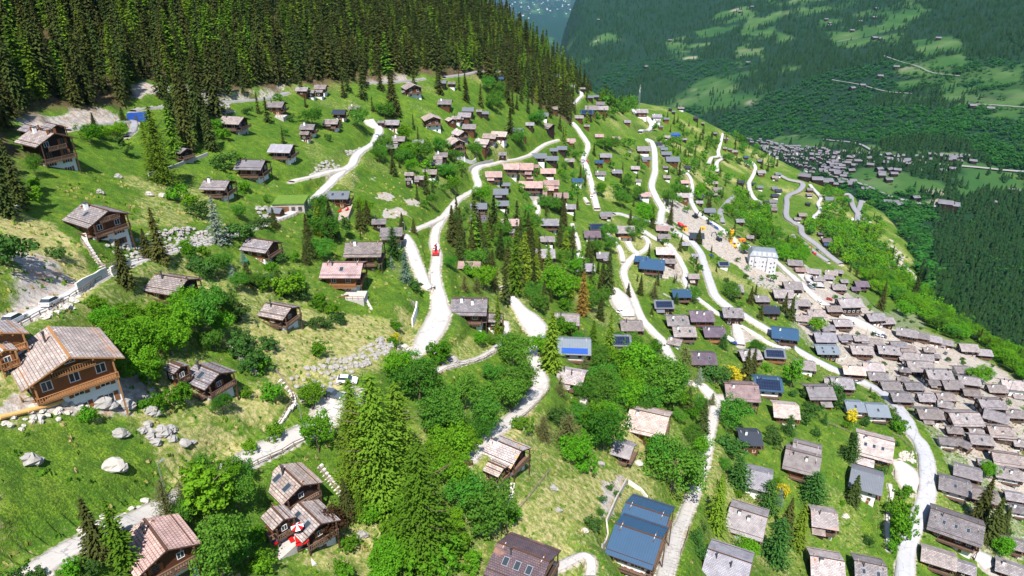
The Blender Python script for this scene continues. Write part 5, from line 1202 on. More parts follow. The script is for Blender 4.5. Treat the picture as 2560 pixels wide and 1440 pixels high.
# scatter zones: polygon of base points, spacing m, kinds weights, height range, soft random drop
Z_=[
([(400,190),(560,205),(560,320),(520,380),(455,380),(395,300)],8.5,[('spruce',.8),('larch',.2)],(14,25),.15),
([(560,225),(1000,215),(1010,250),(860,255),(700,245),(560,262)],12,[('spruce',.8),('larch',.2)],(9,20),.35),
([(0,330),(40,360),(60,470),(0,500)],9,[('spruce',1)],(14,22),.2),
([(1000,220),(1250,210),(1260,300),(1100,250)],11,[('spruce',.75),('broadd',.25)],(8,18),.4),
([(1960,680),(2200,780),(2480,880),(2540,1000),(2540,1180),(2350,1090),(2200,960),(2020,870)],15,[('dbush',.5),('bush',.5)],(1.8,3.6),.2),
([(2340,1130),(2560,1180),(2560,1440),(2340,1420)],13,[('dbush',.4),('bush',.3),('broad',.3)],(2,5),.3),
([(560,440),(640,440),(700,480),(640,560),(560,560),(520,500)],9,[('dbush',.5),('broadd',.3),('spruce',.2)],(2.5,7),.3),
([(700,470),(780,440),(830,470),(760,560),(700,600),(640,600)],9,[('dbush',.4),('broadd',.3),('spruce',.3)],(3,8),.35),
([(180,320),(340,300),(420,330),(420,360),(220,380)],13,[('broad',.4),('spruce',.3),('bush',.3)],(3,8),.4),
([(780,580),(960,540),(1010,640),(960,640),(800,660)],11,[('spruce',.4),('broadd',.4),('dbush',.2)],(4,9),.45),
([(1000,380),(1150,370),(1260,420),(1240,470),(1180,500),(1080,490),(1000,440)],7.5,[('broadd',.5),('spruce',.3),('broad',.2)],(5,9),.2),
([(1240,440),(1420,380),(1500,420),(1480,520),(1400,560),(1300,540)],9.5,[('broadd',.5),('spruce',.35),('broad',.15)],(6,11),.35),
([(1640,560),(1900,600),(1960,700),(1900,820),(1700,760)],14,[('broadd',.35),('spruce',.4),('dbush',.25)],(4,9),.35),
(FOR1,5.9,[('spruce',.74),('larch',.26)],(12,26),.10),
([(2360,780),(2440,800),(2560,900),(2640,1000),(2560,960),(2470,880)],7,[('broad',.6),('spruce',.4)],(9,15),.15),
([(1250,215),(1330,250),(1470,215),(1500,250),(1560,262),(1540,300),(1420,330),(1400,300),(1440,380),(1340,350),(1290,380),(1260,300),(1260,240)],10,[('spruce',.75),('larch',.15),('broadd',.1)],(9,20),.35),
([(1500,240),(1600,262),(1590,290),(1540,290)],9,[('spruce',.5),('broadd',.5)],(10,16),.3),
([(860,200),(1000,230),(1020,300),(940,290),(880,240)],11,[('spruce',1)],(14,24),.35),
([(930,370),(1000,380),(1100,380),(1180,400),(1195,440),(1140,500),(1080,490),(1020,470),(960,420)],8.5,[('spruce',.35),('broadd',.45),('broad',.2)],(6,13),.15),
([(860,250),(1000,300),(1060,340),(1130,420),(1180,520),(1200,480),(1290,520),(1480,560),(1640,590),(1760,600),(1760,720),(1900,740),(1900,850),(1600,800),(1350,780),(1130,740),(1110,560),(1000,480),(900,360)],10,[('spruce',.42),('broadd',.38),('broad',.12),('dbush',.08)],(5,13),.35),
([(1400,380),(1500,360),(1620,360),(1760,340),(1800,420),(1900,480),(1930,560),(1880,600),(1700,540),(1600,520),(1440,520),(1380,470)],14.5,[('spruce',.38),('broadd',.45),('broad',.17)],(6,15),.3),
([(1400,590),(1560,700),(1500,760),(1330,740),(1300,600)],8.5,[('spruce',.55),('larch',.2),('broad',.25)],(8,16),.35),
([(1130,560),(1340,560),(1360,760),(1260,760),(1130,720)],7.5,[('spruce',.7),('larch',.3)],(10,18),.25),
([(1740,330),(1860,350),(1960,420),(1940,440),(1850,420),(1790,400)],13,[('spruce',.5),('broadd',.5)],(8,15),.2),
([(1600,290),(1720,300),(1760,320),(1850,350),(1800,340),(1640,340)],17,[('spruce',.6),('broadd',.4)],(8,15),.3),
([(1840,480),(1920,530),(1960,600),(2010,640),(2000,680),(1920,640),(1860,580),(1820,530)],9.5,[('broad',.45),('broadd',.45),('spruce',.1)],(8,14),.08),
([(1985,560),(2030,560),(2150,580),(2230,640),(2300,740),(2330,790),(2250,760),(2190,740),(2150,700),(2090,660),(2010,590)],8.5,[('broad',.55),('broadd',.3),('spruce',.15)],(9,16),.05),
([(2240,745),(2300,740),(2400,800),(2480,870),(2600,950),(2600,960),(2540,935),(2440,850),(2380,850),(2300,800),(2250,790)],7.5,[('broad',.6),('broadd',.25),('spruce',.15)],(8,14),.08),
([(2060,470),(2180,520),(2220,600),(2100,600),(2040,560)],13,[('broadd',.6),('broad',.3),('spruce',.1)],(8,14),.3),
([(1560,0+420),(1640,420),(1600,560),(1560,520)],14,[('broadd',.6),('spruce',.4)],(6,11),.3),
([(0,440),(120,440),(170,520),(60,560),(0,560)],12,[('spruce',1)],(10,16),.6),
([(640,330),(900,300),(900,420),(640,430)],17,[('spruce',.5),('broadd',.3),('dbush',.2)],(3,9),.35),
([(640,250),(760,250),(780,330),(600,350),(560,330)],10,[('spruce',.5),('broadd',.4),('dbush',.1)],(4,12),.3),
([(1700,1200),(2250,1100),(2230,1440),(1720,1440)],11,[('dbush',.5),('bush',.3),('spruce',.2)],(1.6,4),.5),
([(1900,900),(2250,1000),(2250,1100),(1900,1100)],10,[('dbush',.5),('bush',.25),('cone',.25)],(2,4.5),.3),
([(1000,1280),(1250,1180),(1300,1300),(1200,1440),(880,1440)],8,[('bush',.7),('broad',.3)],(2,4.5),.45),
([(420,620),(800,640),(860,760),(640,740),(480,740)],6.5,[('dbush',.4),('bush',.4),('spruce',.2)],(1.5,4.5),.45),
([(360,960),(700,960),(760,1100),(380,1120)],17,[('bush',1)],(1,2.6),.5),
([(460,1050),(660,1180),(640,1440),(480,1440)],9,[('bush',.5),('broad',.3),('broadd',.2)],(2.5,6),.3),
([(1380,820),(1700,900),(1720,1100),(1420,1120),(1380,960)],8.5,[('broadd',.5),('broad',.3),('bush',.2)],(3.5,7.5),.4),
]
rz_=random.Random(99)
gridT={}
def okspace(x,y,s):
    a,b=int(x//8),int(y//8)
    for i in (-1,0,1):
        for j in (-1,0,1):
            for (p,q,r) in gridT.get((a+i,b+j),()):
                if (p-x)**2+(q-y)**2<(min(s,r))**2: return False
    return True
for q in TREES: gridT.setdefault((int(q['x']//8),int(q['y']//8)),[]).append((q['x'],q['y'],4))
def pick(ws):
    r=rz_.random(); 
    for k,wv in ws:
        r-=wv
        if r<=0: return k
    return ws[0][0]
for pts,sp,kinds,(ha,hb_),drop in Z_:
    st=sp*.84; gx=np.arange(-640,900,st); gy=np.arange(30,1150,st); X,Y=np.meshgrid(gx,gy); rj=np.random.RandomState(int(sp*100)+len(pts)*7+int(abs(pts[0][0])))
    X=(X+rj.uniform(-.42,.42,X.shape)*st).ravel(); Y=(Y+rj.uniform(-.42,.42,Y.shape)*st).ravel()
    k0=(np.abs(X)<Y*.95+60); X=X[k0]; Y=Y[k0]
    zz=hraw(X,Y); U,Vv,Z=proj(X,Y,zz); ins=inpoly(U,Vv,pts)&(GD(X,Y)<14)&(Z>20)&(U>-140)&(U<2700)&(Vv>-60)&(Vv<1560)
    nz=fbm(X,Y,45,2,2)
    for i in np.nonzero(ins)[0]:
        x,y=float(X[i]),float(Y[i])
        if rz_.random()<drop*(1.6-1.2*nz[i])*1.0: continue
        s=sp*.6
        if not okspace(x,y,s) or not clear_of(x,y,2.2 if sp<8 else 2.6,3.0 if ha>5 else 1.6): continue
        k=pick(kinds); h=rz_.uniform(ha,hb_)
        if k in('bush','dbush','cone'): h=min(h,3.8)
        if k in('broad','broadd') and h>13: h=13
        gridT.setdefault((int(x//8),int(y//8)),[]).append((x,y,s))
        TREES.append(dict(k=k,x=x,y=y,z=float(zz[i]),h=h,wf=rz_.uniform(.75,1.3),u=float(U[i]),v=float(Vv[i]),hp=h*F/float(Z[i]),hand=0))
def tkey(q): return -(q['hp']+ (1e4 if q['hand'] else 0))
con=[q for q in TREES if q['k'] in('spruce','larch','biglarch')]; bro=[q for q in TREES if q['k'] in('broad','broadd')]; oth=[q for q in TREES if q not in con and q not in bro] if False else [q for q in TREES if q['k'] not in('spruce','larch','biglarch','broad','broadd')]
IND=[];REST=[]
for grp in (con,bro,oth):
    vis=lambda q:(-20<q['u']<2580 and -60<q['v']<1500+q['hp'])
    grp.sort(key=lambda q:(tkey(q) if vis(q) else 1e6)); n=0
    for q in grp:
        if n<300 and vis(q): IND.append(q); n+=1
        else: REST.append(q)
def make_tree(q,rnd):
    me,tm,h0,w0=PR[q['k']][rnd.randrange(len(PR[q['k']]))]; nm,cat,ph=KN[q['k']]
    s=q['h']/h0; sw=s*q['wf']*(1 if q['k'] not in('spruce','larch') else min(1.5,max(.75,(14/q['h'])**.35)))
    rot=rnd.random()*6.28
    if tm: 
        o=link(nm,tm and None,None,(q['x'],q['y'],q['z']-.15),rot,(sw,sw,s)) if False else empty(nm,(q['x'],q['y'],q['z']-.15),rot); o.scale=(sw,sw,s)
        link('trunk',tm,o); link('crown',me,o)
    else: o=link(nm,me,None,(q['x'],q['y'],q['z']-.15),rot,(sw,sw,s))
    q['o']=o; return o
rq=random.Random(5)
for q in IND: make_tree(q,rq)
# mass of remaining trees as single objects
def tile(protos,items,name,mats,label,cat,smooth=False,matid=None):
    VV=[];FF=[];TT_=[];MI=[];off=0
    for (x,y,z,h,wf,k,tint,rot) in items:
        V,Fc=protos[k]; c,s_=math.cos(rot),math.sin(rot); W=V*np.array([h*wf,h*wf,h]); 
        W=np.c_[W[:,0]*c-W[:,1]*s_+x,W[:,0]*s_+W[:,1]*c+y,W[:,2]+z]
        VV.append(W);FF.append(Fc+off);TT_.append(np.full(len(W),tint)); off+=len(W)
        if matid is not None: MI.append(np.full(len(Fc),matid[k]))
    me=npmesh(name,np.concatenate(VV),np.concatenate(FF),mats,np.concatenate(MI) if matid is not None else None,smooth)
    a=me.attributes.new('tint','FLOAT','POINT'); a.data.foreach_set('value',np.concatenate(TT_).astype(np.float32)); o=link(name,me); tag(o,label,cat,kind='stuff'); return o
def norm(V,h): return np.array(V,float)/h
rl=random.Random(8)
mid={}; 
for i in range(5): V,Fq=conifer2(20,3.5,rl,18,10,4,.02,.30,.04,2.3); mid['spruce%d'%i]=(norm(V,20),np.array(Fq))
for i in range(3): V,Fq=conifer2(20,3.4,rl,18,10,4,.05,.10,.05,2.1,.72); mid['larch%d'%i]=(norm(V,20),np.array(Fq))
for i in range(4): V,Fq=leafy(10,9,rl,42,9,1.15); mid['broad%d'%i]=(norm(V,10),np.array(Fq)); mid['broadd%d'%i]=mid['broad%d'%i]
def var(k): return k+str(rl.randrange(5 if k=='spruce' else 3 if k=='larch' else 4))
cr=[(q['x'],q['y'],q['z']-.2,q['h'],q['wf'],var(q['k']),rl.random(),rl.random()*6.28) for q in REST if q['k'] in('spruce','larch','biglarch')]
mi={k:(0 if k.startswith('spruce') else 1) for k in mid}
if cr: tile(mid,cr,'conifer_forest',[LMT['spruce'],LMT['larch']],'dense dark conifer forest covering the upper left hillside','forest',matid=mi)
br=[(q['x'],q['y'],q['z']-.2,q['h'],q['wf'],var(q['k']),rl.random(),rl.random()*6.28) for q in REST if q['k'] in('broad','broadd')]
mi={k:(0 if k[:-1]=='broad' else 1) for k in mid}
if br: tile(mid,br,'leafy_wood',[LMT['broad'],LMT['broadd']],'smaller leafy trees and bushes filling gaps between the chalets and the valley edge','trees',matid=mi)
print('TREES',len(TREES),'ind',len(IND),'rest',len(REST),len(cr),len(br))
# far valley forest
far_p={}
def cone3(rnd,l=3,n=5):
    V=[];Fq=[]
    for i in range(l):
        z0=.08+.3*i; r=.21*(1-i*.27); z1=min(1,z0+.48); o=len(V)
        for j in range(n): t=6.283*j/n+rnd.random()*.5; rr=r*rnd.uniform(.75,1.25); V.append((math.cos(t)*rr,math.sin(t)*rr,z0+rnd.uniform(-.04,.04)))
        V.append((0,0,z1)); 
        for j in range(n): Fq.append((o+j,o+(j+1)%n,o+n,o+n))
    return np.array(V),np.array(Fq)
for i in range(4): far_p['c%d'%i]=cone3(rl)
for i in range(4):
    V=[];Fq=[]
    for j in range(22):
        C=np.array([rl.gauss(0,.24),rl.gauss(0,.24),rl.uniform(.25,.9)]); 
        A=np.array([rl.uniform(-1,1),rl.uniform(-1,1),rl.uniform(-.3,.3)]); A/=np.linalg.norm(A); B_=np.cross(A,[rl.uniform(-.4,.4),rl.uniform(-.4,.4),1]); s=.17
        o=len(V); V+=[C-A*s,C+B_*s,C+A*s,C-B_*s]; Fq.append((o,o+1,o+2,o+3))
    far_p['b%d'%i]=(np.array(V),np.array(Fq))
rn=np.random.RandomState(3)
# image-uniform candidates on the far terrain, ray-cast vectorised through the ground grid
def march(U,Vv):
    r=np.stack(unp(U,Vv,1.0),0) if False else np.array([ (U-1280)/F, CP-SP*(Vv-720)/F, -(SP+CP*(Vv-720)/F)])
    t=np.full(len(U),300.0); done=np.zeros(len(U),bool); T=np.full(len(U),np.nan)
    ts=np.concatenate([np.linspace(380,1400,170),np.geomspace(1405,9000,260)])
    prev=ts[0]; pc=None
    for tt in ts:
        x,y,z=r[0]*tt,r[1]*tt,r[2]*tt; c=z-hraw(x,y)
        if pc is not None:
            nw=(c<0)&(~done); T[nw]=prev+(tt-prev)*pc[nw]/(pc[nw]-c[nw]+1e-9); done|=nw
        pc=c; prev=tt
    return r[0]*T,r[1]*T,T
NU=62000
U=rn.uniform(1180,2620,NU); Vv=rn.uniform(-30,1010,NU)
X,Y,T=march(U,Vv); 
ok=~np.isnan(T); X=np.where(ok,X,0);Y=np.where(ok,Y,1e4)
D=GD(X,Y); onf=ok&(((D>12)|(T>1700)))&(T<7500)
md=np.zeros(NU); ii=np.nonzero(onf)[0]
for pts in MEAD: md[ii]=np.maximum(md[ii],region(pts,18,X[ii],Y[ii]))
md*=sst(.36,.50,fbm(X,Y,110,3,4))
vl=region([(1860,345),(2100,355),(2140,455),(2080,458),(1990,432),(1900,385)],20,X,Y)
dens=sst(.22,.38,fbm(X,Y,260,6,4))*.93+.07; dens=np.where(T<1250,np.maximum(dens,.75),dens)
dens*=.45+.75*sst(.38,.55,fbm(X,Y,70,3,3)); dens*=(1-.93*md)*(1-.62*vl)*np.where(T<1500,np.clip(T/1500,.35,1)**1.2,1)
for pts in [[(1860,830-485),(1960,330),(1960,345),(1880,352)]]: pass
keep=onf&(rn.rand(NU)<dens)
def nrr(x,y): return roadd(x,y)>5
items=[];mib={}
for i in np.nonzero(keep)[0]:
    x,y=float(X[i]),float(Y[i])
    if T[i]<3600 and not nrr(x,y): continue
    h_n=float(fbm(x,y,300,5,2)); con_=h_n>(.45 if Vv[i]<330 else .52) or Vv[i]<150
    if U[i]>2330 and Vv[i]>560: con_=rn.rand()<.92
    elif T[i]<1100: con_=rn.rand()<.15
    h=rn.uniform(13,22)*(1+max(0,T[i]-2500)/6500) if con_ else rn.uniform(7,12)*(1+max(0,T[i]-2500)/6500)
    items.append((x,y,float(hraw(x,y))-.5,h,(1.0 if con_ else 1.0)*rn.uniform(.8,1.25),('c' if con_ else 'b')+str(rn.randint(4)),rn.rand(),rn.rand()*6.28))
print('far trees',len(items))
LMF=leafmat('far_conifers',(.014,.036,.013),tint=True,trans=.1); LMG=leafmat('far_broadleaf',(.026,.100,.020),tint=True,trans=.2)
tile(far_p,items,'valley_forest',[LMF,LMG],'dark forest covering the opposite valley side beyond the village','forest',matid={k:(0 if k[0]=='c' else 1) for k in far_p})
# ---------------- small things ----------------
def tset(o,label,cat,group=None): return tag(o,label,cat,group)
ro=random.Random(77)
def ground_pt(u,v):
    x,y,z,t=hit(u,v); return Vector((x,y,h1(x,y))),t
# boulder walls and rock outcrops
def stones(pts,sp,size,name,label,cat,mat='boulder',lift=.05,grp=None):
    P_=[hit(u,v)[:2] for u,v in pts]; PA=np.array(P_); m=MB(); x0,y0=PA.min(0); x1,y1=PA.max(0); org=None; n=0
    xs=np.arange(x0,x1,sp); ys=np.arange(y0,y1,sp*.8)
    if len(xs)*len(ys)>6000: return
    c=Vector((PA[:,0].mean(),PA[:,1].mean(),0)); c.z=h1(c.x,c.y)
    for j,yy in enumerate(ys):
        for xx in xs:
            x=xx+ro.uniform(-.3,.3)*sp+(j%2)*sp*.5; y=yy+ro.uniform(-.3,.3)*sp
            if not inpoly([x],[y],P_)[0] or ro.random()<.08: continue
            if roadd(x,y)<.3: continue
            s=size*ro.uniform(.6,1.25); m.rock((x-c.x,y-c.y,h1(x,y)+lift*s-c.z),s*.52,s*.42,s*.36,ro,0,6); n+=1
    if n: o=m.build(name,M[mat],loc=c); tset(o,label,cat,grp)
WALLS=[([(258,606),(330,590),(420,574),(500,568),(528,576),(525,590),(440,600),(420,612),(380,630),(345,632),(270,618)],1.25,1.5,'grey boulder retaining wall above the left lane below the bare slope'),
([(0,806),(60,794),(140,766),(200,748),(212,785),(150,808),(60,835),(20,850),(0,850)],1.3,1.6,'pale boulder wall directly under the lane with the two white cars'),
([(0,1046),(60,1024),(180,990),(300,962),(312,990),(200,1034),(100,1062),(0,1088)],1.1,1.2,'long pale boulder wall below the grand log chalet'),
([(720,940),(800,905),(880,880),(950,846),(1012,856),(1038,868),(960,892),(880,932),(820,962),(750,976)],1.5,1.5,'long tumbled boulder wall on the dry slope above the dark parked car'),
([(772,432),(790,408),(830,396),(862,414),(850,424),(800,437)],1.7,2.0,'rounded boulder wall beside the upper lane junction'),
([(640,515),(690,512),(702,532),(690,552),(640,556)],1.4,1.6,'boulder wall behind the small brown shed'),
([(862,372),(900,360),(912,370),(880,388)],1.9,2.2,'boulder bank beside the white upper lane'),
([(352,1062),(400,1058),(482,1095),(470,1113),(400,1117),(350,1085)],1.5,1.9,'rugged grey rock outcrop in the dry grass'),
([(58,1386),(150,1336),(260,1266),(370,1214),(380,1228),(285,1286),(156,1360),(66,1396)],1.7,1.5,'row of pale boulders along the lowest left lane'),
([(330,264),(425,254),(426,264),(335,273)],1.6,1.8,'grey boulder wall along the top lane at the forest edge'),
([(530,268),(572,262),(586,282),(540,292)],1.6,1.8,'grey boulder wall above the forest edge chalet'),
([(2250,1130),(2285,1118),(2291,1152),(2246,1156)],1.0,1.3,'rock garden of pale stones beside the main road parking bay'),
([(1660,505),(1690,512),(1720,560),(1705,575),(1680,540)],2.6,2.2,'loose rubble slope beside the construction site'),
([(1862,690),(1930,700),(1950,730),(1900,720)],2.4,2.2,'rubble heap below the white hotel'),
([(395,205),(420,215),(420,240),(350,242)],3.2,1.6,'scattered stones on the bare forest clearing'),
([(1700,520),(1800,590),(1850,640),(1900,690),(1870,690),(1780,620),(1700,570)],5.0,1.6,'broken rocks strewn over the construction floor')]
for pts,sp,sz,lb in WALLS: stones(pts,sp,sz,'boulder_wall' if 'wall' in lb else 'rocks',lb,'stone wall' if 'wall' in lb else 'rocks',mat='boulderw' if 'pale' in lb else 'boulder')
# retaining dry stone lines
BO=[(285,1172,3.0,'big pale speckled boulder in the green meadow at lower left'),(78,1156,2.4,'squarish pink-grey boulder in the green meadow at far left'),(258,1018,3.2,'large grey boulder left of two below the log wall'),(312,1018,2.6,'rounded grey boulder right of two below the log wall'),(380,1036,2.4,'dark-streaked boulder beside a small bright bush under the gravel fan'),
(1087,893,2.2,'boulder left of the small tree beside the white lane end'),(1130,900,3.0,'reddish boulder right of the small tree above the narrow path'),(1105,905,1.4,'smallest of three boulders around the small lane-end tree'),(1595,1162,2.4,'white boulder below the walkway of the grey annex'),(1382,1224,2.0,'round boulder alone in the dry lower meadow'),(1502,1162,1.8,'boulder on the slope under the grey annex'),
(2113,1293,2.4,'flat pale boulder on the lawn right of the glazed porch chalet'),(295,444,2.0,'brown rock in the meadow left of the tall sparse larch'),(372,489,2.0,'pale rock, left of a pair above the left bare slope'),(406,493,2.2,'pale rock, right of a pair above the left bare slope'),(250,484,2.0,'rounded stone just behind the shuttered gabled chalet'),(905,1340,1.8,'boulder in the scrub right of the copper-brown tree'),(1395,1278,1.5,'small rock cluster stone in the straw meadow'),(1460,1330,1.6,'pale stone above the speckled purple-tiled chalet'),
(950,855,1.6,'stone at the bend of the tumbled wall'),(1012,860,2.6,'big striped boulder at the top end of the white lane'),(490,1190,1.5,'stone beside a pine near the lower left meadow'),(300,1090,2.2,'low boulder at the upper rim of the left meadow'),(405,1085,2.6,'jagged rock at the outcrop centre')]
for u,v,s,lb in BO:
    p,t=ground_pt(u,v); m=MB(); m.rock((0,0,.2*s),s*.55,s*.42,s*.45,ro,0,8); m.rock((s*.3,.1*s,.05),s*.35,s*.3,s*.3,ro,0,7); o=m.build('boulder',M['boulderw' if 'pale' in lb or 'white' in lb else 'boulder'],loc=p); tset(o,lb,'boulder','boulders lying in the meadows')
# fences
def fence(pts,label,h=1.1,sp=2.2,rails=(.55,1.0),w=.12,mat='fence',off=0):
    W=[ground_pt(u,v)[0] for u,v in pts]; S=catmull([tuple(p) for p in W],sp) if len(W)>2 else np.array([tuple(W[0]+(W[1]-W[0])*i/max(1,int((W[1]-W[0]).length/sp))) for i in range(max(1,int((W[1]-W[0]).length/sp))+1)])
    c=Vector(S[0]); root=empty('fence',c); q=[Vector((p[0],p[1],h1(p[0],p[1])+off))-c for p in S]; m=MB()
    for a,b in zip(q[:-1],q[1:]):
        for r in rails: m.bar(a+Vector((0,0,h*r)),b+Vector((0,0,h*r)),w*.6,w)
    m.build('rails',M[mat],root)
    for a in q[:60]: MB().bar(a+Vector((0,0,-.5)),a+Vector((0,0,h)),w*1.2).build('post',M[mat],root)
    tset(root,label,'fence')
FE=[([(15,850),(60,828),(130,795),(180,762),(230,728),(283,688)],'wooden rail fence along the outer edge of the left lane past the white cars'),
([(330,664),(420,640),(535,612)],'wooden rail fence along the lane under the boulder wall'),
([(590,1208),(650,1180),(710,1148),(765,1118)],'dark wooden railing along the white bridge road'),
([(1090,938),(1150,920),(1210,902),(1255,875),(1268,845)],'thin post fence along the narrow curved path'),
([(692,934),(722,960),(730,985),(715,1015),(690,1050)],'curved timber fence beside the stone steps'),
([(692,566),(730,552),(772,524)],'wooden fence beside the lane by the stone garage'),
([(1280,1292),(1320,1250),(1375,1180)],'long wooden rail on the dry slope above the purple-tiled chalet'),
([(2050,1052),(2090,1068),(2132,1086)],'light wooden fence under the joined blue-grey houses'),
([(2232,1088),(2262,1100),(2282,1118),(2275,1140)],'wooden fence curving round the rock garden'),
([(560,862),(600,905),(640,940)],'wooden handrail beside the stone steps by the pale-roofed chalet'),
([(250,828),(285,868),(312,902)],'wooden handrail beside the steps right of the log chalet'),
([(1298,1062),(1340,1025),(1375,988)],'dark wooden guard rail along the lane bend'),
([(1740,957),(1770,958),(1802,957)],'orange-brown timber fence below the blue spruce'),
([(1935,1090),(1950,1110),(1962,1140)],'wooden fence on the lawn left of the stepped grey roofs'),
([(1700,1400),(1716,1360),(1722,1330)],'white-grey rail at the edge of the central lane'),
([(205,608),(225,630),(262,655),(290,648)],'wooden landing railing above the lane on the left slope'),
([(2010,1300),(2012,1340),(2014,1400)],'thin post fence on the lawn left of the glazed porch chalet'),
([(1720,1155),(1775,1150)],'short timber fence by the central lane lay-by'),
([(790,500),(800,512),(780,530)],'short fence above the grey-roofed red terrace chalet'),
([(1265,1330),(1275,1300),(1290,1285)],'short rail along low wall top near the dark leafy tree'),
([(860,1252),(830,1215),(800,1182)],'dark handrail beside the steps right of the weathered chalets')]
for pts,lb in FE: fence(pts,lb)
# steps
def steps(pts,label,w=1.5):
    W=[ground_pt(u,v)[0] for u,v in pts]; S=catmull([tuple(p) for p in W],.55); c=Vector(S[0]); m=MB()
    for i,p in enumerate(S[:-1]):
        d=S[i+1]-p; a=math.atan2(d[1],d[0]); z=h1(p[0],p[1]); m.box(-.24,.24,-w/2,w/2,-.3,.14,0,a,(p[0]-c.x,p[1]-c.y,z-c.z))
    o=m.build('stone_steps',M['stair'],loc=c); tset(o,label,'steps')
for pts,lb in [([(258,838),(285,866),(316,896)],'stone steps descending right of the grand log chalet'),([(567,858),(600,896),(648,940)],'stone steps right of the dark bushes above the pale-roofed chalet'),([(697,950),(722,968),(727,990),(712,1015),(684,1046)],'curved stone steps on the straw slope'),
([(908,742),(916,758),(926,776)],'short stone steps below the pink-roofed chalet'),([(206,586),(214,612),(240,640),(252,650)],'timber steps below the shuttered gabled chalet'),([(800,1176),(835,1215),(866,1252)],'stone steps right of the weathered chalets'),([(1278,1210),(1274,1240),(1266,1262)],'small stone steps below the orange lichen roofed chalet')]: steps(pts,lb)
# logs
for pts,lb in [([(0,1052),(70,1035),(145,1015)],'long yellow peeled log at the terrace edge by the left border'),([(140,1016),(205,990),(262,960)],'long yellow peeled log along the middle of the terrace edge'),([(270,948),(318,921)],'short yellow peeled log at the right end of the terrace')]:
    W=[ground_pt(u,v)[0] for u,v in pts]; c=W[0]; m=MB()
    for a,b in zip(W[:-1],W[1:]): m.cyl(a-c+Vector((0,0,.5)),b-c+Vector((0,0,.5)),.38,.34,10)
    o=m.build('peeled_log',M['log'],loc=c,smooth=False); tset(o,lb,'log')
# lamps
def lamp(u,v,lb,h=5.5,cat='street lamp'):
    p,t=ground_pt(u,v); r=empty('street_lamp',p,ro.random()*6); m=MB(); m.cyl((0,0,-.5),(0,0,h),.09,.06,8); m.cyl((0,0,h),(.7,0,h+.12),.05,.04,6); m.build('post',M['metal'],r)
    m=MB(); m.box(.45,1.15,-.17,.17,h+.05,h+.2,top=.8); hd=m.build('lamp_head',M['metal'],r); MB().box(.5,1.1,-.13,.13,h+.01,h+.05).build('lens',M['lamp'],hd); tset(r,lb,cat,'street lamps along the lanes')
for u,v,lb in [(1013,592,'street lamp at the top of the white sloping driveway'),(757,1070,'street lamp on the straw slope beside the white bridge road'),(1001,882,'street lamp beside the striped boulder at the lane end'),(410,1218,'street lamp among bushes left of the lower weathered chalets'),(1648,876,'street lamp in the central lane lay-by'),(1822,748,'street lamp on the wide road by a hedge'),
(2285,1100,'street lamp where the main road bends beside the rock garden'),(1948,862,'street lamp on the main road beside the honey solar house'),(1745,1000,'street lamp near the small plaza in front of the sand-roofed chalet'),(1078,727,'street lamp beside the narrow lane below the red crane truck'),(885,470,'street lamp on the steep meadow lane'),(922,306,'street lamp at the white plaza of the uppermost lane'),(1572,730,'street lamp at the parking area with one white car'),(1205,930-480,'street lamp by the narrow road bend')]: lamp(u,v,lb)
for u,v,h,lb in [(2163,846,8,'slim flagpole above the old village roofs'),(2514,1004,14,'tall wooden pole beside the white church-like building'),(1459,868,7,'slim pole beside the yellow shrub in the trees')]:
    p,t=ground_pt(u,v); m=MB(); m.cyl((0,0,-.5),(0,0,h),.13,.07,8); m.bar((-.5,0,h-.6),(.5,0,h-.6),.1); o=m.build('pole',M['dmetal'],loc=p); tset(o,lb,'pole')
# mast
p,t=ground_pt(1597,262); H0=27; r=empty('radio_mast',p); m=MB()
for a in range(4):
    sx,sy=((-1,-1),(1,-1),(1,1),(-1,1))[a]; m.bar((sx*1.1,sy*1.1,-1),(sx*.4,sy*.4,H0),.3)
for i in range(12):
    z=i*H0/12; w=1.1-.7*i/12; w2=1.1-.7*(i+1)/12; z2=z+H0/12
    for a in range(4):
        c0=((-1,-1),(1,-1),(1,1),(-1,1)); s=c0[a]; e=c0[(a+1)%4]; m.bar((s[0]*w,s[1]*w,z),(e[0]*w2,e[1]*w2,z2),.16)
m.build('lattice',M['metal'],r)
for k in range(4): MB().box(.5,1.1,-.35,.35,H0-5-k*1.6,H0-3.6-k*1.6,rot=k*1.57).build('antenna',M['W'],r)
tset(r,'tall lattice radio mast on the far shoulder','mast')
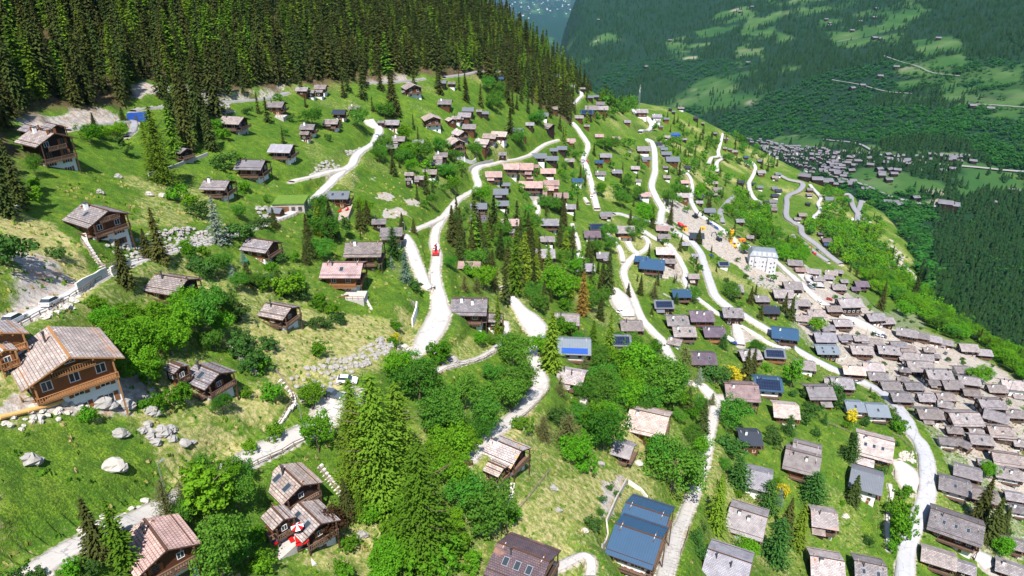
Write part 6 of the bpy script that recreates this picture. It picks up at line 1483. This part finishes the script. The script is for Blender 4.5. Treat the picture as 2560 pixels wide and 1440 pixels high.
# ---------------- vehicles ----------------
def shell(m,prof,w,taper=.0,mi=0):
    n=len(prof); L=[(x,-w/2*(1-(taper if z>1 else 0)),z) for x,z in prof]; Rr_=[(x,-y,z) for x,y,z in L]
    m.add(L+Rr_,[tuple(range(n)),tuple(range(2*n-1,n-1,-1))]+[(i,n+i,n+(i+1)%n,(i+1)%n) for i in range(n)],mi)
def wheels(root,xs,w,r=.33,n=10):
    for x in xs:
        for s in (-1,1):
            t=MB().cyl((0,-.11,0),(0,.11,0),r,n=n); wo=t.build('wheel',M['tyre'],root,loc=(x,s*(w/2-.06),r)); MB().cyl((0,-.125,0),(0,.125,0),r*.6,n=8).build('rim',M['rim'],wo)
def make_car(col,kind='hatch'):
    r=empty('parked_car',(0,0,0)); w=1.8
    body=MB(); 
    prof=[(-2.15,.35),(-2.15,.75),(-2.05,.92),(-1.7,.95),(1.0,.95),(1.75,.85),(2.1,.70),(2.15,.35)]
    if kind=='van': prof=[(-2.3,.35),(-2.3,1.9),(1.1,1.95),(1.75,1.1),(2.25,.95),(2.35,.35)]
    shell(body,prof,w); body.build('body',P[col],r)
    cab=MB()
    if kind!='van':
        cp=[(-1.95,.94),(-1.65,1.36),(-1.3,1.47),(.15,1.47),(.45,1.38),(1.05,.94)]; shell(cab,cp,w*.93,.14); c=cab.build('windows',M['glass'],r)
        MB().add([(-1.45,-.62,1.46),(.2,-.62,1.46),(.2,.62,1.46),(-1.45,.62,1.46),(-1.4,-.6,1.51),(.15,-.6,1.51),(.15,.6,1.51),(-1.4,.6,1.51)],[(4,5,6,7),(0,1,5,4),(1,2,6,5),(2,3,7,6),(3,0,4,7)]).build('roof',P[col],r)
    else:
        shell(cab,[(1.0,1.15),(1.05,1.85),(1.12,1.9),(1.78,1.16)],w*.95); cab.build('windscreen',M['glass'],r)
    wheels(r,(-1.3,1.35),w)
    for s in (-1,1):
        MB().box(2.05,2.17,-.22,.22,.58,.72).build('headlight',M['lamp'],r,loc=(0,s*.62,0)); MB().box(-2.19,-2.1,-.2,.2,.68,.82).build('tail_light',M['redlamp'],r,loc=(0,s*.65,0))
        MB().box(.75,.95,-.1,.1,.95,1.08).build('mirror',P[col],r,loc=(0,s*.98,0))
    return r
CARP={}
def heading(u,v,du,dv):
    a,_=ground_pt(u,v); b,_=ground_pt(u+du,v+dv); return math.atan2(b.y-a.y,b.x-a.x), a
def setv(o,u,v,du,dv):
    ang,a=heading(u,v,du,dv); L=2.0; c,s=math.cos(ang),math.sin(ang)
    zf=h1(a.x+c*L,a.y+s*L); zb=h1(a.x-c*L,a.y-s*L); o.location=(a.x,a.y,max(a.z,(zf+zb)/2)+.22+.0006*max(0,a.length-150)); o.rotation_euler=(0,-math.atan2(zf-zb,2*L)*.9,ang)
CARS=[(132,768,30,-14,'white','hatch','white car with black roof parked on the left lane, nearer the bridge wall'),(38,806,30,-16,'white','hatch','white car at the far left of the lane beside a log chalet'),(832,984,20,12,'grey','hatch','dark grey car parked in the open bay beside the big larches'),(868,956,18,6,'white','hatch','white car half hidden by trees beside the dark grey car'),
(1551,774,20,1,'white','hatch','single white car in the parking area above the beige stone roofs'),(1468,408,-3,-12,'red','hatch','small red car driving on the upper steep lane'),(943,343,4,-8,'blue','hatch','blue car on the uppermost white lane'),(2142,957,10,7,'white','hatch','white car on the main road below the old village'),
(2073,751,8,2,'red','hatch','red car beside the big lodge in the upper village'),(2186,832,8,4,'white','hatch','first white car in the village car park row'),(2193,835,8,4,'silver','hatch','silver car, second in the village car park row'),(2201,838,8,4,'white','hatch','white car in the middle of the village car park row'),(2209,841,8,4,'grey','hatch','grey car at the right end of the village car park row'),
(2363,886,7,-5,'grey','hatch','dark car in front of the stepped row chalets'),(1825,850,6,2,'white','van','white van on the driveway behind the violet-roofed chalet'),(1833,853,5,2,'blue','hatch','dark blue car beside the white van'),(1778,644,9,1,'blue','hatch','blue car beside the white solar building'),
(1769,556,6,3,'grey','hatch','uppermost dark car parked along the construction lane'),(1777,563,6,4,'blue','hatch','blue car parked along the construction lane, second from the top'),(1784,568,6,4,'silver','hatch','silver car in the line along the construction lane'),(1791,573,6,4,'blue','hatch','lowest blue car in the line along the construction lane'),
(1846,596,6,3,'black','hatch','black car parked right of the yellow drilling rig'),(1863,613,6,3,'black','hatch','black car parked above the white hotel'),(1871,619,6,3,'white','hatch','white car parked just above the white hotel'),(2044,628,6,5,'grey','hatch','dark green-grey car driving on the valley road'),(1962,531,3,6,'blue','hatch','small blue car beside the grey valley road houses'),
(2012,698,5,2,'white','hatch','white car, top row of the entrance car park'),(2019,702,5,2,'silver','hatch','silver car, top row of the entrance car park'),(2022,711,5,2,'black','hatch','black car, middle row of the entrance car park'),(2028,714,5,2,'white','hatch','white car, middle row of the entrance car park'),(2024,720,5,2,'grey','hatch','grey car, bottom row of the entrance car park'),(2031,724,5,2,'silver','hatch','silver car, bottom row of the entrance car park'),
(2050,755,4,3,'white','hatch','white car on the village street by the tall white inn'),(1638,384,0,-6,'silver','hatch','silver car on the wide road beside grey-roofed houses'),(1936,851,6,3,'blue','hatch','blue car on the main road in front of the honey solar house')]
for u,v,du,dv,col,kd_,lb in CARS:
    key=(col,kd_)
    if key not in CARP: CARP[key]=make_car(col,kd_); o=CARP[key]
    else: o=copy_tree(CARP[key])
    setv(o,u,v,du,dv); tset(o,lb,'van' if kd_=='van' else 'car','vehicles parked and driving in the village')
    if kd_=='van': o.name='white_van'.replace('white_','parked_')
def truck(name,u,v,du,dv,cabc,bedc,lb,crane=None,drum=False,box=False):
    r=empty(name,(0,0,0)); w=2.5
    m=MB(); shell(m,[(1.9,.5),(1.9,2.7),(2.3,2.85),(3.6,2.8),(3.85,1.7),(3.9,.5)],w); cb=m.build('cab',P[cabc],r); m=MB().box(3.72,3.86,-1.1,1.1,1.65,2.5); m.build('windscreen',M['glass'],cb)
    MB().box(-4,3.6,-.9,.9,.55,.95).build('chassis',M['dmetal'],r)
    if drum:
        m=MB(); m.cyl((-3.9,0,2.6),(-2,0,2.2),.7,1.25,14); m.cyl((-2,0,2.2),(.3,0,2.0),1.25,1.2,14); m.cyl((.3,0,2.0),(1.6,0,1.8),1.2,.6,14); m.build('mixer_drum',P[bedc],r)
    elif box: m=MB(); shell(m,[(-4.2,.95),(-4.2,3.1),(1.7,3.1),(1.7,.95)],w); m.build('body',P[bedc],r)
    else:
        m=MB(); m.box(-4.1,1.6,-w/2,w/2,.95,1.1)
        for y in (-w/2,w/2-.08): m.box(-4.1,1.6,y,y+.08,1.1,1.75)
        m.box(-4.1,-4.02,-w/2+.09,w/2-.09,1.1,1.75); m.build('load_bed',P[bedc],r)
    if crane:
        m=MB(); m.bar((1.4,0,1.1),(1.4,0,3.2),.5); m.bar((1.4,0,3.2),(-2.6,.5,3.9),.42); m.bar((-2.6,.5,3.9),(1.2,-.4,3.6),.34); m.bar((-1.2,.8,2.6),(1.3,.2,1.9),.5); m.build('crane_arm',P[crane],r)
    wheels(r,(2.9,-1.9,-3.1),w,.5,12); setv(r,u,v,du,dv); r.scale=(.92,.92,.92); tset(r,lb,'truck'); return r
truck('crane_truck',1090,634,2,-20,'white','red','white truck with a folded bright red crane on the narrow lane',crane='red')
truck('crane_truck',1480,490,-1,12,'white','orange','white truck with brown load on the steep upper lane')
truck('mixer_truck',1703,570,16,8,'red','red','red concrete mixer truck beside the construction slope',drum=True)
truck('delivery_bus',2131,548,3,12,'white','white','small white bus on the far grey hairpin road',box=True)
def digger(u,v,col,lb,ang=0,s=1.0,boom=(3.2,3.6)):
    p,t=ground_pt(u,v); r=empty('excavator',p+Vector((0,0,.1)),ang); r.scale=(s,s,s)
    for y in (-1,1): 
        m=MB(); shell(m,[(-1.7,.1),(-1.9,.45),(-1.6,.8),(1.6,.8),(1.9,.45),(1.7,.1)],.5); m.build('track',M['tyre'],r,loc=(0,y*1.0,0))
    m=MB(); shell(m,[(-1.9,.9),(-2.0,1.9),(-.6,2.0),(-.4,1.7),(1.0,1.6),(1.1,.9)],2.2); m.build('body',P[col],r)
    m=MB(); shell(m,[(-.1,1.5),(-.1,2.8),(.9,2.8),(1.3,1.5)],.95); m.build('cab',M['glass'],r,loc=(0,.6,0))
    m=MB(); m.bar((1,-.3,1.4),(boom[0],-.3,boom[1]+1),.38); m.bar((boom[0],-.3,boom[1]+1),(boom[0]+2.4,-.3,boom[1]-.3),.34); m.bar((boom[0]+2.4,-.3,boom[1]-.3),(boom[0]+2.7,-.3,.9),.28); am=m.build('arm',P[col],r)
    m=MB(); shell(m,[(0,0),(.9,.2),(1,-.8),(.2,-.9)],.9); m.build('bucket',M['dmetal'],am,loc=(boom[0]+2.3,-.3,.9)); tset(r,lb,'excavator')
digger(1738,545,'black','dark excavator on the reddish earth of the upper construction pit',.6,1.3)
digger(1796,602,'black','dark excavator on the lower rocky construction floor',2.2,1.2)
digger(1838,612,'yellow','yellow excavator at the foot of the drilling rig',1.0,1.2)
digger(2034,633,'red','red excavator with raised curved arm beside the valley lane',2.4,1.2,(3.0,5.5))
digger(2142,625,'yellow','yellow excavator with long arm among the bright bushes',1.2,1.3,(3.2,5))
p,t=ground_pt(1826,604); r=empty('drilling_rig',p,.4); m=MB(); m.box(-1.2,1.2,-1.2,1.2,0,1.6); m.build('base',P['yellow'],r); m=MB(); m.box(-1.3,1.3,-1.1,1.1,1.6,11.5); m.build('silo_tower',P['yellow'],r)
m=MB()
for i in range(5): m.box(-1.36,1.36,-1.16,1.16,2.4+i*2,2.6+i*2)
m.build('bands',M['dmetal'],r); m=MB(); m.cyl((0,0,11.5),(0,0,12.6),.9,.3,10); m.build('cap',M['dmetal'],r); tset(r,'tall yellow silo-like drilling rig standing on the construction site','construction rig')
def cabin(u,v,L,W_,H_,col,ang,lb,cat='container'):
    p,t=ground_pt(u,v); r=empty('site_container',p,ang); m=MB(); m.box(-L/2,L/2,-W_/2,W_/2,-.5,H_)
    for i in range(int(L/.5)): m.box(-L/2+.1+i*.5,-L/2+.3+i*.5,-W_/2-.05,-W_/2,.1,H_-.15)
    m.build('body',P[col],r); MB().box(-.4,.4,-W_/2-.09,-W_/2-.052,0,2).build('door',M['dmetal'],r); tset(r,lb,cat)
cabin(1965,640,12,2.6,2.8,'blue',-.1,'long blue container beside the village entrance lane'); cabin(1854,606,5,2.5,2.6,'orange',.2,'orange-yellow site container by the parked black cars'); cabin(1712,577,3.4,2.2,2.2,'yellow',-.4,'yellow site container right of the red mixer truck'); cabin(1757,574,3.4,2.2,2.2,'yellow',-.3,'small yellow machine shed on the construction terrace'); cabin(345,300,6,2.4,2.6,'blue',.1,'blue skip-like container at the upper left lane end'); cabin(1687,339,12,9,2.4,'blue',.1,'blue tarpaulin-covered stack on the far shoulder','tarpaulin')
# utility vehicle
r=empty('utility_vehicle',(0,0,0)); m=MB(); shell(m,[(-1.4,.5),(-1.4,1.0),(-.2,1.0),(-.2,.8),(.4,.8),(.5,1.1),(1.4,.95),(1.5,.5)],1.5); m.build('body',P['black'],r)
m=MB()
for y in (-.65,.65): m.bar((-.3,y,.9),(-.25,y,1.8),.08); m.bar((.7,y,1.0),(.2,y,1.8),.08)
m.box(-.35,.3,-.7,.7,1.8,1.88); m.build('roll_cage',M['dmetal'],r); wheels(r,(-.95,1.0),1.5,.34); setv(r,1166,1122,6,-10); tset(r,'small black open utility vehicle at the lower lane end','utility vehicle')
# garages, walls
def slabwall(pts,h,mat,name,label,cat,w=.35,cap=None):
    W=[ground_pt(u,v)[0] for u,v in pts]; c=W[0]; m=MB()
    for a,b in zip(W[:-1],W[1:]):
        n=max(2,int((b-a).length/2))
        for i in range(n):
            p=a+(b-a)*i/n; q=a+(b-a)*(i+1)/n; p=Vector((p.x,p.y,h1(p.x,p.y)))-c; q=Vector((q.x,q.y,h1(q.x,q.y)))-c; d=(q-p); s=Vector((-d.y,d.x,0)).normalized()*w/2
            vs=[p-s-Vector((0,0,1.5)),q-s-Vector((0,0,1.5)),q+s-Vector((0,0,1.5)),p+s-Vector((0,0,1.5)),p-s+Vector((0,0,h)),q-s+Vector((0,0,h)),q+s+Vector((0,0,h)),p+s+Vector((0,0,h))]
            m.add(vs,[(4,5,6,7),(0,1,5,4),(2,3,7,6),(1,2,6,5),(3,0,4,7)])
    o=m.build(name,M[mat],loc=c); tset(o,label,cat)
for pts,h,mat,lb in [([(1030,800),(1040,770),(1042,758)],2.6,'W','white wall at the back of the parking bay beside the wide white lane'),([(1566,1207),(1540,1255),(1515,1312),(1520,1335),(1505,1368)],1.6,'boulderw','pale stone retaining wall left of the blue twin-roofed house'),([(1570,1208),(1600,1228),(1618,1250)],1.2,'conc','low rough concrete wall above the blue twin-roofed house'),
 ([(283,700),(300,690),(330,676)],2.0,'conc','grey concrete bridge wall under the left lane'),([(198,742),(230,722),(272,698)],2.2,'conc','pale concrete wall carrying the left lane past the curve'),([(1150,1150),(1165,1158),(1182,1162)],1.2,'trim','reddish timber barrier at the lower lane end'),([(1333,868),(1350,870),(1362,860)],2.4,'W','white garage wall with railing beside the lane'),
 ([(1745,1140),(1740,1175),(1775,1180)],.6,'conc','low grey kerb wall by the central lane lay-by'),([(1140,400),(1180,396),(1190,390)],2.0,'conc','long pale terrace wall, upper of two above the road bend'),([(1172,414),(1200,408),(1233,396)],2.6,'S','brown stone garage wall, lower of two above the road bend'),
 ([(1650,845),(1638,840)],1.0,'conc','short concrete wall at the lay-by with a lamp'),([(0,535),(30,528),(62,517)],.9,'conc','low concrete wall behind the conifers at the left edge'),([(372,440),(420,425),(470,405),(520,388)],1.0,'boulderw','pale curved stone terrace wall below the half hidden chalet'),([(2095,903),(2112,900),(2116,893)],1.4,'conc','paved yard wall below the four-skylight chalet'),([(2235,1225),(2222,1290),(2222,1370)],.5,'conc','thin pale kerb wall along the footpath right of the lawns')]:
    slabwall(pts,h,mat,'retaining_wall',lb,'wall')
# stone garage
p,t=ground_pt(728,520); r=empty('stone_garage',p,R(4)); MB().box(-5,5,-3,3,-2,3.4).build('wall',M['S'],r); m=MB(); m.box(-5.2,5.2,-3.3,5.5,3.4,3.8); m.build('roof',M['sod'],r); MB().box(-2.4,2.4,-.05,0,0,2.6).build('garage_door',M['frameD'],r,loc=(-2.4,-3.003,0))
for i in range(2): link('window',winmesh('wD'),r,(1.4+2.2*i,-3.003,1.8))
tset(r,'stone-clad garage with brown door set into the grassy slope','garage')
p,t=ground_pt(692,536); r=empty('garden_shed',p,R(-14)); MB().box(-1.9,1.9,-1.5,1.5,-.8,2.1).build('wall',M['B'],r); m=MB(); m.prism([(-2.3,-1.9,2.0),(-2.3,0,3.1),(-2.3,1.9,2.0),(-2.3,1.9,2.2),(-2.3,0,3.3),(-2.3,-1.9,2.2)],(4.6,0,0)); m.build('roof',M['d'],r); MB().box(-.6,.6,-.04,0,0,1.8).build('door',M['shut'],r,loc=(0,-1.503,0)); tset(r,'small brown garden shed beside the lane by the stone garage','shed')
# terraces with furniture
def flat(pts,name,mat,label,cat,up=.35,th=.5,kind=None):
    W=[ground_pt(u,v)[0] for u,v in pts]; z=sorted(p.z for p in W)[len(W)//2]
    c=Vector((W[0].x,W[0].y,z)); m=MB(); zb=min(p.z for p in W)-1-c.z
    a=sum(W[i].x*W[(i+1)%len(W)].y-W[(i+1)%len(W)].x*W[i].y for i in range(len(W)))
    if a<0: W=W[::-1]
    m.prism([(p.x-c.x,p.y-c.y,zb) for p in W],(0,0,up-zb)); o=m.build(name,M[mat],loc=c)
    if kind: tag(o,kind=kind)
    else: tset(o,label,cat)
    return c.z+up
def onz(u,v,z):
    r=ray(u,v); t=z/r[2]; return Vector((r[0]*t,r[1]*t,z))
zt=flat([(655,1385),(690,1345),(745,1335),(770,1365),(735,1385),(700,1400)],'flagstone_terrace','pave','pale flagstone terrace with red sun loungers','terrace',.1)
def lounger(u,v,ang,lb):
    p=onz(u,v,zt+.02); r=empty('sun_lounger',p,ang); m=MB(); m.box(-1,.4,-.32,.32,.3,.42); m.add([(.4,-.32,.3),(1.0,-.32,.75),(1.0,.32,.75),(.4,.32,.3),(.4,-.32,.42),(.95,-.32,.86),(.95,.32,.86),(.4,.32,.42)],[(0,3,2,1),(4,5,6,7),(0,1,5,4),(1,2,6,5),(2,3,7,6),(3,0,4,7)]); m.build('cushion',P['red'],r)
    for x in (-.85,.7):
        for y in (-.26,.26): MB().box(x-.04,x+.04,y-.04,y+.04,0,.3).build('leg',M['metal'],r)
    tset(r,lb,'sun lounger','red sun loungers on the flagstone terrace')
for u,v,a,lb in [(693,1360,.9,'red sun lounger at the left end of the flagstone terrace'),(726,1348,2.2,'red square-looking sun lounger in the middle of the flagstone terrace'),(744,1352,2.0,'red sun lounger next to the white and red parasol'),(757,1362,.4,'red sun lounger at the lower right of the flagstone terrace')]: lounger(u,v,a,lb)
p=onz(748,1345,zt); r=empty('parasol',p); MB().cyl((0,0,0),(0,0,2.6),.04,n=6).build('pole',M['metal'],r); m=MB(); n=8
for k in range(8):
    a,b=6.283*k/8,6.283*(k+1)/8; m.add([(0,0,2.75),(1.0*math.cos(a),1.0*math.sin(a),2.3),(1.0*math.cos(b),1.0*math.sin(b),2.3)],[(0,1,2)],k%2)
m.build('canopy',[P['white'],P['red']],r); tset(r,'red and white striped parasol on the flagstone terrace','parasol')
p=onz(682,1358,zt); o=MB().cyl((0,0,0),(0,0,.7),.45,.55,10).build('blue_tub',P['blue'],loc=p); tset(o,'blue tub at the left end of the flagstone terrace','tub')
# big wooden deck with furniture
def table(p,lb,w=1.6,mat='deck'):
    r=empty('garden_table',p,ro.random()); MB().box(-w/2,w/2,-.45,.45,.7,.76).build('top',M[mat],r)
    for x in (-w*.42,w*.42):
        for y in (-.38,.38): MB().box(x-.04,x+.04,y-.04,y+.04,0,.7).build('leg',M['dmetal'],r)
    tset(r,lb,'table')
for H_ in HOUSES:
    if H_['short'] in('big deck chalet','pink-roofed wide chalet'):
        hs=H_['S']/2*.88; q=Matrix.Rotation(H_['rz'],4,'Z')@Vector((1.5,-hs-3,-.3)); table(Vector((H_['x'],H_['y'],H_['z']))+q,'garden table on the terrace of the '+H_['short'],1.9)
zt3=flat([(1553,1395),(1600,1402),(1625,1412),(1615,1440),(1580,1440)],'paved_yard','conc','white paved yard in front of the blue twin-roofed house','terrace',.15)
r=empty('garden_table',onz(1598,1410,zt3)); m=MB().cyl((0,0,.7),(0,0,.76),1.0,n=20); m.build('top',M['deck'],r); MB().cyl((0,0,0),(0,0,.7),.12,n=8).build('leg',M['dmetal'],r); tset(r,'oval garden table on the white paved yard','table')
for k in range(5):
    a=k*1.256; p=onz(1598,1410,zt3)+Vector((1.6*math.cos(a),1.6*math.sin(a),0)); r=empty('garden_chair',p,a+math.pi); MB().box(-.25,.25,-.25,.25,.42,.47).build('seat',M['deck'],r); MB().box(-.27,-.22,-.25,.25,.47,.95).build('backrest',M['deck'],r)
    for x in (-.2,.2):
        for y in (-.2,.2): MB().box(x-.02,x+.02,y-.02,y+.02,0,.42).build('leg',M['dmetal'],r)
    tset(r,'pale garden chair around the oval table on the white paved yard','chair','chairs around the oval garden table')
zt4=flat([(842,528),(884,526),(872,550),(846,552)],'sun_deck','deck','small timber sun deck of the dark grey roofed chalet','deck',.2)
for u,v,lb in [(850,530,'left red sun chair on the small sun deck'),(868,526,'right red sun chair on the small sun deck')]:
    r=empty('sun_chair',onz(u,v,zt4+.02),1.2); MB().box(-.9,.5,-.35,.35,.3,.45).build('cushion',P['red'],r); MB().box(.5,.62,-.35,.35,.3,1.0).build('backrest',P['red'],r); tset(r,lb,'sun lounger')
def parasol(u,v,col,lb):
    p,_=ground_pt(u,v); r=empty('parasol',p); MB().cyl((0,0,0),(0,0,2.2),.05,n=6).build('pole',M['metal'],r); m=MB(); m.cyl((0,0,.9),(0,0,2.5),.8,.05,10); m.build('canopy',P[col],r); tset(r,lb,'parasol')
parasol(614,660,'green','closed green parasol on the lawn left of the brown chalet'); 
# far village and far town as masses
M['tiny']=plain('distant_slate',(.13,.125,.14),.8,.5,.05)
def tiny(nm,cands,label,cat,rng_):
    V=[];Fq=[];MI=[];
    for x,y,z,w,l,h,a,mi in cands:
        c,s=math.cos(a),math.sin(a); o=len(V); pts=[(-l/2,-w/2,-3),(l/2,-w/2,-3),(l/2,w/2,-3),(-l/2,w/2,-3),(-l/2,-w/2,h),(l/2,-w/2,h),(l/2,w/2,h),(-l/2,w/2,h)]; e=1.1
        pts+=[(-l/2*e,-w/2*e,h-.1),(l/2*e,-w/2*e,h-.1),(l/2*e,w/2*e,h-.1),(-l/2*e,w/2*e,h-.1),(-l/2*e,0,h+w*.27),(l/2*e,0,h+w*.27),(-l/2,0,h+w*.24),(l/2,0,h+w*.24)]
        V+=[(px*c-py*s+x,px*s+py*c+y,pz+z) for px,py,pz in pts]
        Fq+=[(o,o+1,o+5,o+4),(o+1,o+2,o+6,o+5),(o+2,o+3,o+7,o+6),(o+3,o,o+4,o+7),(o+8,o+9,o+13,o+12),(o+10,o+11,o+12,o+13),(o+5,o+6,o+15,o+15),(o+7,o+4,o+14,o+14)]; MI+=[mi]*4+[2,2]+[mi]*2
    me=npmesh(nm,V,Fq,[M['D'],M['W'],M['tiny']],MI); o=link(nm,me); tag(o,label,cat,kind='stuff')
cs=[]; rv=random.Random(31)
vpoly=[(1862,350),(1900,352),(1960,365),(2060,375),(2100,395),(2115,440),(2040,440),(1985,425),(1930,400),(1880,375)]
tries=0
while len(cs)<150 and tries<6000:
    tries+=1; u=rv.uniform(1860,2120); v=rv.uniform(345,445)
    if not inpoly([u],[v],vpoly)[0]: continue
    x,y,z,t=hit(u,v)
    if float(GD(x,y))<10 and t<1700: continue
    if any((x-q[0])**2+(y-q[1])**2<15**2 for q in cs): continue
    cs.append((x,y,z,rv.uniform(7,10),rv.uniform(7.5,11),rv.uniform(4.5,6.5),rv.choice([-.5,-.3,-.2,1.2]),0 if rv.random()<.9 else 1))
for u,v in [(rv.uniform(2075,2440),rv.gauss(402,9)) for _ in range(34)]+[(rv.uniform(2050,2260),rv.gauss(428,14)) for _ in range(26)]+[(2160,478),(2313,485),(2380,428),(2353,432),(2292,431),(2317,415),(2265,408),(2250,406),(2222,403),(2287,500),(2216,510),(2222,512),(2245,517),(2235,512),(2065,462),(2055,463),(2010,450),(2537,483),(2530,482),(2127,467),(2130,458),(2126,462),(2085,466),(2104,462),(2415,395),(2480,510),(2200,195),(2240,172),(2190,25),(2185,47),(2130,80),(2184,98),(2188,99),(2200,101),(2150,57),(2075,62),(2065,52),(2072,67),(1675,104),(2430,270),(2475,277),(2155,218),(2130,225),(1496,52),(1615,170),(1855,145),(1870,160),(2345,100),(1880,20),(1850,32),(2098,455),(2040,458),(2360,520),(2376,524)]:
    x,y,z,t=hit(u,v); s=2.0 if u in(2360,2376) else (1.35 if v<300 else 1.15); cs.append((x,y,z,10*s,12*s,5.5*s,rv.uniform(-.6,.4),0))
tiny('distant_village',cs,'distant dark-roofed village and scattered barns across the valley','village',rv)
cs=[]
for i in range(650):
    u=rv.uniform(1165,1450); v=rv.uniform(-12,55)
    if rv.random()>max(.1,1-abs(v-12)/38): continue
    x,y,z,t=hit(u,v)
    if t<9000: continue
    cs.append((x,y,z,rv.uniform(14,26),rv.uniform(16,40),rv.uniform(8,20),rv.random()*3,1 if rv.random()<.25 else 0))
if cs: tiny('distant_town',cs,'pale town on the valley plain at the far end of the valley','town',rv)
# tufts of grass near the camera
def tufts():
    rn=np.random.RandomState(12); n=34000; X=rn.uniform(-170,330,n); Y=rn.uniform(40,420,n); D=GD(X,Y); Z=hraw(X,Y); U_,V_,Zc=proj(X,Y,Z); k=(U_>-30)&(U_<2600)&(V_>430)&(V_<1470)&(Zc<420)&(rn.rand(n)<np.clip(170/Zc,.15,1)**1.1)
    k&=fbm(X,Y,9,6,2)>.42
    X,Y,Z=X[k],Y[k],Z[k]; ok=[i for i in range(len(X)) if roadd(X[i],Y[i])>.6 and all(d>HD[j][2]*.8 for c,j,d in KH.find_n((X[i],Y[i],0),1))]
    V=[];Fq=[];T=[]
    for i in ok:
        x,y=X[i],Y[i]; z=h1(x,y); tn=rn.rand()
        for b in range(5):
            a=rn.rand()*6.28; r=rn.uniform(.05,.45); h=rn.uniform(.25,.6); w=rn.uniform(.16,.34); cx,cy=x+math.cos(a)*r,y+math.sin(a)*r; b2=rn.rand()*3.14; o=len(V)
            V+=[(cx-math.cos(b2)*w,cy-math.sin(b2)*w,z-.1),(cx+math.cos(b2)*w,cy+math.sin(b2)*w,z-.1),(cx+math.cos(b2)*w*.5+rn.uniform(-.1,.1),cy+math.sin(b2)*w*.5,z+h),(cx-math.cos(b2)*w*.5,cy-math.sin(b2)*w*.5+rn.uniform(-.1,.1),z+h)]; Fq.append((o,o+1,o+2,o+3)); T+=[tn]*4
    me=npmesh('grass_tufts',V,Fq,[TM]); a=me.attributes.new('tint','FLOAT','POINT'); a.data.foreach_set('value',np.array(T,np.float32)); o=link('grass_tufts',me); tag(o,'coarse green and straw-coloured grass tufts on the slopes','grass',kind='stuff')
TM=bpy.data.materials.new('tuft_grass'); TM.use_nodes=True; nt=TM.node_tree; b=nt.nodes['Principled BSDF']; b.inputs['Roughness'].default_value=.95; b.inputs['Specular IOR Level'].default_value=.05
at=nd(nt,'ShaderNodeAttribute',attribute_name='tint'); nt.links.new(ramp(nt,at.outputs['Fac'],[(0,(.05,.13,.012)),(.45,(.09,.21,.015)),(.62,(.26,.26,.06)),(1,(.42,.34,.16))]),b.inputs['Base Color'])
tufts()
# ---------------- labels ----------------
LMK=[(H_['u'],H_['v'],H_['short'],H_['pw']) for H_ in HOUSES if H_['short']]
ORD=['nearest','second','third','fourth','fifth','sixth','seventh','eighth','ninth','tenth','eleventh','twelfth','thirteenth','fourteenth','fifteenth','sixteenth','seventeenth','eighteenth']
def dirn(du,dv):
    if abs(du)>abs(dv)*1.15: return 'right of' if du>0 else 'left of'
    return 'above' if dv<0 else 'below'
def autolabel(items):
    """items: list of dict(o,u,v,ph,cat,name-free phrase); unique by phrase + direction + landmark + order"""
    G={}
    for q in items:
        b=sorted(((math.hypot(q['u']-a,q['v']-b_),a,b_,s) for a,b_,s,p in LMK if s!=q.get('short')))[:1][0]
        q['d']=b[0]; G.setdefault((q['ph'],dirn(q['u']-b[1],q['v']-b[2]),b[3]),[]).append(q)
    for (ph,dr,s),L in G.items():
        L.sort(key=lambda q:q['d'])
        for i,q in enumerate(L):
            if len(L)==1: t='%s just %s the %s'%(ph,dr,s)
            elif i<len(ORD): t='%s, %s %s the %s'%(ph,ORD[i],dr,s)
            else: t='%s deep in the upper forest, far %s the %s'%(ph,dr,s); q['o']['group']='conifers deep in the upper forest'
            q['o']['label']=t
            if q.get('cat'): q['o']['category']=q['cat']
A=[]
for H_ in HOUSES:
    o=H_['o']; tag(o,None,'house' if H_['nm']=='house' else H_['nm'] )
    if H_['nm']!='hotel': o['group']='chalets spread over the village slope'
    if H_['label']: o['label']=H_['label']
    else:
        sz='tiny' if H_['pw']<18 else 'small' if H_['pw']<40 else ''
        A.append(dict(o=o,u=H_['u'],v=H_['v'],ph=('%s %s %s %s'%(sz,H_['desc'][0],H_['desc'][1],'chalet' if H_['nm']=='chalet' else 'house')).strip()))
autolabel(A)
A=[]
for q in IND:
    nm,cat,ph=KN[q['k']]
    if q['k'] in('spruce','larch','broad','broadd'):
        sz='tall ' if q['hp']>95 else 'small ' if q['hp']<42 else ''
    else: sz='big ' if q['hp']>70 else 'small ' if q['hp']<32 else ''
    q['o']['group']='trees and bushes on the village slope'
    A.append(dict(o=q['o'],u=q['u'],v=q['v']-q['hp']*.4,ph=sz.replace('tall ','' if 'tall' in ph else 'tall ')+ph,cat=cat))
autolabel(A)
# ---------------- air ----------------
def haze():
    m=MB().box(-17000,17000,-3000,24500,-1300,220); 
    mt=bpy.data.materials.new('valley_haze'); mt.use_nodes=True; nt=mt.node_tree; nt.nodes.clear(); out=nt.nodes.new('ShaderNodeOutputMaterial'); pv=nt.nodes.new('ShaderNodeVolumePrincipled')
    pv.inputs['Color'].default_value=(.25,.62,1.0,1); pv.inputs['Density'].default_value=1.2e-5; pv.inputs['Anisotropy'].default_value=.0
    nt.links.new(pv.outputs[0],out.inputs['Volume']); o=m.build('haze',mt); tag(o,'thin blue haze filling the valley air','haze',kind='stuff'); mt.cycles.homogeneous_volume=True if hasattr(mt.cycles,'homogeneous_volume') else None
haze()
